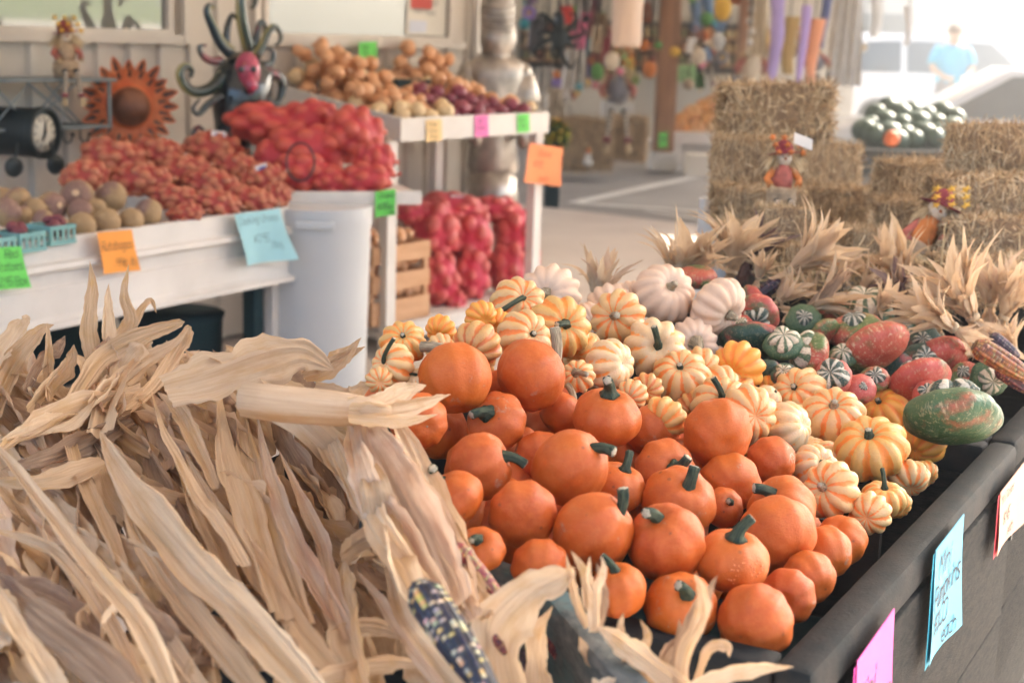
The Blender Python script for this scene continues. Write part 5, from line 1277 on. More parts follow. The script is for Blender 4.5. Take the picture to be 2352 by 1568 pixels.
SB = [(262,362,150,92,10,0,'small onion bag at the far left back, below the metal sunflower'),(355,355,130,84,-20,0,'onion bag at the back middle with a white paper tab'),(490,345,150,90,20,1,'onion bag at the back right in front of the red net sacks'),(548,388,120,76,-10,0,'onion bag under the back right one'),
 (195,405,120,76,30,0,'reddish onion bag at the far left, touching the rutabagas'),(322,412,140,80,0,0,'onion bag in the middle, a white tie curling on top'),(420,395,130,76,15,0,'onion bag in the middle of the back half'),(485,425,130,80,-15,0,'onion bag in the centre right'),
 (600,415,120,80,15,1,'onion bag at the right end with a white label'),(405,455,120,66,-5,0,'onion bag near the front, left of the blue sign'),(495,468,120,66,10,0,'front onion bag above the left part of the blue sign'),(575,460,120,64,-10,0,'front onion bag above the blue sign, with a dark root tip'),
 (635,450,70,64,5,0,'small onion bag at the right front corner'),(425,490,90,46,0,0,'lowest front onion bag by the last rutabaga')]
for i, (x, y, w, h, ro, tg_, lb) in enumerate(SB): netbag('small', lb, 'small net bags of cooking onions', x, y, pmB(x, y) - .03, w * 1.04, h * 1.05, ro + 20, bool(tg_), rnd.uniform(-15, 15))

# signs on the bench
def bsign(name, tl, tr, h, mat, lines, label, curl=.015, off=.012, droop=0, **k):
    p0 = Vector((bE.x, bE.y, 0)) + BN * (.030 + off)
    P = at_pl(*tl, p0, BN); Q = at_pl(*tr, p0, BN); U = (Q - P); D = -Z * h + BN * .0 + U.normalized() * droop
    return sign(name, label, P, U, D, mat, lines, curl, **k)
S_ORG = paint((.92, .36, .06), .7, .05); S_BLUE = paint((.34, .62, .68), .7, .06); S_GRN = paint((.16, .68, .12), .7, .05); S_PINK = paint((.85, .20, .48), .7, .05); S_PEACH = paint((.86, .52, .36), .7, .05); S_YEL = paint((.85, .60, .28), .7, .05)
M_INKB = paint((.06, .10, .12), .6)
S_BLUE2 = paint((.03, .34, .46), .7, .06); S_PINK2 = paint((.62, .05, .33), .7)
bsign('rutabaga_sign', (222, 534), (302, 527), .138, S_ORG, [('Rutabagas', .05, .45, .21), ('.99~ lb', .34, .86, .19)], 'orange paper price sign for rutabagas curling off the white bench', droop=.02, th=.006)
bsign('onion_sign', (538, 492), (642, 478), .195, S_BLUE, [('Cooking Onions', .04, .22, .14), ('$3.95', .3, .60, .15), ('Bag', .66, .74, .13)], 'pale blue price sign for cooking onions near the bench end', curl=.05, droop=.045, ink=M_INKB, th=.006)
bsign('potato_sign', (-45, 572), (47, 565), .128, S_GRN, [('Red', .55, .26, .20), ('Potatoes', .18, .56, .20), ('2.95 Box', .3, .92, .20)], 'bright green price sign for red potatoes at the left edge', droop=.02, th=.006)

# ------------------------------------------------------------------ white barrel, board, big bags
cb_ = 6.0; bp = at_c(722, 640, cb_); bp = Vector((bp.x, bp.y, 0)); RB = 128 * cb_ / FD
zt_ = at_c(722, 462, cb_ - RB).z
m = MB(); m.lathe([(RB * .90, 0), (RB * .93, .03), (RB * .97, zt_ * .5), (RB, zt_ - .12), (RB * 1.03, zt_ - .10), (RB * 1.03, zt_ - .03), (RB * .9, zt_ - .028)], bp, Z, 48)
rb_ = thing('white_barrel', 'large white plastic barrel between the bench and the onion stand', 'barrel', bp); part('barrel_body', m, M_PLASTIC, rb_, auto=40)
hd = bp + (CO - bp).normalized() * 0; v_ = (Vector((CO.x, CO.y, 0)) - bp).normalized(); s_ = v_.cross(Z)
m = MB(); q = bp + v_ * (RB * 1.03) + Z * (zt_ - .085); m.box(q + v_ * .012, (.15, .022, .030), s_, None, Z, 0, .006); part('handle', m, M_PLASTIC, rb_, auto=40)
bz = zt_ - .02
bc = at_c(795, 452, 6.0)
bd = thing('plank_tray', 'white board laid over the barrel, carrying the big red net sacks', 'board', Vector((bp.x, bp.y, bz)))
A = at_c(655, 470, 5.95); B_ = at_c(965, 452, 6.12); A.z = B_.z = bz + .01; dd = (B_ - A).normalized(); nn = dd.cross(Z); nn = nn if nn.dot(CO - A) > 0 else -nn
m = MB(); m.box((A + B_) / 2 + dd * -.15 - nn * .22, ((B_ - A).length + .3, .46, .028), dd); part('board', m, M_WHITE, bd, False)
m = MB(); m.box((A + B_) / 2 + dd * -.15 + nn * .022, ((B_ - A).length + .3, .022, .055), dd, None, Z, 0, .004); part('edge_strip', m, M_WHITE, bd, auto=40)
sp0 = A + nn * .04
Pq = at_pl(862, 440, sp0, nn); Qq = at_pl(908, 434, sp0, nn)
sign('onion_price_sign', 'small bright green price sign on the white board end', Pq, Qq - Pq, -Z * .105, S_GRN, [('Onions', .2, .30, .18), ('$18', .1, .72, .24), ('per', .64, .72, .15), ('bag', .68, .93, .14)], .006)
big = [(625,290,200,84,8,'red net sack at the back left, wedged against the black metal sculpture'),(700,280,150,80,-10,'red net sack at the back middle'),(815,310,150,110,25,'red net sack at the back right below the onion tray'),(700,345,190,100,-5,'big red net sack in the middle with a white cord tie'),
 (640,372,110,90,15,'red net sack low at the left, partly in shade'),(860,372,90,90,0,'red net sack against the stand leg'),(710,405,160,84,5,'red net sack at the front centre on the white board'),(835,412,130,64,-12,'flattened red net sack at the front right corner'),(770,440-20,110,60,3,'red net sack squeezed in the front row middle')]
for i, (x, y, w, h, ro, lb) in enumerate(big): netbag('red', lb, 'red net sacks of onions on the white board', x, y, 6.05 + (430 - y) * .0022, w * 1.12, h * 1.12, ro + 25, False, rnd.uniform(-20, 20))
m = MB(); q = at_c(690, 372, 5.83)
for k in range(14): a = 2 * pi * k / 13; 
m.tube([q + CR * (.055 * cos(2 * pi * k / 24)) + CU * (.075 * sin(2 * pi * k / 24)) for k in range(25)], .004, 6); solo('black_ring', m, M_METAL, 'thin black wire ring looped over the red net sacks', 'ring', q)

# ------------------------------------------------------------------ onion stand
Pf = at_z(887, 800, 0); NI = -WN                       # NI points to the wall
Pr = at_pl(1222, 600, Pf, WN); Pr.z = 0
LW = (Pr - Pf).length
st = thing('onion_stand', 'white wooden stand with a sloping onion tray and a low shelf', 'stand', (Pf + Pr) / 2)
FL = at_pl(917, 272, Pf + WN * .03, WN); FR = at_pl(1258, 257, Pf + WN * .03, WN)
FLb = at_pl(917, 326, Pf + WN * .03, WN); hb = (FL - FLb).length
BL = at_pl(637, 194, Pf + NI * .72, WN); BR = BL + (FR - FL)
def board(a, b, h, t=.022, n=WN, down=True):
    m = MB(); d = (b - a); m.box((a + b) / 2 - Z * h / 2, (d.length, t, h), d.normalized(), None, (Z - d.normalized() * Z.dot(d.normalized())).normalized()); return m
part('tray_front', board(FL, FR, hb), M_WHITE, st, False)
nS = (BL - FL).normalized()
part('tray_side', board(FL + nS * .012 + W_ * .011, BL + W_ * .011, hb * .98, .02), M_WHITE, st, False)
part('tray_side', board(FR + nS * .012 - W_ * .011, BR - W_ * .011, hb * .98, .02), M_WHITE, st, False)
part('tray_back', board(BL + nS * .012, BR + nS * .012, hb, .02), M_WHITE, st, False)
m = MB(); q = -Z * (hb * .72); a_, b_, c_, d_ = FL + q + W_ * .022, FR + q - W_ * .022, BR + q - W_ * .022, BL + q + W_ * .022
m.add([a_, b_, c_, d_, a_ - Z * .015, b_ - Z * .015, c_ - Z * .015, d_ - Z * .015], [(0, 1, 2, 3), (7, 6, 5, 4), (0, 4, 5, 1), (2, 6, 7, 3), (1, 5, 6, 2), (0, 3, 7, 4)]); part('tray_floor', m, M_WHITE, st, False)
for q, top in ((Pf, FLb.z), (Pr, FLb.z - .0), (Pf + NI * .66, BL.z - hb), (Pr + NI * .66, BR.z - hb)):
    m = MB(); m.box(Vector((q.x, q.y, top / 2)), (.065, .05, top), W_); part('leg', m, M_WHITE, st, False)
zs = at_pl(900, 745, Pf, WN).z
m = MB(); m.box((Pf + Pr) / 2 + Z * (zs - .035) + WN * .027, (LW + .05, .02, .075), W_); part('shelf_rail', m, M_WHITE, st, False)
m = MB(); m.box((Pf + Pr) / 2 + NI * .33 + Z * (zs - .012), (LW - .07, .62, .02), W_); part('low_shelf', m, M_WHITE, st, False)
m = MB(); m.box(Pf + NI * .33 + Z * (zs - .035), (.02, .60, .07), W_); part('shelf_rail', m, M_WHITE, st, False)
# onions in the tray
def mat_onion(name, a, b, gl):
    t = NT(name); o = t.off(t.obj()); s = t.noise(t.map(o, (3, 3, .8)), 3, 4); col = t.mix(t.ramp(s, [(.35, 0), (.65, 1)]), a, b); col = t.mix(t.math('MULTIPLY', t.rand(), .35), col, [min(1, x * 1.35) for x in b]); t.bump(s, .15, .03); return t.fin(col, gl, .5)
M_ON = mat_onion('onion_skin', (.60, .27, .12), (.72, .40, .20), .34); M_RON = mat_onion('red_onion_skin', (.14, .02, .04), (.30, .05, .08), .28); M_WON = mat_onion('pale_onion_skin', (.66, .44, .22), (.76, .58, .34), .4)
def onion_mb(seed):
    m = MB(); m.lathe([(.03, -.88), (.12, -.84), (.5, -.72), (.86, -.38), (1, .02), (.9, .40), (.6, .72), (.28, .92), (.12, 1.06), (.07, 1.22), (.09, 1.30), (.02, 1.31)], n=18, wob=lambda a, i: 1 + .03 * sin(3 * a + seed + i * .3)); return m
ONM = {'tan': [onion_mb(s).mesh('onion', M_ON) for s in range(3)], 'red': [onion_mb(s).mesh('onion', M_RON) for s in range(3)], 'pale': [onion_mb(s).mesh('onion', M_WON) for s in range(2)]}
lay = []; r = random.Random(4)
tries = 0
while tries < 9000 and len(lay) < 175:
    tries += 1; s, t_ = r.uniform(.05, .95), r.uniform(.05, .97); R = r.uniform(.034, .046)
    base = FL + (FR - FL) * s + (BL - FL) * t_ - Z * (hb * .72) + Z * .01
    hmax = .035 + .085 * (t_ ** .6) * (.4 + .8 * abs(sin(s * 5 + 1.2))) + (.10 if (s < .35 and t_ > .55) or (s > .62 and t_ > .75) else 0)
    if .36 < s < .68 and t_ > .45: hmax = .03
    z = R + r.uniform(0, hmax); p = base + Z * z
    if all((p - q).length > (R + R2) * .86 for q, R2, *_ in lay): lay.append((p, R, s, t_, 'red' if (.40 < s < .88 and t_ < .42 and not (s > .80 and t_ > .2)) or (.42 < s < .55 and t_ < .6) else ('pale' if (s < .42 and t_ < .22) or r.random() < .08 else 'tan')))
KN = {'tan': 'brown', 'red': 'dark red', 'pale': 'pale cream'}
rows = {}
for e in lay: rows.setdefault(min(7, int(e[3] * 8)), []).append(e)
for rw, es in rows.items():
    es.sort(key=lambda e: e[2])
    for i, (p, R, s, t_, k) in enumerate(es):
        o = linko('onion' if k != 'red' else 'red_onion', r.choice(ONM[k])); o.location = p; o.scale = (R, R, R * r.uniform(.85, 1.0)); o.rotation_euler = (r.uniform(-1.6, 1.6), r.uniform(-1.6, 1.6), r.uniform(0, 6))
        tag(o, '%s onion, %s from the left in the %s row from the tray front' % (KN[k], ORD[i], ORD[rw]), 'onion', KN[k] + ' onions loose in the tray')
m = MB(); q = FL + (FR - FL) * .50 + (BL - FL) * .66 - Z * .0; bas = thing('shallow_basket', 'shallow tan wooden basket lying among the loose onions', 'basket', q)
m.lathe([(.02, 0), (.16, .0), (.20, .035), (.205, .05), (.19, .048), (.15, .012), (.02, .012)], q, (Z + WN * .25).normalized(), 26); part('basket_bowl', m, M_CRATE, bas)
m = MB(); m.tube([q + W_ * .2 + Z * .05, q + W_ * .3 + Z * .06 + NI * .02], .014, 8); part('handle', m, M_METAL, bas)
m = MB(); q = FL + (FR - FL) * .66 + (BL - FL) * .80 + Z * .02; m.box(q, (.26, .10, .06), W_, None, Z, 0, .008); solo('dark_box', m, M_TEAL_SHADE, 'dark low box behind the red onions', 'box', q, smooth=False)
# small signs on the stand
def ssign(tl, tr, hpx, mat, lines, label, name='price_sign', off=.045, **k):
    p0 = Pf + WN * off; P = at_pl(*tl, p0, WN); Q = at_pl(*tr, p0, WN); B0 = at_pl(tl[0], tl[1] + hpx, p0, WN); return sign(name, label, P, Q - P, B0 - P, mat, lines, .003, **k)
ssign((978, 276), (1014, 274), 50, S_YEL, [('Yellow', .1, .3, .2), ('Onions', .1, .6, .2), ('.99 lb', .15, .9, .2)], 'small yellow orange sign on the left of the tray front', th=.008)
ssign((1090, 266), (1121, 264), 50, S_PINK, [('Red', .2, .35, .2), ('Onions', .1, .65, .2)], 'small pink sign in the middle of the tray front', th=.008)
ssign((1188, 263), (1215, 261), 42, S_GRN, [('Onion', .1, .4, .2), ('.99', .2, .8, .25)], 'small green sign at the right of the tray front', th=.008)
p0 = Pr + WN * .07; P = at_pl(1216, 328, p0, WN); Q = at_pl(1293, 340, p0, WN); B0 = at_pl(1198, 418, p0, WN)
sign('onion_sign', 'large orange paper sign hanging askew on the right leg of the onion stand', P, Q - P, B0 - P, paint((.90, .28, .10), .7, .05), [('Onions', .3, .30, .16), ('$1.95', .2, .58, .16), ('each', .45, .92, .14)], .03, ink=paint((.45, .08, .03), .7))
p0 = Pf + NI * .70; P = at_pl(824, 98, p0, WN); Q = at_pl(865, 96, p0, WN)
sign('onion_sign', 'small green sign clipped to the wall above the onion tray', P, Q - P, -Z * .085, S_GRN, [('Onions', .1, .40, .2), ('.99 lb', .15, .75, .2)], .003)
# crate and net sacks on the low shelf
q0 = at_pl(905, 735, Pf + WN * -.02, WN); q0.z = zs; q1 = at_pl(984, 700, Pf + WN * -.02, WN); q1.z = zs; q0 = q0 - W_ * .16
cl = (q1 - q0).length; ch = at_pl(984, 552, Pf + WN * -.02, WN).z - zs; cd_ = .30
cr2 = thing('pine_crate', 'tall pale pine crate of onions behind the stand leg', 'crate', (q0 + q1) / 2)
for k, (z0, z1) in enumerate(((0, .30), (.42, .64), (.78, 1.0))):
    for fo, (a, b) in enumerate(((q0, q1), (q1, q1 + NI * cd_), (q0 + NI * cd_, q0))):
        m = MB(); d = (b - a).normalized(); m.box((a + b) / 2 + Z * ch * (z0 + z1) / 2 + NI * (.001 * fo), ((b - a).length - (.024 if fo else 0), .012, ch * (z1 - z0)), d); part('slat', m, M_CRATE, cr2, False)
for a in (q0 + W_ * .012, q1 - W_ * .012):
    m = MB(); m.box(a + NI * .02 + Z * ch / 2, (.03, .025, ch - .004), W_); part('corner_post', m, M_CRATE, cr2, False)
m = MB(); m.box((q0 + q1) / 2 + NI * cd_ / 2 + Z * .006, (cl - .03, cd_ - .03, .01), W_); part('crate_base', m, M_CRATE, cr2, False)
r = random.Random(8); cro = []
for k in range(46):
    z = ch * (.37 if k < 12 else (.71 if k < 24 else 1.0)) + r.uniform(-.02, .03); a = (q0 + q1) / 2 + W_ * r.uniform(-.42, .42) * cl + NI * (r.uniform(.045, .08) if k < 24 else r.uniform(.05, .26)) + Z * z
    o = linko('onion', r.choice(ONM['tan'])); R = .032; o.location = a; o.scale = (R, R, R); o.rotation_euler = (r.uniform(-1.5, 1.5), r.uniform(-1.5, 1.5), 0); cro.append(((0 if k < 12 else 1 if k < 24 else 2), (a - q0).dot(W_), o))
cro.sort(key=lambda e: (e[0], e[1]))
for i, (l, _, o) in enumerate(cro): tag(o, 'brown onion %s the pine crate, %s from the left' % (('in the lower gap of', 'in the upper gap of', 'heaped on top of')[l], ORD[i - [12, 24, 46].index([12, 24, 46][l]) * 0 - (0, 12, 24)[l]]), 'onion', 'onions in the pine crate')
low = [(1000,530,150,130,60,0,'pink red net sack behind the crate, sagging over its corner'),(1080,540,130,140,70,0,'pink red net sack in the middle of the upper row'),(1180,535,135,120,75,0,'pink red net sack at the right end of the upper row'),(1010,640,110,120,80,0,'pink red net sack at the lower left beside the crate'),
 (1085,630,110,110,65,0,'pink red net sack in the lower middle'),(1165,620,120,110,80,0,'pink red net sack at the lower right'),(1035,475,170,60,10,1,'red sack at the back with a printed white and blue band'),(1140,480,120,56,-10,1,'red sack at the back right with a blue printed band'),(955,490,90,60,10,1,'red sack behind the stand leg with a white band'),(1045,700,70,60,80,0,'lowest bulge of a pink net sack at the shelf edge'),(1200,590,90,100,80,0,'pink net sack pushed to the right leg')]
for x, y, w, h, tp_, tg_, lb in low:
    c = cdep(at_pl(x, 690, Pf + NI * .13, WN)) + (690 - y) * .0012
    o = netbag('pink', lb, 'pink red net sacks on the low shelf', x, y, c, max(w, h) * 1.08, min(w, h) * 1.0, 30 + tp_, bool(tg_), 55 if (h > w * .85) else 5)
# ------------------------------------------------------------------ shop wall with windows
WP0 = Pf + NI * .80                                    # a point of the wall plane, z = 0
wE = at_pl(1072, 300, WP0, WN); wE.z = 0; wS = wE - W_ * 5.2
def wpt(x, y, o=0.0): return at_pl(x, y, WP0 + WN * o, WN)
zsil = wpt(900, 88).z; zt2 = wpt(900, 110).z
wall = thing('shop_wall', 'cream shop wall of ribbed metal siding with long windows', 'wall', wE)
m = MB(); Lw = 5.2; per = .17; xs = []; k = 0
while k * per < Lw:
    for a, d in ((0, .0), (.055, .0), (.068, .022), (.102, .022), (.115, .0)): xs.append((min(k * per + a, Lw), d))
    k += 1
xs.append((Lw, 0)); vs = []; HT = zt2
for z in (-.02, HT): vs += [wS + W_ * a + WN * d + Z * z for a, d in xs]
n = len(xs); m.add(vs, [(i, i + 1, n + i + 1, n + i) for i in range(n - 1)]); part('ribbed_siding', m, M_WALL, wall, False)
def at_w(x): q = wpt(x, 90); return (q - wS).dot(W_)
def wbox(a, b, z0, z1, t, o, name='trim', mat=None, par=None):
    m = MB(); m.box(wS + W_ * (a + b) / 2 + WN * (o + t / 2) + Z * (z0 + z1) / 2, (b - a, t, z1 - z0), W_); return part(name, m, mat or M_WALL, wall, False)
wbox(0, at_w(412), zt2, zsil - .012, .05, 0.0, 'sill'); wbox(at_w(580), at_w(1055), zt2, zsil - .012, .05, 0.0, 'sill')
ZT = 2.9
for a, b in ((0, at_w(388)), (at_w(596), at_w(1030))):
    for (p, q, r0, r1) in ((a, b, zsil - .012, zsil + .012),):
        wbox(p + .001, q - .001, r0, r1, .035, .0, 'window_frame')
    for p in (a, b - .03): wbox(p, p + .03, zsil + .012, 2.45, .035, .0, 'window_frame')
    wbox(a, b, 2.45, 2.48, .036, .0, 'window_frame')
t = NT('window_glass'); t.fin((.12, .13, .12), .04, 1.0); M_GLASS = t.mat; M_GLASS.node_tree.nodes['Principled BSDF'].inputs['Metallic'].default_value = .55; M_GLASS.node_tree.nodes['Principled BSDF'].inputs['Base Color'].default_value = (.42, .42, .38, 1)
for a, b in ((0.03, at_w(388) - .03), (at_w(596) + .03, at_w(1030) - .03)): wbox(a, b, zsil + .012, 2.45, .006, .004, 'window_pane', M_GLASS)
# siding between and beside the windows, above the sill
def ribs(a, b, z0, z1):
    m = MB(); xs = [(p, d) for p, d in xs_all if a <= p <= b]; xs = [(a, 0)] + xs + [(b, 0)]; vs = []
    for z in (z0, z1): vs += [wS + W_ * p + WN * d + Z * z for p, d in xs]
    n = len(xs); m.add(vs, [(i, i + 1, n + i + 1, n + i) for i in range(n - 1)]); return m
xs_all = xs
for a, b in ((at_w(388), at_w(596)), (at_w(1030), Lw)): part('ribbed_siding', ribs(a, b, zt2, ZT), M_WALL, wall, False)
part('ribbed_siding', ribs(0, at_w(1030), 2.48, ZT), M_WALL, wall, False)
for x in (414, 576): a = at_w(x); wbox(a - .02, a + .02, zt2 + .001, ZT, .03, .024, 'trim')
m = MB(); m.box(wE + W_ * .05 + WN * .0 + Z * ZT / 2, (.10, .12, ZT), W_); part('corner_trim', m, M_WHITE, wall, False)
m = MB(); m.box(wE + W_ * .03 - WN * 1.2 + Z * ZT / 2, (.04, 2.3, ZT), W_); part('end_wall', m, M_WALL, wall, False)
m = MB(); m.box(wS + W_ * Lw / 2 - WN * .5 + Z * ZT / 2, (Lw - .02, .02, ZT), W_); part('inner_wall', m, M_TEAL_SHADE, wall, False)
# poster in the second window
M_PAPER = paint((.72, .69, .60), .6, .05)
P = wpt(938, -60, .014); Q = wpt(1028, -52, .014); B0 = wpt(932, 80, .014)
ps = sign('window_poster', 'yellowed poster with a red block taped inside the shop window', P, Q - P, B0 - P, M_PAPER, [('Pumpkin', .08, .62, .10), ('Fest', .5, .66, .09), ('Sat', .60, .50, .10)], .0, ink=paint((.12, .11, .10), .6), cat='poster')
m = MB(); U, D = Q - P, B0 - P; m.add([P + WN * .004 + U * a + D * b for a, b in ((.08, .30), (.62, .30), (.62, .56), (.08, .56))], [(0, 1, 2, 3)]); m.add([P + WN * .004 + U * a + D * b for a, b in ((.06, .76), (.5, .76), (.5, .96), (.06, .96))], [(0, 1, 2, 3)], 1)
part('printed_block', m, [paint((.55, .08, .06), .6), paint((.60, .64, .72), .6)], ps, False)

# ------------------------------------------------------------------ metal wall shelf, sunflower, clock, doll
SO = .26
def spt(x, y, o=SO): return at_pl(x, y, WP0 + WN * o, WN)
P = spt(265, 186); P2 = spt(-30, 190)
sh = thing('metal_shelf', 'grey metal wire shelf unit on the wall with crossed braces and hooks', 'shelf', P)
m = MB(); a, b = spt(-60, 184), spt(262, 186); b.z = a.z = (a.z + b.z) / 2; z1 = a.z
m.box((a + b) / 2 - WN * .10, ((b - a).length, .24, .014), W_, None, Z, 0, .003); part('shelf_plate', m, M_SHELFM, sh, auto=40)
a2, b2 = spt(-60, 296), spt(255, 296); a2.z = b2.z = z2 = (a2.z + b2.z) / 2; m = MB(); m.box((a2 + b2) / 2 - WN * .10, ((b2 - a2).length, .22, .014), W_, None, Z, 0, .003); part('shelf_plate', m, M_SHELFM, sh, auto=40)
m = MB(); q = spt(250, 200); m.box(Vector((q.x, q.y, (z1 + z2) / 2)), (.012, .012, z1 - z2 - .014), W_); part('upright', m, M_SHELFM, sh, False)
for k, (x0, x1) in enumerate(((-20, 70), (70, -20), (60, 180), (180, 60), (100, 190), (145, 60))):
    m = MB(); p, q = spt(x0, 190), spt(x1, 292); p.z, q.z = z1 - .005, z2 + .007; m.tube([p, q], .0045, 6); part('brace', m, M_SHELFM, sh)
for x in (145, 184):
    m = MB(); p = spt(x, 300); p.z = z2 - .007; m.tube([p, p - Z * .035, p - Z * .055 + W_ * .015, p - Z * .05 + W_ * .035, p - Z * .025 + W_ * .045], .004, 6); m.ball(p - Z * .02 + W_ * .046, .009, n=8, m=6); part('hook', m, M_METAL, sh)
doll('scarecrow doll on the metal shelf with twiggy hair, legs dangling over the edge', Vector((spt(160, 180).x, spt(160, 180).y, z1 + .008)) - WN * .02, 175 * 5.2 / FD, lean=(.0, .0), face=(WN * .8 - W_ * .3), shirt='burlap', hat='maroon', legdir=(.15, -1), seed=6)
# sunflower
sfc = spt(296, 244, .20); sf = thing('metal_sunflower', 'big orange metal sunflower with a dark centre leaning at the shelf end', 'sunflower ornament', sfc)
fn = (WN * .75 - W_ * .45).normalized(); su = Z.cross(fn).normalized(); sv = fn.cross(su)
R1 = 112 * cdep(sfc) / FD
M_SF = mat_plain_noise('rusty_orange_paint', (.66, .16, .06), (.80, .27, .11), 14, .5, .2, .003); M_SFD = paint((.06, .05, .05), .5, .3, 20); M_SFC = mat_plain_noise('brown_centre', (.12, .05, .03), (.26, .11, .06), 12, .4, .3)
for ring, (n_, ra, rb, wd) in enumerate(((20, .42, 1.0, .13), (18, .38, .80, .11))):
    for i in range(n_):
        a = 2 * pi * i / n_ + ring * .16; d = su * cos(a) + sv * sin(a); e = fn.cross(d); m = MB(); st_ = []
        L = (rb - ra) * R1 * (1 + .1 * sin(i * 2.3))
        for j in range(9):
            t_ = j / 8; w_ = wd * R1 * sin(pi * min(1, .25 + t_ * .72)) ** .8 * (1 if j < 8 else .15)
            for s in (-1, -.35, .35, 1): st_.append(sfc + d * (ra * R1 + L * t_) + e * (w_ * s) + fn * (.012 * ring + .03 * R1 * abs(s) + .12 * R1 * t_ * t_))
        m.add(st_, [(j * 4 + k, j * 4 + k + 1, j * 4 + k + 5, j * 4 + k + 4) for j in range(8) for k in range(3)], 0)
        m.f, m.m = m.f, [1 if (f[0] // 4) in (4, 5, 6) and f[0] % 4 == 1 else 0 for f in m.f]
        part('petal', m, [M_SF, M_SFD], sf)
m = MB(); m.lathe([(.50 * R1, -.01), (.46 * R1, .02), (.38 * R1, .035)], sfc, fn, 36, 0); part('petal_ring', m, M_SF, sf)
m = MB(); m.lathe([(.40 * R1, .03), (.38 * R1, .07), (.26 * R1, .115), (.10 * R1, .13), (.01, .132)], sfc, fn, 30, 0, lambda a, i: 1); part('flower_centre', m, M_SFC, sf)
# locomotive clock
lc0, lc1 = spt(105, 322, .30), spt(-40, 285, .20); lk = thing('barrel_clock', 'black metal barrel clock shaped like a locomotive boiler on two small wheels', 'clock', lc0)
d = azv(108); R2 = 57 * cdep(lc0) / FD
m = MB(); c0 = spt(100, 306, .34); m.lathe([(R2 * .9, -.42), (R2 * .98, -.41), (R2 * .98, -.02), (R2 * 1.04, -.015), (R2 * 1.04, .015), (R2 * .92, .015), (R2 * .90, -.005), (.01, -.006)], c0, d, 40); part('boiler', m, M_METAL, lk, auto=40)
m = MB(); m.lathe([(R2 * .74, 0), (R2 * .74, .006), (.005, .007)], c0 - d * .004, d, 36); fc = part('clock_face', m, paint((.66, .62, .52), .5, .08, 10), lk)
cu = Z - d * d.z; cu.normalize(); cs_ = d.cross(cu)
for i in range(12):
    m = MB(); a = 2 * pi * i / 12; p = c0 + d * .005 + (cu * cos(a) + cs_ * sin(a)) * R2 * .60; e = (cu * cos(a) + cs_ * sin(a)); s = d.cross(e) * .0025; m.add([p - e * .009 - s, p + e * .009 - s, p + e * .009 + s, p - e * .009 + s], [(0, 1, 2, 3)])
    q = part('hour_mark', m, M_METAL, lk, False); q.parent = fc
for a, L in ((-.15, .5), (2.6, .36)):
    e = cu * cos(a) + cs_ * sin(a); m = MB(); m.tube([c0 + d * .008, c0 + d * .008 + e * R2 * L], [.006, .003], 6); q = part('clock_hand', m, M_METAL, lk); q.parent = fc
for x, y in ((32, 384), (128, 378)):
    m = MB(); p = spt(x, y, .36); m.lathe([(.036, -.008), (.040, 0), (.036, .008), (.01, .01)], p, WN, 20); part('wheel', m, M_METAL, lk)
    m = MB(); m.tube([p, p + Z * .09 + W_ * (.02 if x < 60 else -.02)], .005, 6); part('axle_rod', m, M_METAL, lk)
# black metal sculpture with curling arms
sc0 = spt(560, 190, .42); ms = thing('curly_sculpture', 'glossy black metal sculpture with a painted face and curling horn arms', 'metal sculpture', Vector((sc0.x, sc0.y, 0)))
t = NT('enamel_paint'); o = t.obj(); n = t.noise(o, 7, 3); t.fin(t.ramp(n, [(.40, (.015, .02, .022)), (.56, (.02, .05, .06)), (.64, (.20, .02, .04)), (.72, (.30, .05, .08)), (.80, (.40, .28, .05))]), .12, .8); M_ENA = t.mat
t = NT('enamel_pink'); o = t.obj(); n = t.noise(o, 11, 3); t.fin(t.ramp(n, [(.35, (.25, .02, .05)), (.5, (.55, .09, .16)), (.62, (.42, .05, .10)), (.75, (.62, .36, .08))]), .1, .8); M_ENP = t.mat
t = NT('enamel_dark'); t.fin((.016, .022, .026), .14, .8); M_END = t.mat
c_s = cdep(sc0)
def sp(x, y, o=.42): return spt(x, y, o)
m = MB(); bz_ = [sp(545, 420), sp(545, 340), sp(550, 250), sp(560, 170), sp(560, 120)]; m.tube(bz_, [.075, .085, .12, .13, .05], 20); part('body', m, M_END, ms)
m = MB(); q = sp(568, 165, .50); m.ball(q, (.062, .05, .085), n=24, m=16, u=Quaternion((0, 0, 1), radians(-36)));  part('painted_face', m, M_ENP, ms)
for s, yy in ((-1, 160), (1, 160)):
    m = MB(); m.ball(sp(568 + s * 14, yy, .555), (.014, .010, .014), n=10, m=8); part('eye', m, M_ENA, ms)
m = MB(); m.tube([sp(575, 175, .54), sp(578, 200, .58), sp(575, 215, .56)], [.02, .03, .008], 10); part('nose', m, M_ENP, ms)
t = NT('horn_highlight'); sx = t.n('ShaderNodeSeparateXYZ'); t.l(t.uv(), sx.inputs[0]); t.fin(t.ramp(sx.outputs[0], [(0, (.015, .02, .022)), (.30, (.02, .06, .08)), (.46, (.30, .24, .05)), (.54, (.45, .40, .16)), (.64, (.02, .05, .04)), (1, (.015, .02, .022))]), .12, .8); M_HORN = t.mat  # yellow highlight lines painted along the dark arms
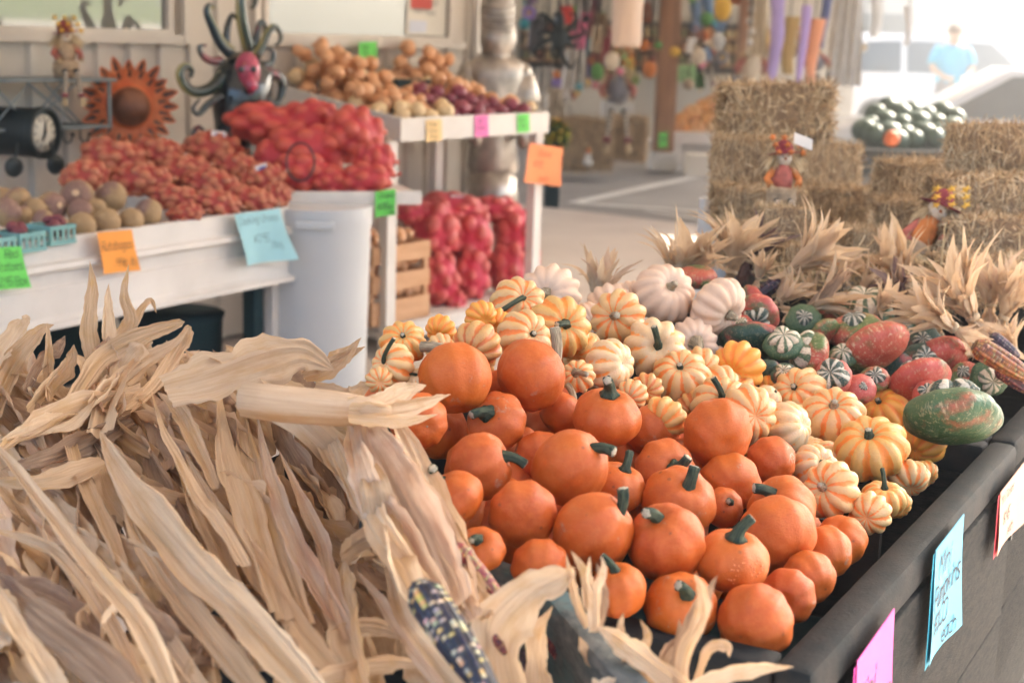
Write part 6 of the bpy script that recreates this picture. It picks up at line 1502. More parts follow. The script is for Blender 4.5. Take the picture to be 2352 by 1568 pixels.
arms = [([(540,120),(520,100),(500,60),(488,30),(492,14),(505,18)], .030, 1),([(585,115),(572,70),(565,20),(568,-20),(590,-20),(598,5),(590,20)], .030, 1),([(600,130),(615,105),(625,80),(640,62),(655,75),(655,95),(645,105)], .022, 1),
 ([(525,170),(500,200),(465,212),(438,200),(424,172),(435,152),(452,160),(450,178)], .030, 1),([(520,140),(495,140),(475,125),(470,108),(485,104)], .020, 0),([(520,220),(490,240),(468,262),(455,250),(470,228)], .018, 0),([(525,300),(490,318),(465,325),(458,305),(468,292),(480,300)], .022, 0),
 ([(610,170),(640,170),(660,190),(655,225),(640,240),(625,225)], .030, 0),([(615,150),(635,145),(640,120),(625,112)], .018, 0),([(530,110),(535,60),(545,35),(555,45)], .018, 0),([(596,110),(604,70),(612,50),(622,62),(616,76)], .018, 0)]
for k, (pt, rd, hn) in enumerate(arms):
    P = cat_rom([sp(x - 12, y, .42 + .03 * (k % 3)) for x, y in pt], 26); m = MB(); m.tube(P, [rd * (1 - .72 * i / 26) for i in range(27)], 12); part('curling_arm', m, M_HORN if hn else M_ENA, ms)
# knight
kc = 8.2; kp = at_c(1135, 300, kc); kb = Vector((kp.x, kp.y, 0)); kn = thing('armour_knight', 'dull silver metal knight statue standing behind the onion stand', 'statue', kb)
kf = Vector((.25, -1, 0)).normalized(); ks = Z.cross(kf).normalized()
def kz(y): return at_c(1135, y, kc).z
zh = kz(45)
m = MB(); m.lathe([(.09, -.17), (.115, -.13), (.125, -.05), (.13, .05), (.115, .12), (.07, .17), (.01, .19)], kb + Z * zh, Z, 26, 0); part('helmet', m, M_SILVER, kn)
m = MB()
for k in range(5): m.lathe([(.120, -.010), (.134, 0), (.120, .010)], kb + Z * (zh - .06 + k * .035) + kf * .02, (Z + kf * .15).normalized(), 26)
m.lathe([(.10, -.03), (.14, .0), (.10, .05), (.05, .08)], kb + Z * (zh - .10) + kf * .05, kf, 20); vz = part('visor', m, M_SILVER, kn)
m = MB(); m.tube([kb + Z * (zh - .15), kb + Z * (zh - .22)], [.10, .12], 18); part('gorget', m, M_SILVER, kn)
m = MB(); m.lathe([(.13, -.62), (.17, -.56), (.145, -.42), (.17, -.25), (.205, -.08), (.19, .0), (.10, .06)], kb + Z * (zh - .24), Z, 28, 0, lambda a, i: 1 + .12 * cos(2 * a)); part('breastplate', m, M_SILVER, kn)
for o_ in kn.children:
    if o_.name.startswith('breastplate'): o_.scale = (1.12, .85, 1)
for s in (-1, 1):
    q = kb + Z * (zh - .30) + ks * s * .205
    m = MB(); m.ball(q, (.075, .09, .075), n=18, m=12); m.lathe([(.05, .04), (.09, 0), (.12, -.06), (.15, -.13), (.145, -.135)], q, (Z + ks * s * .0).normalized(), 18); part('pauldron', m, M_SILVER, kn)
    m = MB(); el = q - Z * .28 + ks * s * .03; hd_ = el + kf * .20 - Z * .06 - ks * s * .06; m.tube([q - Z * .08, (q + el) / 2, el, (el + hd_) / 2, hd_], [.055, .05, .06, .045, .05], 14); part('arm', m, M_SILVER, kn)
    m = MB(); hp_ = kb + Z * (zh - .86) + ks * s * .085; kk = kb + Z * .46 + ks * s * .095; an = kb + Z * .06 + ks * s * .10
    m.tube([hp_, (hp_ + kk) / 2, kk + Z * .05, kk, kk - Z * .05, (kk + an) / 2 + Z * .05, an], [.10, .09, .07, .085, .07, .075, .055], 16)
    for z_ in (.55, .62, .70, .78, .30, .22, .14): m.lathe([(.085, -.008), (.094, 0), (.085, .008)], Vector((kk.x, kk.y, z_)), Z, 18)
    part('leg', m, M_SILVER, kn); m = MB(); m.tube([an - Z * .02 - kf * .04, an - Z * .03 + kf * .08, an - Z * .04 + kf * .17], [.05, .05, .02], 12); part('foot', m, M_SILVER, kn)
kn.scale = (.74, .74, 1)
m = MB(); m.lathe([(.15, -.0), (.19, -.12), (.20, -.2)], kb + Z * (zh - .82), Z, 28, 0, lambda a, i: 1 + .08 * cos(2 * a)); part('tasset', m, M_SILVER, kn)

# ------------------------------------------------------------------ far shop front
FC = 19.0
def fp(x, y, c=FC): return at_c(x, y, c)
def slab_rect(x0, y0, x1, y1, c, t, mat, name, label, cat, group=None, off=0, grounded=False):
    a, b = fp(x0, y0, c), fp(x1, y1, c); z0, z1 = (0 if grounded else b.z), a.z; X0, X1 = a.x, b.x; Y = a.y
    m = MB(); m.box(((X0 + X1) / 2, Y + t / 2, (z0 + z1) / 2), (X1 - X0, t, z1 - z0)); return solo(name, m, mat, label, cat, ((X0 + X1) / 2, Y + t / 2, z0), group, False)
zg = -.1
fw = thing('shop_front', 'open fronted far shop with cream back wall and shelves of jars', 'building', fp(1450, 300, 23))
yb = fp(1450, 200, 23).y
def fbox(x0, x1, z0, z1, y, t, name, mat, par=fw, bev=0):
    m = MB(); m.box(((x0 + x1) / 2, y + t / 2, (z0 + z1) / 2), (x1 - x0, t, z1 - z0), bev=bev); return part(name, m, mat, par, False)
fX = lambda x, c: fp(x, 200, c).x
M_SHOPW = paint((.74, .67, .56), .7, .08, 1.5); M_SHOPD = paint((.06, .055, .05), .8, .2)
fbox(fX(1040, 23), fX(1960, 23), zg, 3.2, yb, .15, 'back_wall', M_SHOPW)
m = MB(); m.quad((-7, 9.6, 3.1), (4.2, 9.6, 3.1), (4.2, yb, 3.1), (-7, yb, 3.1)); m.quad((4.2, 14.5, 3.1), (6.6, 14.5, 3.1), (6.6, yb, 3.1), (4.2, yb, 3.1)); part('roof', m, M_ROOF, fw, False)  # shop roof stretched forward out of view, added to block sun patches on the floor
fbox(fX(1190, 22.6), fX(1720, 22.6), .95, 1.7, yb - .32, .30, 'shelf_case', M_SHOPD)
for z_ in (1.06, 1.26, 1.46): fbox(fX(1192, 22.6), fX(1718, 22.6), z_, z_ + .02, yb - .50, .17, 'jar_shelf', M_CRATE)
M_JAR = [paint(c, .3, .2, 9) for c in ((.42, .20, .08), (.30, .08, .05), (.55, .42, .2), (.2, .22, .1), (.6, .5, .36))]
_jm = []
for q in M_JAR:
    m = MB(); m.lathe([(.04, 0), (.045, .01), (.045, .09), (.032, .11), (.032, .12)], n=14); _jm.append(m.mesh('jar', q))
m = MB(); m.lathe([(.036, .115), (.036, .135), (.01, .137)], n=14); _lid = m.mesh('lid', M_CRATE)
r = random.Random(12); rown = ['bottom', 'middle', 'top']
for j, z_ in enumerate((1.08, 1.28, 1.48)):
    for i in range(30):
        x = fX(1196, 22.5) + (fX(1712, 22.5) - fX(1196, 22.5)) * (i + .5) / 30
        o = linko('jar', r.choice(_jm)); o.location = (x, yb - .42 + r.uniform(-.02, .02), z_); tag(o, 'small preserve jar, %s from the left on the %s shelf of the far shop' % (ORD[i], rown[j]), 'jar', 'jars on the far shop shelves'); linko('lid', _lid, o)
# counter and bright goods under the jars
slab_rect(1185, 205, 1388, 300, 21.5, .8, M_SHOPW, 'display_counter', 'pale counter behind the hay bales and hanging ornaments', 'counter', grounded=True)
fz = thing('white_cabinet', 'white painted cabinet with a seam across it left of the timber post', 'cabinet', fp(1420, 330, 20)); a = fp(1388, 196, 20); b = fp(1452, 330, 20)
m = MB(); m.box(((a.x + b.x) / 2, a.y + .3, (a.z + zg + .1) / 2), (b.x - a.x, .6, a.z - zg - .1), bev=.01); part('cabinet_body', m, M_WHITE, fz, auto=40)
zz = fp(1400, 242, 20).z
m = MB(); m.box(((a.x + b.x) / 2, a.y - .012, (a.z + zz) / 2 + .005), (b.x - a.x - .04, .02, a.z - zz - .03)); part('upper_door', m, M_WHITE, fz, False); m = MB(); m.box(((a.x + b.x) / 2, a.y - .012, (zg + .1 + zz) / 2), (b.x - a.x - .04, .02, zz - zg - .15)); part('lower_door', m, M_WHITE, fz, False)
m = MB(); m.box(((a.x + b.x) / 2, a.y - .03, zg + .12), (b.x - a.x + .05, .6, .2)); part('green_plinth', m, paint((.03, .22, .12), .7), fz, False)
for (x0, x1, y1, c, lb) in ((1512, 1558, 330, 17.5, 'thick brown timber post in the middle distance'), (1694, 1730, 200, 21, 'second brown timber post farther back, partly hidden by hanging flags')):
    a, b = fp(x0, 100, c), fp(x1, 100, c); w_ = b.x - a.x; m = MB(); m.box(((a.x + b.x) / 2, a.y, 1.42), (w_, w_, 3.04), bev=.01); pt_ = thing('timber_post', lb, 'post', ((a.x + b.x) / 2, a.y, zg)); part('post_shaft', m, M_POST, pt_, auto=40)
    m = MB(); m.box(((a.x + b.x) / 2, a.y, 2.86), (w_ * 1.5, w_ * 1.5, .16)); part('post_cap', m, M_POST, pt_, False)
    m = MB(); m.box(((a.x + b.x) / 2, a.y, .02), (w_ * 1.25, w_ * 1.25, .22)); part('post_base', m, M_WHITE, pt_, False)
for i, (x, y, w_, h_, c, lb) in enumerate(((1285, 330, 120, 105, 16.5, 'full size straw bale behind the mum plant'), (1345, 330, 120, 105, 16.5, 'full size straw bale in the middle, a white toy figure at its foot'), (1440, 318, 85, 92, 16.8, 'full size straw bale at the right, behind the seated scarecrow'))):
    bale(lb, x, y, c, w_ * 1.05, h_, az=(0, 4, -8)[i], group='full size straw bales by the far shop')
def bigdoll(label, x, y, S, c, **k): return doll(label, fp(x, y, c), S * c / FD, group='life size scarecrow figures', **k)
bigdoll('life size scarecrow in grey overalls sitting on the far straw bale', 1415, 275, 185, 16.0, shirt='grey', hat='green', legdir=(.35, -.9), bag=False, seed=11)
bigdoll('life size scarecrow leaning back by the second post, pale shirt and blue trousers', 1700, 215, 175, 17, shirt='cream', hat='yellow', lean=(-.35, .0), legdir=(.9, -.3), bag=False, seed=12)
bigdoll('scarecrow with an orange hat hanging at the right of the timber post', 1622, 165, 110, 18, shirt='blue', hat='orange', lean=(.1, 0), legdir=(.1, -1), bag=False, seed=13)
bigdoll('scarecrow figure with a pale straw hat beside the top of the left bales', 1890, 190, 150, 14, shirt='grey', hat='yellow', lean=(.5, 0), legdir=(.4, -.8), bag=False, seed=15)
bigdoll('small pale scarecrow sitting on the far bales behind the mum plant', 1300, 255, 90, 16.6, shirt='white', hat='purple', legdir=(.5, -.7), bag=False, seed=16)
# mum plant
mc = 13.5; P = fp(1272, 312, mc); Rm = 34 * mc / FD; mu = thing('mum_plant', 'round green mum plant with yellow flowers behind the onion stand', 'potted plant', Vector((P.x, P.y, zg)))
M_LEAF = mat_tinted('plant_leaf', .6, .3, .25, 10); r = random.Random(21)
def leafball(m, c, R, n, s, pal, r, flat=1.0, shell=.55):
    for _ in range(n):
        d = Vector((r.gauss(0, 1), r.gauss(0, 1), r.gauss(0, 1))).normalized(); p = Vector(c) + Vector((d.x, d.y, d.z * flat)) * R * r.uniform(shell, 1.05); u = (d.cross(Vector((r.gauss(0, 1), r.gauss(0, 1), r.gauss(0, 1))))).normalized(); v = (d + u.cross(d) * r.uniform(-1, 1)).normalized(); q = s * r.uniform(.6, 1.3); cl = tuple(x * r.uniform(.75, 1.25) for x in r.choice(pal))
        m.add([p - u * q * .5, p + v * q * .5 - u * .1 * q, p + u * q * .5, p - v * q * .5], [(0, 1, 2, 3)], 0, None, [cl] * 4)
m = MB(); leafball(m, P, Rm, 1500, .05, [(.03, .10, .03), (.05, .16, .04), (.02, .07, .03)], r); part('foliage', m, M_LEAF, mu, False)
m = MB(); leafball(m, P, Rm * 1.03, 160, .05, [(.75, .50, .04), (.8, .6, .1)], r, shell=.95); part('flowers', m, M_LEAF, mu, False)
m = MB(); m.lathe([(Rm * .5, 0), (Rm * .65, P.z - zg - Rm * .6)], Vector((P.x, P.y, zg)), Z, 20); part('pot', m, M_TEAL_SHADE, mu)
m = MB(); tp_ = fp(1350, 372, 15.8); m.ball(tp_, .05, n=10, m=8); m.ball(tp_ + Z * .07, .035, n=10, m=8); m.lathe([(.03, 0), (.03, .03), (.0, .07)], tp_ + Z * .09, Z, 10, 1); solo('toy_figure', m, [FAB['white'], FAB['orange']], 'tiny white toy figure with an orange cap on the ground before the middle bale', 'toy figure', tp_)
# white tables with squash
tcx = 18.0
wt = thing('squash_table', 'low white table with striped squash and a green and a pink price tag', 'table', Vector((fp(1590, 320, tcx).x, fp(1590, 320, tcx).y, zg)))
a, b = fp(1512, 303, tcx), fp(1700, 320, tcx * .97); yy = a.y
m = MB(); m.box(((a.x + b.x) / 2, yy + .35, a.z - .02), (b.x - a.x, .8, .03)); part('tabletop', m, M_WHITE, wt, False)
m = MB(); m.box(((a.x + b.x) / 2, yy - .06, a.z - .06), (b.x - a.x, .02, .13)); part('front_board', m, M_WHITE, wt, False)
for x_ in (a.x + .25, b.x - .1):
    for y_ in (yy, yy + .7): m = MB(); m.box((x_, y_, (a.z + zg) / 2 - .02), (.07, .07, a.z - zg - .05)); part('leg', m, M_WHITE, wt, False)
ta = fp(1600, 350, tcx * .97); m = MB(); m.box((ta.x + .05, ta.y, (zg + ta.z) / 2 - .02), (.35, .3, ta.z - zg)); part('pedestal', m, M_SHOPW, wt, False)
for i, (x, y, w_, mt) in enumerate([(1640,238,50,0),(1615,246,42,1),(1655,262,52,0),(1590,262,50,0),(1565,275,36,1),(1625,278,46,1),(1560,292,40,4),(1600,296,44,0),(1640,298,46,2),(1530,292,44,4),(1668,292,44,0),(1580,298,34,3)]):
    c = tcx * 1.02 + (300 - y) * .004
    o = place_gourd('striped_squash', 'squash', ['large pale squash at the very top of the far table heap', 'gold squash left of the topmost one on the far table', 'striped squash touching the topmost straw bale on the far table', 'big tan squash in the middle row of the far table heap', 'small tan squash at the left of the middle row, far table', 'golden squash in the centre of the far table heap', 'brown green squash low at the left of the far table', 'cream squash low in the front row of the far table', 'pale squash low near the pink tag on the far table', 'dark green mottled squash at the left end of the far table', 'squash at the right end of the far table, behind the bales', 'small yellow squash in the front row of the far table'][i], 'squash', x, y, w_, w_, c, rnd.choice(CAM_[mt]), None, None) if False else place_gourd('striped_squash', 'squash', 'striped squash on the far white table', ['large pale squash at the very top of the far table heap', 'gold squash left of the topmost one on the far table', 'striped squash touching the topmost straw bale on the far table', 'big tan squash in the middle row of the far table heap', 'small tan squash at the left of the middle row, far table', 'golden squash in the centre of the far table heap', 'brown green squash low at the left of the far table', 'cream squash low in the front row of the far table', 'pale squash low near the pink tag on the far table', 'dark green mottled squash at the left end of the far table', 'squash at the right end of the far table, behind the bales', 'small yellow squash in the front row of the far table'][i], x, y, w_, w_, c, rnd.choice(CAM_[mt]), None, (x, y - w_ * .3, 1))
def fsign(x0, y0, x1, y1, c, mat, label, lines=()):
    P, Q, B0 = fp(x0, y0, c), fp(x1, y0, c), fp(x0, y1, c); B0.y = Q.y = P.y; return sign('price_sign', label, P, Q - P, B0 - P, mat, list(lines), .004)
fsign(1513, 304, 1534, 340, tcx * .955, S_GRN, 'green price tag on the far white table', [('Squash', .1, .5, .2)]); fsign(1640, 322, 1658, 358, tcx * .955, S_PINK, 'pink price tag on the far white table at the bale edge', [('.79', .2, .5, .2)])
fsign(1552, 150, 1600, 188, 18, paint((.35, .62, .28), .7), 'pale green notice beyond the timber post', [('Mums', .15, .5, .25), ('$5.00', .15, .9, .25)])
# hanging things
def hang(name, label, cat, x, y, w_, h_, c, mat, shape='cyl', mat2=None, group='hanging market decorations'):
    P = fp(x, y, c); W2, H2 = w_ * c / FD, h_ * c / FD; rt = thing(name, label, cat, P, group); m = MB()
    if shape == 'cyl': m.lathe([(W2 * .42, -H2 / 2), (W2 * .5, -H2 / 2 + .03), (W2 * .5, H2 / 2 - .03), (W2 * .42, H2 / 2), (.02, H2 / 2)], P, Z, 24)
    elif shape == 'sock':
        r = random.Random(int(x)); n = 14; vs = []
        for i in range(n + 1):
            t_ = i / n; wv = W2 / 2 * (1 - .35 * t_) * (1 + .2 * noise.noise(Vector((t_ * 3, x, 0))))
            for k in range(13): a = 2 * pi * k / 12; vs.append(P + Vector((cos(a) * wv * (1 + .15 * cos(3 * a)) + .15 * W2 * sin(t_ * 4 + x), sin(a) * wv * .5, H2 / 2 - H2 * t_)))
        m.add(vs, [(i * 13 + k, i * 13 + k + 1, (i + 1) * 13 + k + 1, (i + 1) * 13 + k) for i in range(n) for k in range(12)])
    elif shape == 'disc': m.lathe([(W2 * .5, -.015), (W2 * .5, .015), (W2 * .2, .03)], P, Vector((0, -1, 0)), 20)
    elif shape == 'star':
        pts = [P + Vector((cos(pi / 2 + j * pi / 5), 0, sin(pi / 2 + j * pi / 5))) * W2 * (.5 if j % 2 == 0 else .22) for j in range(10)]; m.add(pts + [P + Vector((0, -.05, 0)), P + Vector((0, .05, 0))], [(j, (j + 1) % 10, 10) for j in range(10)] + [((j + 1) % 10, j, 11) for j in range(10)])
    elif shape == 'flower':
        for j in range(8): a = j * pi / 4; m.ball(P + Vector((cos(a), 0, sin(a))) * W2 * .32, (W2 * .18, .03, W2 * .18), n=8, m=6)
        m.ball(P - Vector((0, .03, 0)), W2 * .14, 1, n=8, m=6)
    elif shape == 'cloth':
        vs = []; nn_ = 16
        for i in range(7):
            for k in range(nn_ + 1): vs.append(P + Vector((W2 * (k / nn_ - .5) * (.8 + .2 * i / 6), .05 * sin(k * 1.3 + i * .4), H2 / 2 - H2 * i / 6)))
        m.add(vs, [(i * (nn_ + 1) + k, i * (nn_ + 1) + k + 1, (i + 1) * (nn_ + 1) + k + 1, (i + 1) * (nn_ + 1) + k) for i in range(6) for k in range(nn_)])
    elif shape == 'ball': m.ball(P, (W2 / 2, W2 / 2, H2 / 2), n=16, m=12)
    part({'cyl': 'shade', 'sock': 'fabric', 'disc': 'disc', 'star': 'star_body', 'flower': 'flower_head', 'cloth': 'fabric', 'ball': 'ball_body'}[shape], m, [mat, mat2 or FAB['yellow']], rt, shape not in ('star',))
    m = MB(); m.tube([P + Z * H2 * .4, Vector((P.x, P.y, 2.7))] if True else [], .006, 5); part('cord', m, M_METAL, rt)
    return rt
F = FAB
hang('paper_lantern', 'large pale peach lantern banner hanging left of the timber post', 'lantern', 1441, 30, 70, 155, 12, paint((.86, .66, .52), .7, .05), 'cyl')
hang('wind_sock', 'long lilac purple streamer, leftmost of the hanging streamers', 'streamer', 1778, 90, 34, 190, 13, paint((.42, .32, .62), .7), 'sock')
hang('wind_sock', 'thin violet streamer crossing between the ochre and the orange ones', 'streamer', 1842, 110, 22, 190, 13, paint((.48, .34, .68), .7), 'sock')
hang('wind_sock', 'ochre yellow streamer between the two purple ones', 'streamer', 1812, 105, 36, 130, 13.3, paint((.52, .36, .12), .7), 'sock')
hang('wind_sock', 'orange streamer right of the violet one', 'streamer', 1868, 120, 34, 150, 13.2, paint((.82, .34, .16), .7), 'sock')
hang('wind_sock', 'white and navy streamer hanging beside the orange one', 'streamer', 1892, 40, 24, 140, 13.2, paint((.10, .12, .25), .7), 'sock')
hang('white_banner', 'tall white banner at the end of the hanging streamers', 'banner', 1945, 70, 80, 250, 14, F['white'], 'cloth')
hang('light_garland', 'pale garland of white discs at the left of the streamers', 'garland', 1742, 60, 46, 130, 14, paint((.86, .74, .55), .6), 'cloth')
for k in range(5): hang('garland_disc', 'white disc, %s from the top of the pale garland' % ORD[k], 'garland disc', 1722 + (k % 2) * 3, -5 + k * 26, 16, 16, 13.8, F['white'], 'disc', group='white discs of the garland')
spider = hang('iron_sun', 'black iron hanging sculpture with thin curling arms among the ornaments', 'metal sculpture', 1285, 90, 40, 60, 13, M_METAL, 'ball')
m = MB(); P = fp(1285, 85, 13)
for k in range(9):
    a = k * .7; d = Vector((cos(a), -.1, sin(a))); e = Vector((-sin(a), 0, cos(a))); Lk = 58 * 13 / FD * (1 + .3 * sin(k * 3)); m.tube(cat_rom([P, P + d * Lk * .6, P + d * Lk + e * Lk * .2, P + d * Lk * .8 + e * Lk * .45], 14), [.03 * (1 - .7 * i / 14) for i in range(15)], 7)
part('curling_arm', m, M_METAL, spider)
orn = [(1215,30,34,40,'flower','purple','purple flower spinner high at the left of the ornaments'),(1232,75,40,70,'cloth','grey','dark printed banner with pale letters behind the knight'),(1255,200,60,90,'cloth','white','white shirt shaped bag with a blue print, left'),(1320,160,60,90,'cloth','white','white bag hanging right of the black iron sculpture'),
 (1205,55,26,26,'ball','teal','teal glass ball beside the knight helmet'),(1300,35,30,40,'sock','red','red streamer tail above the iron sculpture'),(1340,60,26,60,'sock','pink','pink streamer between the iron sculpture and the lantern'),(1365,40,22,90,'sock','maroon','brown rope of beads left of the lantern'),
 (1390,120,20,100,'sock','maroon','dark red streamer under the lantern edge'),(1296,188,46,46,'star','purple','large purple star ornament'),(1330,200,28,28,'star','teal','teal star ornament behind the purple one'),(1345,190,22,22,'ball','yellow','yellow ball ornament right of the stars'),
 (1318,212,30,26,'flower','yellow','yellow green flower spinner below the stars'),(1372,165,30,40,'ball','green','lime green gourd shaped ornament'),(1360,140,26,26,'flower','plaid','brown flower ornament above the lime gourd'),(1405,140,36,44,'ball','cream','cream ball ornament left of the yellow moon'),
 (1424,165,26,26,'star','pink','pink star ornament by the cabinet'),(1445,150,26,40,'ball','yellow','yellow moon shaped ornament over the cabinet'),(1492,160,32,40,'ball','orange','orange smiling pumpkin ornament beside the timber post'),(1412,188,40,26,'flower','pink','bright pink flower ornament over the scarecrow'),
 (1240,240,46,50,'cloth','white','white bag with a magenta print low at the left'),(1275,235,40,60,'cloth','cream','tan cloth bag behind the mum plant'),(1200,215,30,34,'star','grey','grey star ornament beside the tray end'),(1460,185,20,20,'flower','green','small green flower on the white cabinet'),
 (1345,110,30,40,'cloth','teal','blue cloth ornament in the centre of the hanging goods'),(1370,90,30,60,'cloth','cream','pale wreath like ornament beside the lantern'),(1345,20,30,50,'cloth','white','white square cloth high beside the iron sculpture'),(1550,120,24,24,'disc','yellow','round yellow plate right of the timber post'),
 (1480,105,26,12,'disc','orange','orange tag on the jar shelf'),(1512,105,20,12,'disc','green','green tag on the jar shelf'),(1660,20,40,60,'ball','yellow','yellow rimmed dark round ornament near the second post'),(1625,10,30,50,'sock','blue','blue bird feather ornament between the two posts'),(1500,15,30,50,'cloth','white','white cloth left of the timber post'),
 (1605,130,34,40,'ball','cream','cream snow ball headed ornament with an orange cap'),(1650,95,30,40,'ball','white','white round ornament beside the leaning scarecrow'),(2085,60,20,90,'sock','white','white windsock in front of the sunlit trees, right one'),(2010,40,30,90,'sock','white','white windsock in front of the sunlit trees, left one'),(1983,110,24,60,'flower','white','pale spinner near the white car')]
for i, (x, y, w_, h_, s_, mt, lb) in enumerate(orn): hang('garden_ornament', lb, 'ornament', x, y, w_, h_, 13.5 + (i * 7 % 5) * .8, F[mt], s_, group='hanging and staked garden ornaments')
r = random.Random(99); sm = sorted([(r.choice([r.uniform(1195, 1500), r.uniform(1200, 1390), r.uniform(1575, 1690)]), r.uniform(-10, 225), r.uniform(14, 34), r.choice(['star', 'flower', 'ball', 'cloth', 'sock', 'disc']), r.choice(list(F))) for _ in range(38)])
for i, (x, y, w_, s_, mt) in enumerate(sm): hang('garden_ornament', 'small %s %s trinket in the far shop, %s from the left' % (mt, {'ball': 'round', 'sock': 'tube shaped', 'cloth': 'cloth', 'star': 'star', 'flower': 'flower', 'disc': 'flat round'}[s_], ORD[i]), 'ornament', x, y, w_, w_ * (1.6 if s_ in ('sock', 'cloth') else 1), 14 + (i * 5 % 6) * .9, F[mt], s_, group='small trinkets hanging in the far shop')
# watermelons
def mat_melon():
    t = NT('melon_skin'); o = t.off(t.obj()); t.fin(t.mix(t.ramp(t.noise(t.map(o, (1, 6, 6)), 2, 4), [(.4, 0), (.6, 1)]), (.012, .035, .025), (.04, .09, .05)), .55, .5); return t.mat
M_MEL = mat_melon(); m = MB(); m.ball((0, 0, 0), (1.15, 1, 1), n=20, m=14); MELM = m.mesh('melon', M_MEL)
mt_c = 10.5
for i, (x, y) in enumerate([(2012,262),(2040,250),(2062,266),(2095,258),(2030,282),(2000,290),(2070,290),(2105,285),(2130,270),(2160,262),(2150,285),(2008,312),(2040,310),(2078,312),(2120,310),(2160,305),(2190,275),(2185,300),(2145,318),(2055,325),(2100,322),(1985,300)]):
    c = mt_c + (320 - y) * .006; P = at_c(x, y, c); o = linko('watermelon', MELM); s = (24 + (i * 7 % 5) * 1.8) * c / FD; o.location = P; o.scale = (s, s, s); o.rotation_euler = (0, 0, i * 1.3)
    tag(o, 'dark green melon in the %s row of the heap, %s from the left' % (('top', 'middle', 'bottom')[(y > 275) + (y > 300)], ORD[sum(1 for j, (xx, yy_) in enumerate([(2012,262),(2040,250),(2062,266),(2095,258),(2030,282),(2000,290),(2070,290),(2105,285),(2130,270),(2160,262),(2150,285),(2008,312),(2040,310),(2078,312),(2120,310),(2160,305),(2190,275),(2185,300),(2145,318),(2055,325),(2100,322),(1985,300)]) if ((yy_ > 275) + (yy_ > 300)) == ((y > 275) + (y > 300)) and xx < x)]), 'melon', 'dark melons heaped behind the bales')
place_gourd('mini_pumpkin', 'pumpkin', None, 'single orange pumpkin among the dark melons', 2048, 318, 38, 30, mt_c * .955, ORM[0], None, None)
q = at_c(2095, 335, mt_c + .2); m = MB(); m.box((q.x, q.y + .1, q.z - .03), (1.4, 1.2, .05)); mtb = thing('melon_table', 'table carrying the heap of dark melons behind the bales', 'table', (q.x, q.y, zg)); part('tabletop', m, M_BINF, mtb, False)
for a_, b_ in ((-1, -1), (1, -1), (-1, 1), (1, 1)): m = MB(); m.box((q.x + a_ * .62, q.y + .1 + b_ * .5, (q.z - .055 + zg) / 2), (.08, .08, q.z - .055 - zg)); part('leg', m, M_BINF, mtb, False)

# ------------------------------------------------------------------ cars, person, trees
M_CARW = paint((.80, .78, .76), .25, .03, 2, spec=.6); M_CARG = paint((.10, .12, .13), .08, .1, spec=.8); M_TYRE = paint((.03, .03, .03), .8); M_RIM = paint((.4, .4, .4), .3, .1, metal=.8); M_CARS = paint((.62, .62, .62), .22, .04, 2, metal=.3)
def car(name, label, cat, P, ang, L, H, Wd, prof, wins, paintm, wheels):
    """body from a side profile (x along the length, z up), width Wd with the greenhouse narrowed"""
    rt = thing(name, label, cat, P); q = Quaternion((0, 0, 1), ang); rt.rotation_mode = 'QUATERNION'; rt.rotation_quaternion = q
    m = MB(); n = len(prof); vs = []; belt = .56 * H
    lays = ((-1, .0), (-.96, .0), (.96, 0), (1, 0))
    for s, _ in lays:
        for x, z in prof:
            inn = max(0, (z - belt) / (H - belt)) * .16
            k = .97 if abs(s) == 1 else 1.0
            vs.append((x * (k if abs(s) == 1 else 1), s * (Wd / 2) * (1 - inn), z if abs(s) < 1 else belt + (z - belt) * k))
    fs = [(j * n + i, j * n + (i + 1) % n, (j + 1) * n + (i + 1) % n, (j + 1) * n + i) for j in range(3) for i in range(n)] + [tuple(range(n))[::-1], tuple(3 * n + i for i in range(n))]
    m.add(vs, fs); part('body', m, paintm, rt, world=False, auto=35)
    for s in (-1, 1):
        for w in wins:
            m = MB(); pts = [(x, s * (Wd / 2) * (1 - max(0, (z - belt) / (H - belt)) * .16) * 1.004, z) for x, z in w]; m.add(pts, [tuple(range(len(pts)))]); part('side_window', m, M_CARG, rt, False, world=False)
    for x in wheels:
        for s in (-1, 1):
            m = MB(); m.lathe([(.22, -.11), (.32, -.10), (.34, 0), (.32, .10), (.22, .11)], Vector((x, s * (Wd / 2 - .09), .34)), Vector((0, 1, 0)), 28); t_ = part('wheel', m, M_TYRE, rt, world=False)
            m = MB(); m.lathe([(.21, -.115), (.21, .115), (.05, .12)], Vector((x, s * (Wd / 2 - .09), .34)), Vector((0, s, 0)), 20); r_ = part('rim', m, M_RIM, rt, world=False); r_.parent = t_
    return rt
c1_ = 27.0; P = at_c(2160, 250, c1_); P.z = -.12
car('white_suv', 'white van like car parked in the sunlight at the far right, behind the man', 'car', P, radians(4), 4.8, 1.78, 1.95,
    [(-2.4, .30), (-2.42, .75), (-2.35, 1.05), (-2.05, 1.70), (-1.6, 1.78), (.6, 1.78), (1.35, 1.12), (2.2, 1.0), (2.4, .8), (2.4, .32)],
    [[(-2.05, 1.12), (-1.85, 1.62), (-1.1, 1.66), (-1.1, 1.12)], [(-1.0, 1.12), (-1.0, 1.66), (-.1, 1.67), (-.1, 1.12)], [(0, 1.12), (0, 1.67), (.52, 1.66), (1.12, 1.14)]], M_CARW, (-1.5, 1.5))
c2_ = 13.0; P = at_c(2420, 300, c2_); P.z = -.12
P2c = P
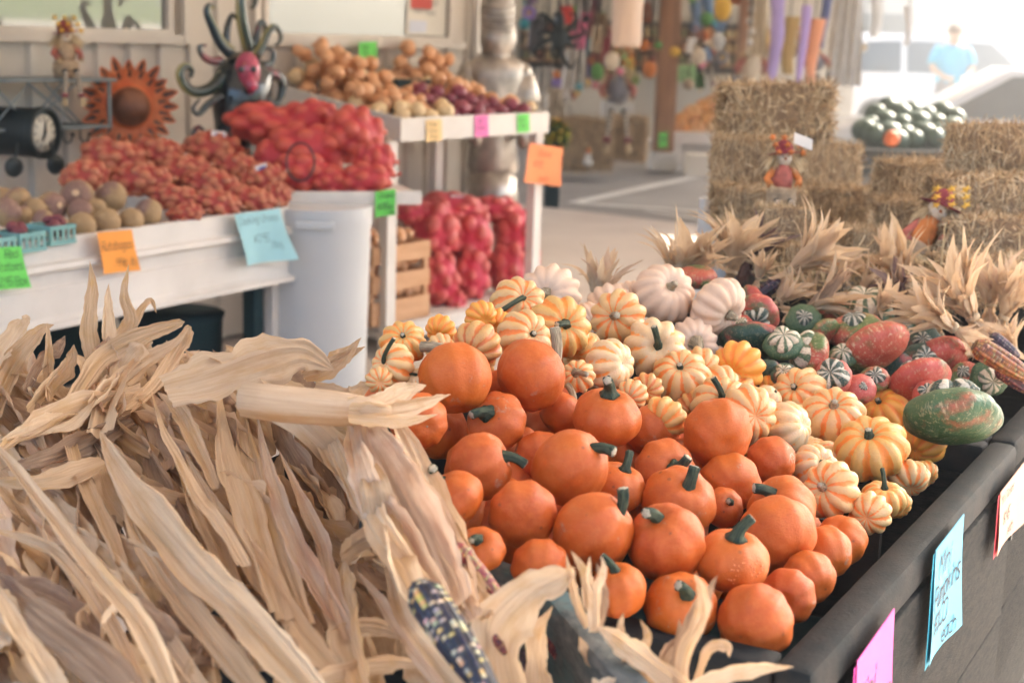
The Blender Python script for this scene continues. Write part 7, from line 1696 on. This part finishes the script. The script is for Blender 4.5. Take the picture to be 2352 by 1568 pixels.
car('silver_car', 'silver grey car with its bonnet toward the melons at the right edge', 'car', P, radians(168), 4.6, 1.42, 1.8,
    [(-2.25, .28), (-2.3, .7), (-2.2, .92), (-1.5, 1.0), (-.8, 1.38), (.5, 1.42), (1.25, .98), (2.15, .84), (2.3, .6), (2.3, .28)],
    [[(-1.3, 1.02), (-.78, 1.32), (-.1, 1.35), (-.1, 1.0)], [(0, 1.0), (0, 1.35), (.46, 1.35), (1.05, 1.0)]], M_CARS, (-1.4, 1.45))
# person
pc = 24.0; hd0 = at_c(2193, 60, pc); base = Vector((hd0.x, hd0.y, -.12)); hh = hd0.z + .12
pe = thing('person', 'person in a bright blue T shirt standing by the white car, looking down', 'person', base)
me = bpy.data.meshes.new('body'); J = {}; V = []; E = []; RR = []
def jv(name, x, y, z, r_, par=None):
    J[name] = len(V); V.append((x, y, z)); RR.append(r_)
    if par: E.append((J[par], J[name]))
H_ = hh + .02
jv('pelvis', 0, 0, .95, .15); jv('waist', 0, 0, 1.10, .135, 'pelvis'); jv('chest', 0, 0, 1.32, .16, 'waist'); jv('neck', 0, -.02, 1.50, .065, 'chest'); jv('head', 0, -.05, 1.60, .085, 'neck'); jv('crown', 0, -.06, 1.70, .08, 'head')
for s, n_ in ((-1, 'l'), (1, 'r')):
    jv('sh' + n_, s * .20, 0, 1.42, .07, 'chest'); jv('el' + n_, s * .30, -.05, 1.14, .048, 'sh' + n_); jv('wr' + n_, s * .17, -.27, 1.02, .034, 'el' + n_); jv('ha' + n_, s * .10, -.34, 1.00, .04, 'wr' + n_)
    for f_ in range(4): jv('f%s%d' % (n_, f_), s * (.06 + .02 * f_), -.43, .985 - .008 * f_, .012, 'ha' + n_)
    jv('th' + n_, s * .04, -.36, 1.02, .013, 'ha' + n_)
    jv('hi' + n_, s * .10, 0, .88, .10, 'pelvis'); jv('kn' + n_, s * .12, -.02, .50, .065, 'hi' + n_); jv('an' + n_, s * .13, .02, .09, .045, 'kn' + n_); jv('to' + n_, s * .14, -.14, .04, .04, 'an' + n_)
sc_ = H_ / 1.78
me.from_pydata([(x * sc_, y * sc_, z * sc_) for x, y, z in V], E, []); bo = linko('body', me, pe); me.materials.append(FAB['skin'])
md = bo.modifiers.new('Skin', 'SKIN')

if not me.skin_vertices:
    bm = bmesh.new(); bm.from_mesh(me); bm.verts.layers.skin.verify(); bm.to_mesh(me); bm.free()
for i, r_ in enumerate(RR): me.skin_vertices[0].data[i].radius = (r_ * sc_, r_ * sc_); me.skin_vertices[0].data[i].use_root = (i == 0)
bo.modifiers.new('Subdivision', 'SUBSURF').levels = 1; bo.modifiers['Subdivision'].render_levels = 2
b0 = base
def pl(x, y, z): return b0 + Vector((x, y, z)) * sc_
m = MB(); m.lathe([(.20, .93), (.205, 1.1), (.215, 1.3), (.20, 1.42), (.10, 1.50)], b0, Z, 24, 0, lambda a, i: 1)
m.v = [((Vector(p) - b0).x * 1.15 * sc_ + b0.x, (Vector(p) - b0).y * .72 * sc_ + b0.y, (Vector(p) - b0).z * sc_ + b0.z) for p in m.v]
for s in (-1, 1): m.tube([pl(s * .17, 0, 1.43), pl(s * .25, -.02, 1.32), pl(s * .30, -.04, 1.20)], [.09 * sc_, .085 * sc_, .075 * sc_], 14)
part('t_shirt', m, paint((.10, .48, .72), .8), pe)
m = MB()
for s in (-1, 1): m.tube([pl(s * .09, 0, .98), pl(s * .11, 0, .75), pl(s * .12, -.02, .5), pl(s * .13, .02, .12)], [.13 * sc_, .11 * sc_, .09 * sc_, .08 * sc_], 14)
part('trousers', m, FAB['grey'], pe)
m = MB(); m.ball(pl(0, -.03, 1.70), (.098 * sc_, .105 * sc_, .09 * sc_), n=18, m=12); part('hair', m, paint((.16, .09, .05), .8), pe)
m = MB(); m.ball(pl(0, -.155, 1.62), (.014, .02, .02), n=8, m=6); part('nose', m, FAB['skin'], pe)
for s in (-1, 1):
    m = MB(); m.ball(pl(s * .035, -.135, 1.65), .010, n=8, m=6); part('eye', m, FAB['black'], pe); m = MB(); m.ball(pl(s * .092, -.04, 1.62), (.012, .02, .03), n=8, m=6); part('ear', m, FAB['skin'], pe)
m = MB(); m.tube([pl(-.025, -.135, 1.575), pl(.025, -.135, 1.575)], .006, 6); part('mouth', m, FAB['maroon'], pe)
# trees beyond the car park
M_FOL = mat_tinted('tree_foliage', .7, .3, .3, 4)
def tree(label, x, ybot, c, w_px, h_px, seed, pal):
    r = random.Random(seed); P = at_c(x, ybot, c); P.z = -.13; H = h_px * c / FD; R = w_px * c / FD / 2; rt = thing('tree', label, 'tree', P, 'trees beyond the car park')
    m = MB(); m.tube([P, P + Z * H * .25 + Vector((.1, 0, 0)), P + Z * H * .6], [R * .09, R * .07, R * .03], 10); cc = []
    for k in range(9):
        a = r.uniform(0, 6.28); q = P + Z * H * r.uniform(.35, .85) + Vector((cos(a), sin(a), 0)) * R * r.uniform(.25, .75); m.tube([P + Z * H * r.uniform(.2, .4), (P + Z * H * .45 + q) / 2, q], [R * .04, R * .025, R * .01], 6); cc.append(q)
    part('trunk', m, paint((.10, .075, .05), .9, .3, 2), rt); m = MB()
    for q in cc + [P + Z * H * .85, P + Z * H * .6]: leafball(m, q, R * r.uniform(.34, .52), 520, R * .085, pal, r, .8, .3)
    part('crown', m, M_FOL, rt, False)
G1 = [(.07, .12, .03), (.10, .16, .04), (.05, .09, .03)]; G2 = [(.14, .17, .05), (.18, .20, .06), (.10, .13, .04)]; G3 = [(.05, .09, .03), (.08, .12, .05)]
for a in [('dark leafy tree behind the white banner', 1990, 120, 44, 260, 420, 31, G3), ('yellow green tree behind the white car roof', 2110, 120, 50, 280, 380, 32, G2), ('bright green tree in the top right corner', 2290, 125, 46, 300, 460, 33, G2), ('green tree at the far right edge of the trees', 2450, 130, 48, 300, 420, 34, G1),
          ('distant dark tree seen between the streamers', 1850, 115, 52, 240, 330, 35, G1), ('low bushy tree filling the gap behind the man', 2200, 125, 60, 320, 300, 36, G1), ('small tree between the dark one and the yellow green one', 2050, 120, 62, 240, 260, 37, G2)]: tree(*a)
for k, (x_, y_) in enumerate(((30, -6), (32, 3), (33, -16), (31, -28))):
    _P = Vector((x_, y_, 3.0)); r = random.Random(50 + k); rt = thing('tree', ('round tree on the grass bank seen in the left shop window', 'tree at the end of the grass bank, mirrored in the shop window', 'tree far back on the bank behind the camera side', 'tallest tree on the grass bank to the right')[k], 'tree', _P, 'trees on the grass bank')
    m = MB(); m.tube([_P, _P + Z * 2.5, _P + Z * 4], [.25, .2, .1], 10); part('trunk', m, paint((.10, .075, .05), .9, .3, 2), rt); m = MB()
    for j in range(7): leafball(m, _P + Vector((r.uniform(-2, 2), r.uniform(-2, 2), r.uniform(2.0, 4.2))), 1.2, 260, .35, G1, r, .8, .3)
    part('crown', m, M_FOL, rt, False)
# far buildings seen over the lot, and what the shop windows mirror: lawn and road to the right of the stalls
g = MB(); g.quad((19, -60, .83), (21.5, -60, 1.42), (21.5, 8.8, 1.42), (19, 8.8, .83)); struct('road', g, M_SLAB)
M_LAWN = mat_plain_noise('lawn', (.10, .16, .04), (.16, .22, .06), .8, .95, .4, .01)
g = MB(); g.add([(15, -60, -.11), (15, 9, -.11), (22, -60, 1.5), (22, 9, 1.5), (34, -60, 4.2), (34, 7, 4.2)], [(0, 2, 3, 1), (2, 4, 5, 3)]); struct('lawn', g, M_LAWN)
fh = thing('far_house', 'pale building far behind the trees at the right', 'building', at_c(1985, 118, 40)); q = fh.location
m = MB(); m.box((q.x, q.y, 1.6), (5, 4, 3.4)); part('wall', m, M_SHOPW, fh, False); m = MB(); m.box((q.x, q.y, 3.42), (5.6, 4.6, .25)); part('roof', m, M_SHOPD, fh, False)
m = MB(); m.box((q.x, q.y - 2.02, 1.7), (1.4, .05, 1.1)); part('window', m, M_CARG, fh, False)
# ------------------------------------------------------------------ signs on the near bins
def fsg(name, tl, tr, hl, mat, lines, label, back, **k):
    p0 = C0 + NR * .062; P, Q = at_pl(*tl, p0, NR), at_pl(*tr, p0, NR); U = Q - P; up = Z
    return sign(name, label, P, U, -Z * hl, mat, lines, .018, back=back, **k)
# the sheets hang square on the boards: top left corner, width along the bin, fixed height
def sheet(name, x, y, wm, hm, mat, lines, label, back, tilt=0.0, **k):
    p0 = C0 + NR * .063; P = at_pl(x, y, p0, NR); U = (U_ + Z * tilt).normalized() * wm; D = (-Z + U_ * tilt).normalized() * hm; return sign(name, label, P, U, D, mat, lines, .010, back=back, **k)
Pa = at_pl(2147, 1262, C0 + NR * .063, NR); Pb = at_pl(2212, 1178, C0 + NR * .063, NR); Pc = at_pl(2124, 1530, C0 + NR * .063, NR)
sheet('squash_sign', 2147, 1262, (Pb - Pa).dot(U_), (Pa - Pc).z, paint((.13, .42, .54), .7, .05), [('Mini', .16, .30, .19), ('Pumpkins', .03, .54, .19), ('$1.00', .06, .78, .18), ('each', .45, .96, .14)], 'sky blue sign on the near bin pricing mini pumpkins', S_BLUE2, tilt=(Pb - Pa).z / max(.01, (Pb - Pa).dot(U_)), th=.010)
Pa = at_pl(1966, 1516, C0 + NR * .063, NR); Pb = at_pl(2052, 1394, C0 + NR * .063, NR)
sheet('pumpkin_sign', 1966, 1516, (Pb - Pa).dot(U_), .24, paint((.74, .12, .40), .7, .05), [('Mini', .05, .34, .15), ('Pumpkins', .08, .54, .17), ('$1.00', .2, .85, .2)], 'hot pink sign at the bottom right pricing mini pumpkins', S_PINK2, tilt=(Pb - Pa).z / max(.01, (Pb - Pa).dot(U_)), th=.010)
Pa = at_pl(2296, 1130, C0 + NR * .063, NR); Pb = at_pl(2352, 1058, C0 + NR * .063, NR); Pc = at_pl(2272, 1290, C0 + NR * .063, NR)
sheet('turban_sign', 2296, 1130, (Pb - Pa).dot(U_) * 1.1, (Pa - Pc).z, paint((.66, .38, .27), .7, .05), [('Mini Turbans', .04, .22, .13), ('$1.45', .15, .62, .20), ('each', .40, .90, .14)], 'peach coloured sign on the farther bin pricing mini turbans', paint((.6, .06, .08), .7), tilt=(Pb - Pa).z / max(.01, (Pb - Pa).dot(U_)), th=.010)
# ------------------------------------------------------------------ haze added to stand for sun flare and lifted shadows
hm = bpy.data.materials.new('air'); hm.use_nodes = True; ht_ = hm.node_tree; ht_.nodes.clear()
pv = ht_.nodes.new('ShaderNodeVolumePrincipled'); pv.inputs['Color'].default_value = (.90, .91, .90, 1); pv.inputs['Density'].default_value = 0.024; pv.inputs['Anisotropy'].default_value = 0.8
ho = ht_.nodes.new('ShaderNodeOutputMaterial'); ht_.links.new(pv.outputs[0], ho.inputs['Volume'])
m = MB(); m.box((0, 40, 4.0), (264, 304, 10.4)); o = linko('haze', m.mesh('haze', hm, False)); tag(o, 'thin haze added over the whole market to stand for sun flare', 'haze', None, 'stuff'); o.display_type = 'WIRE'
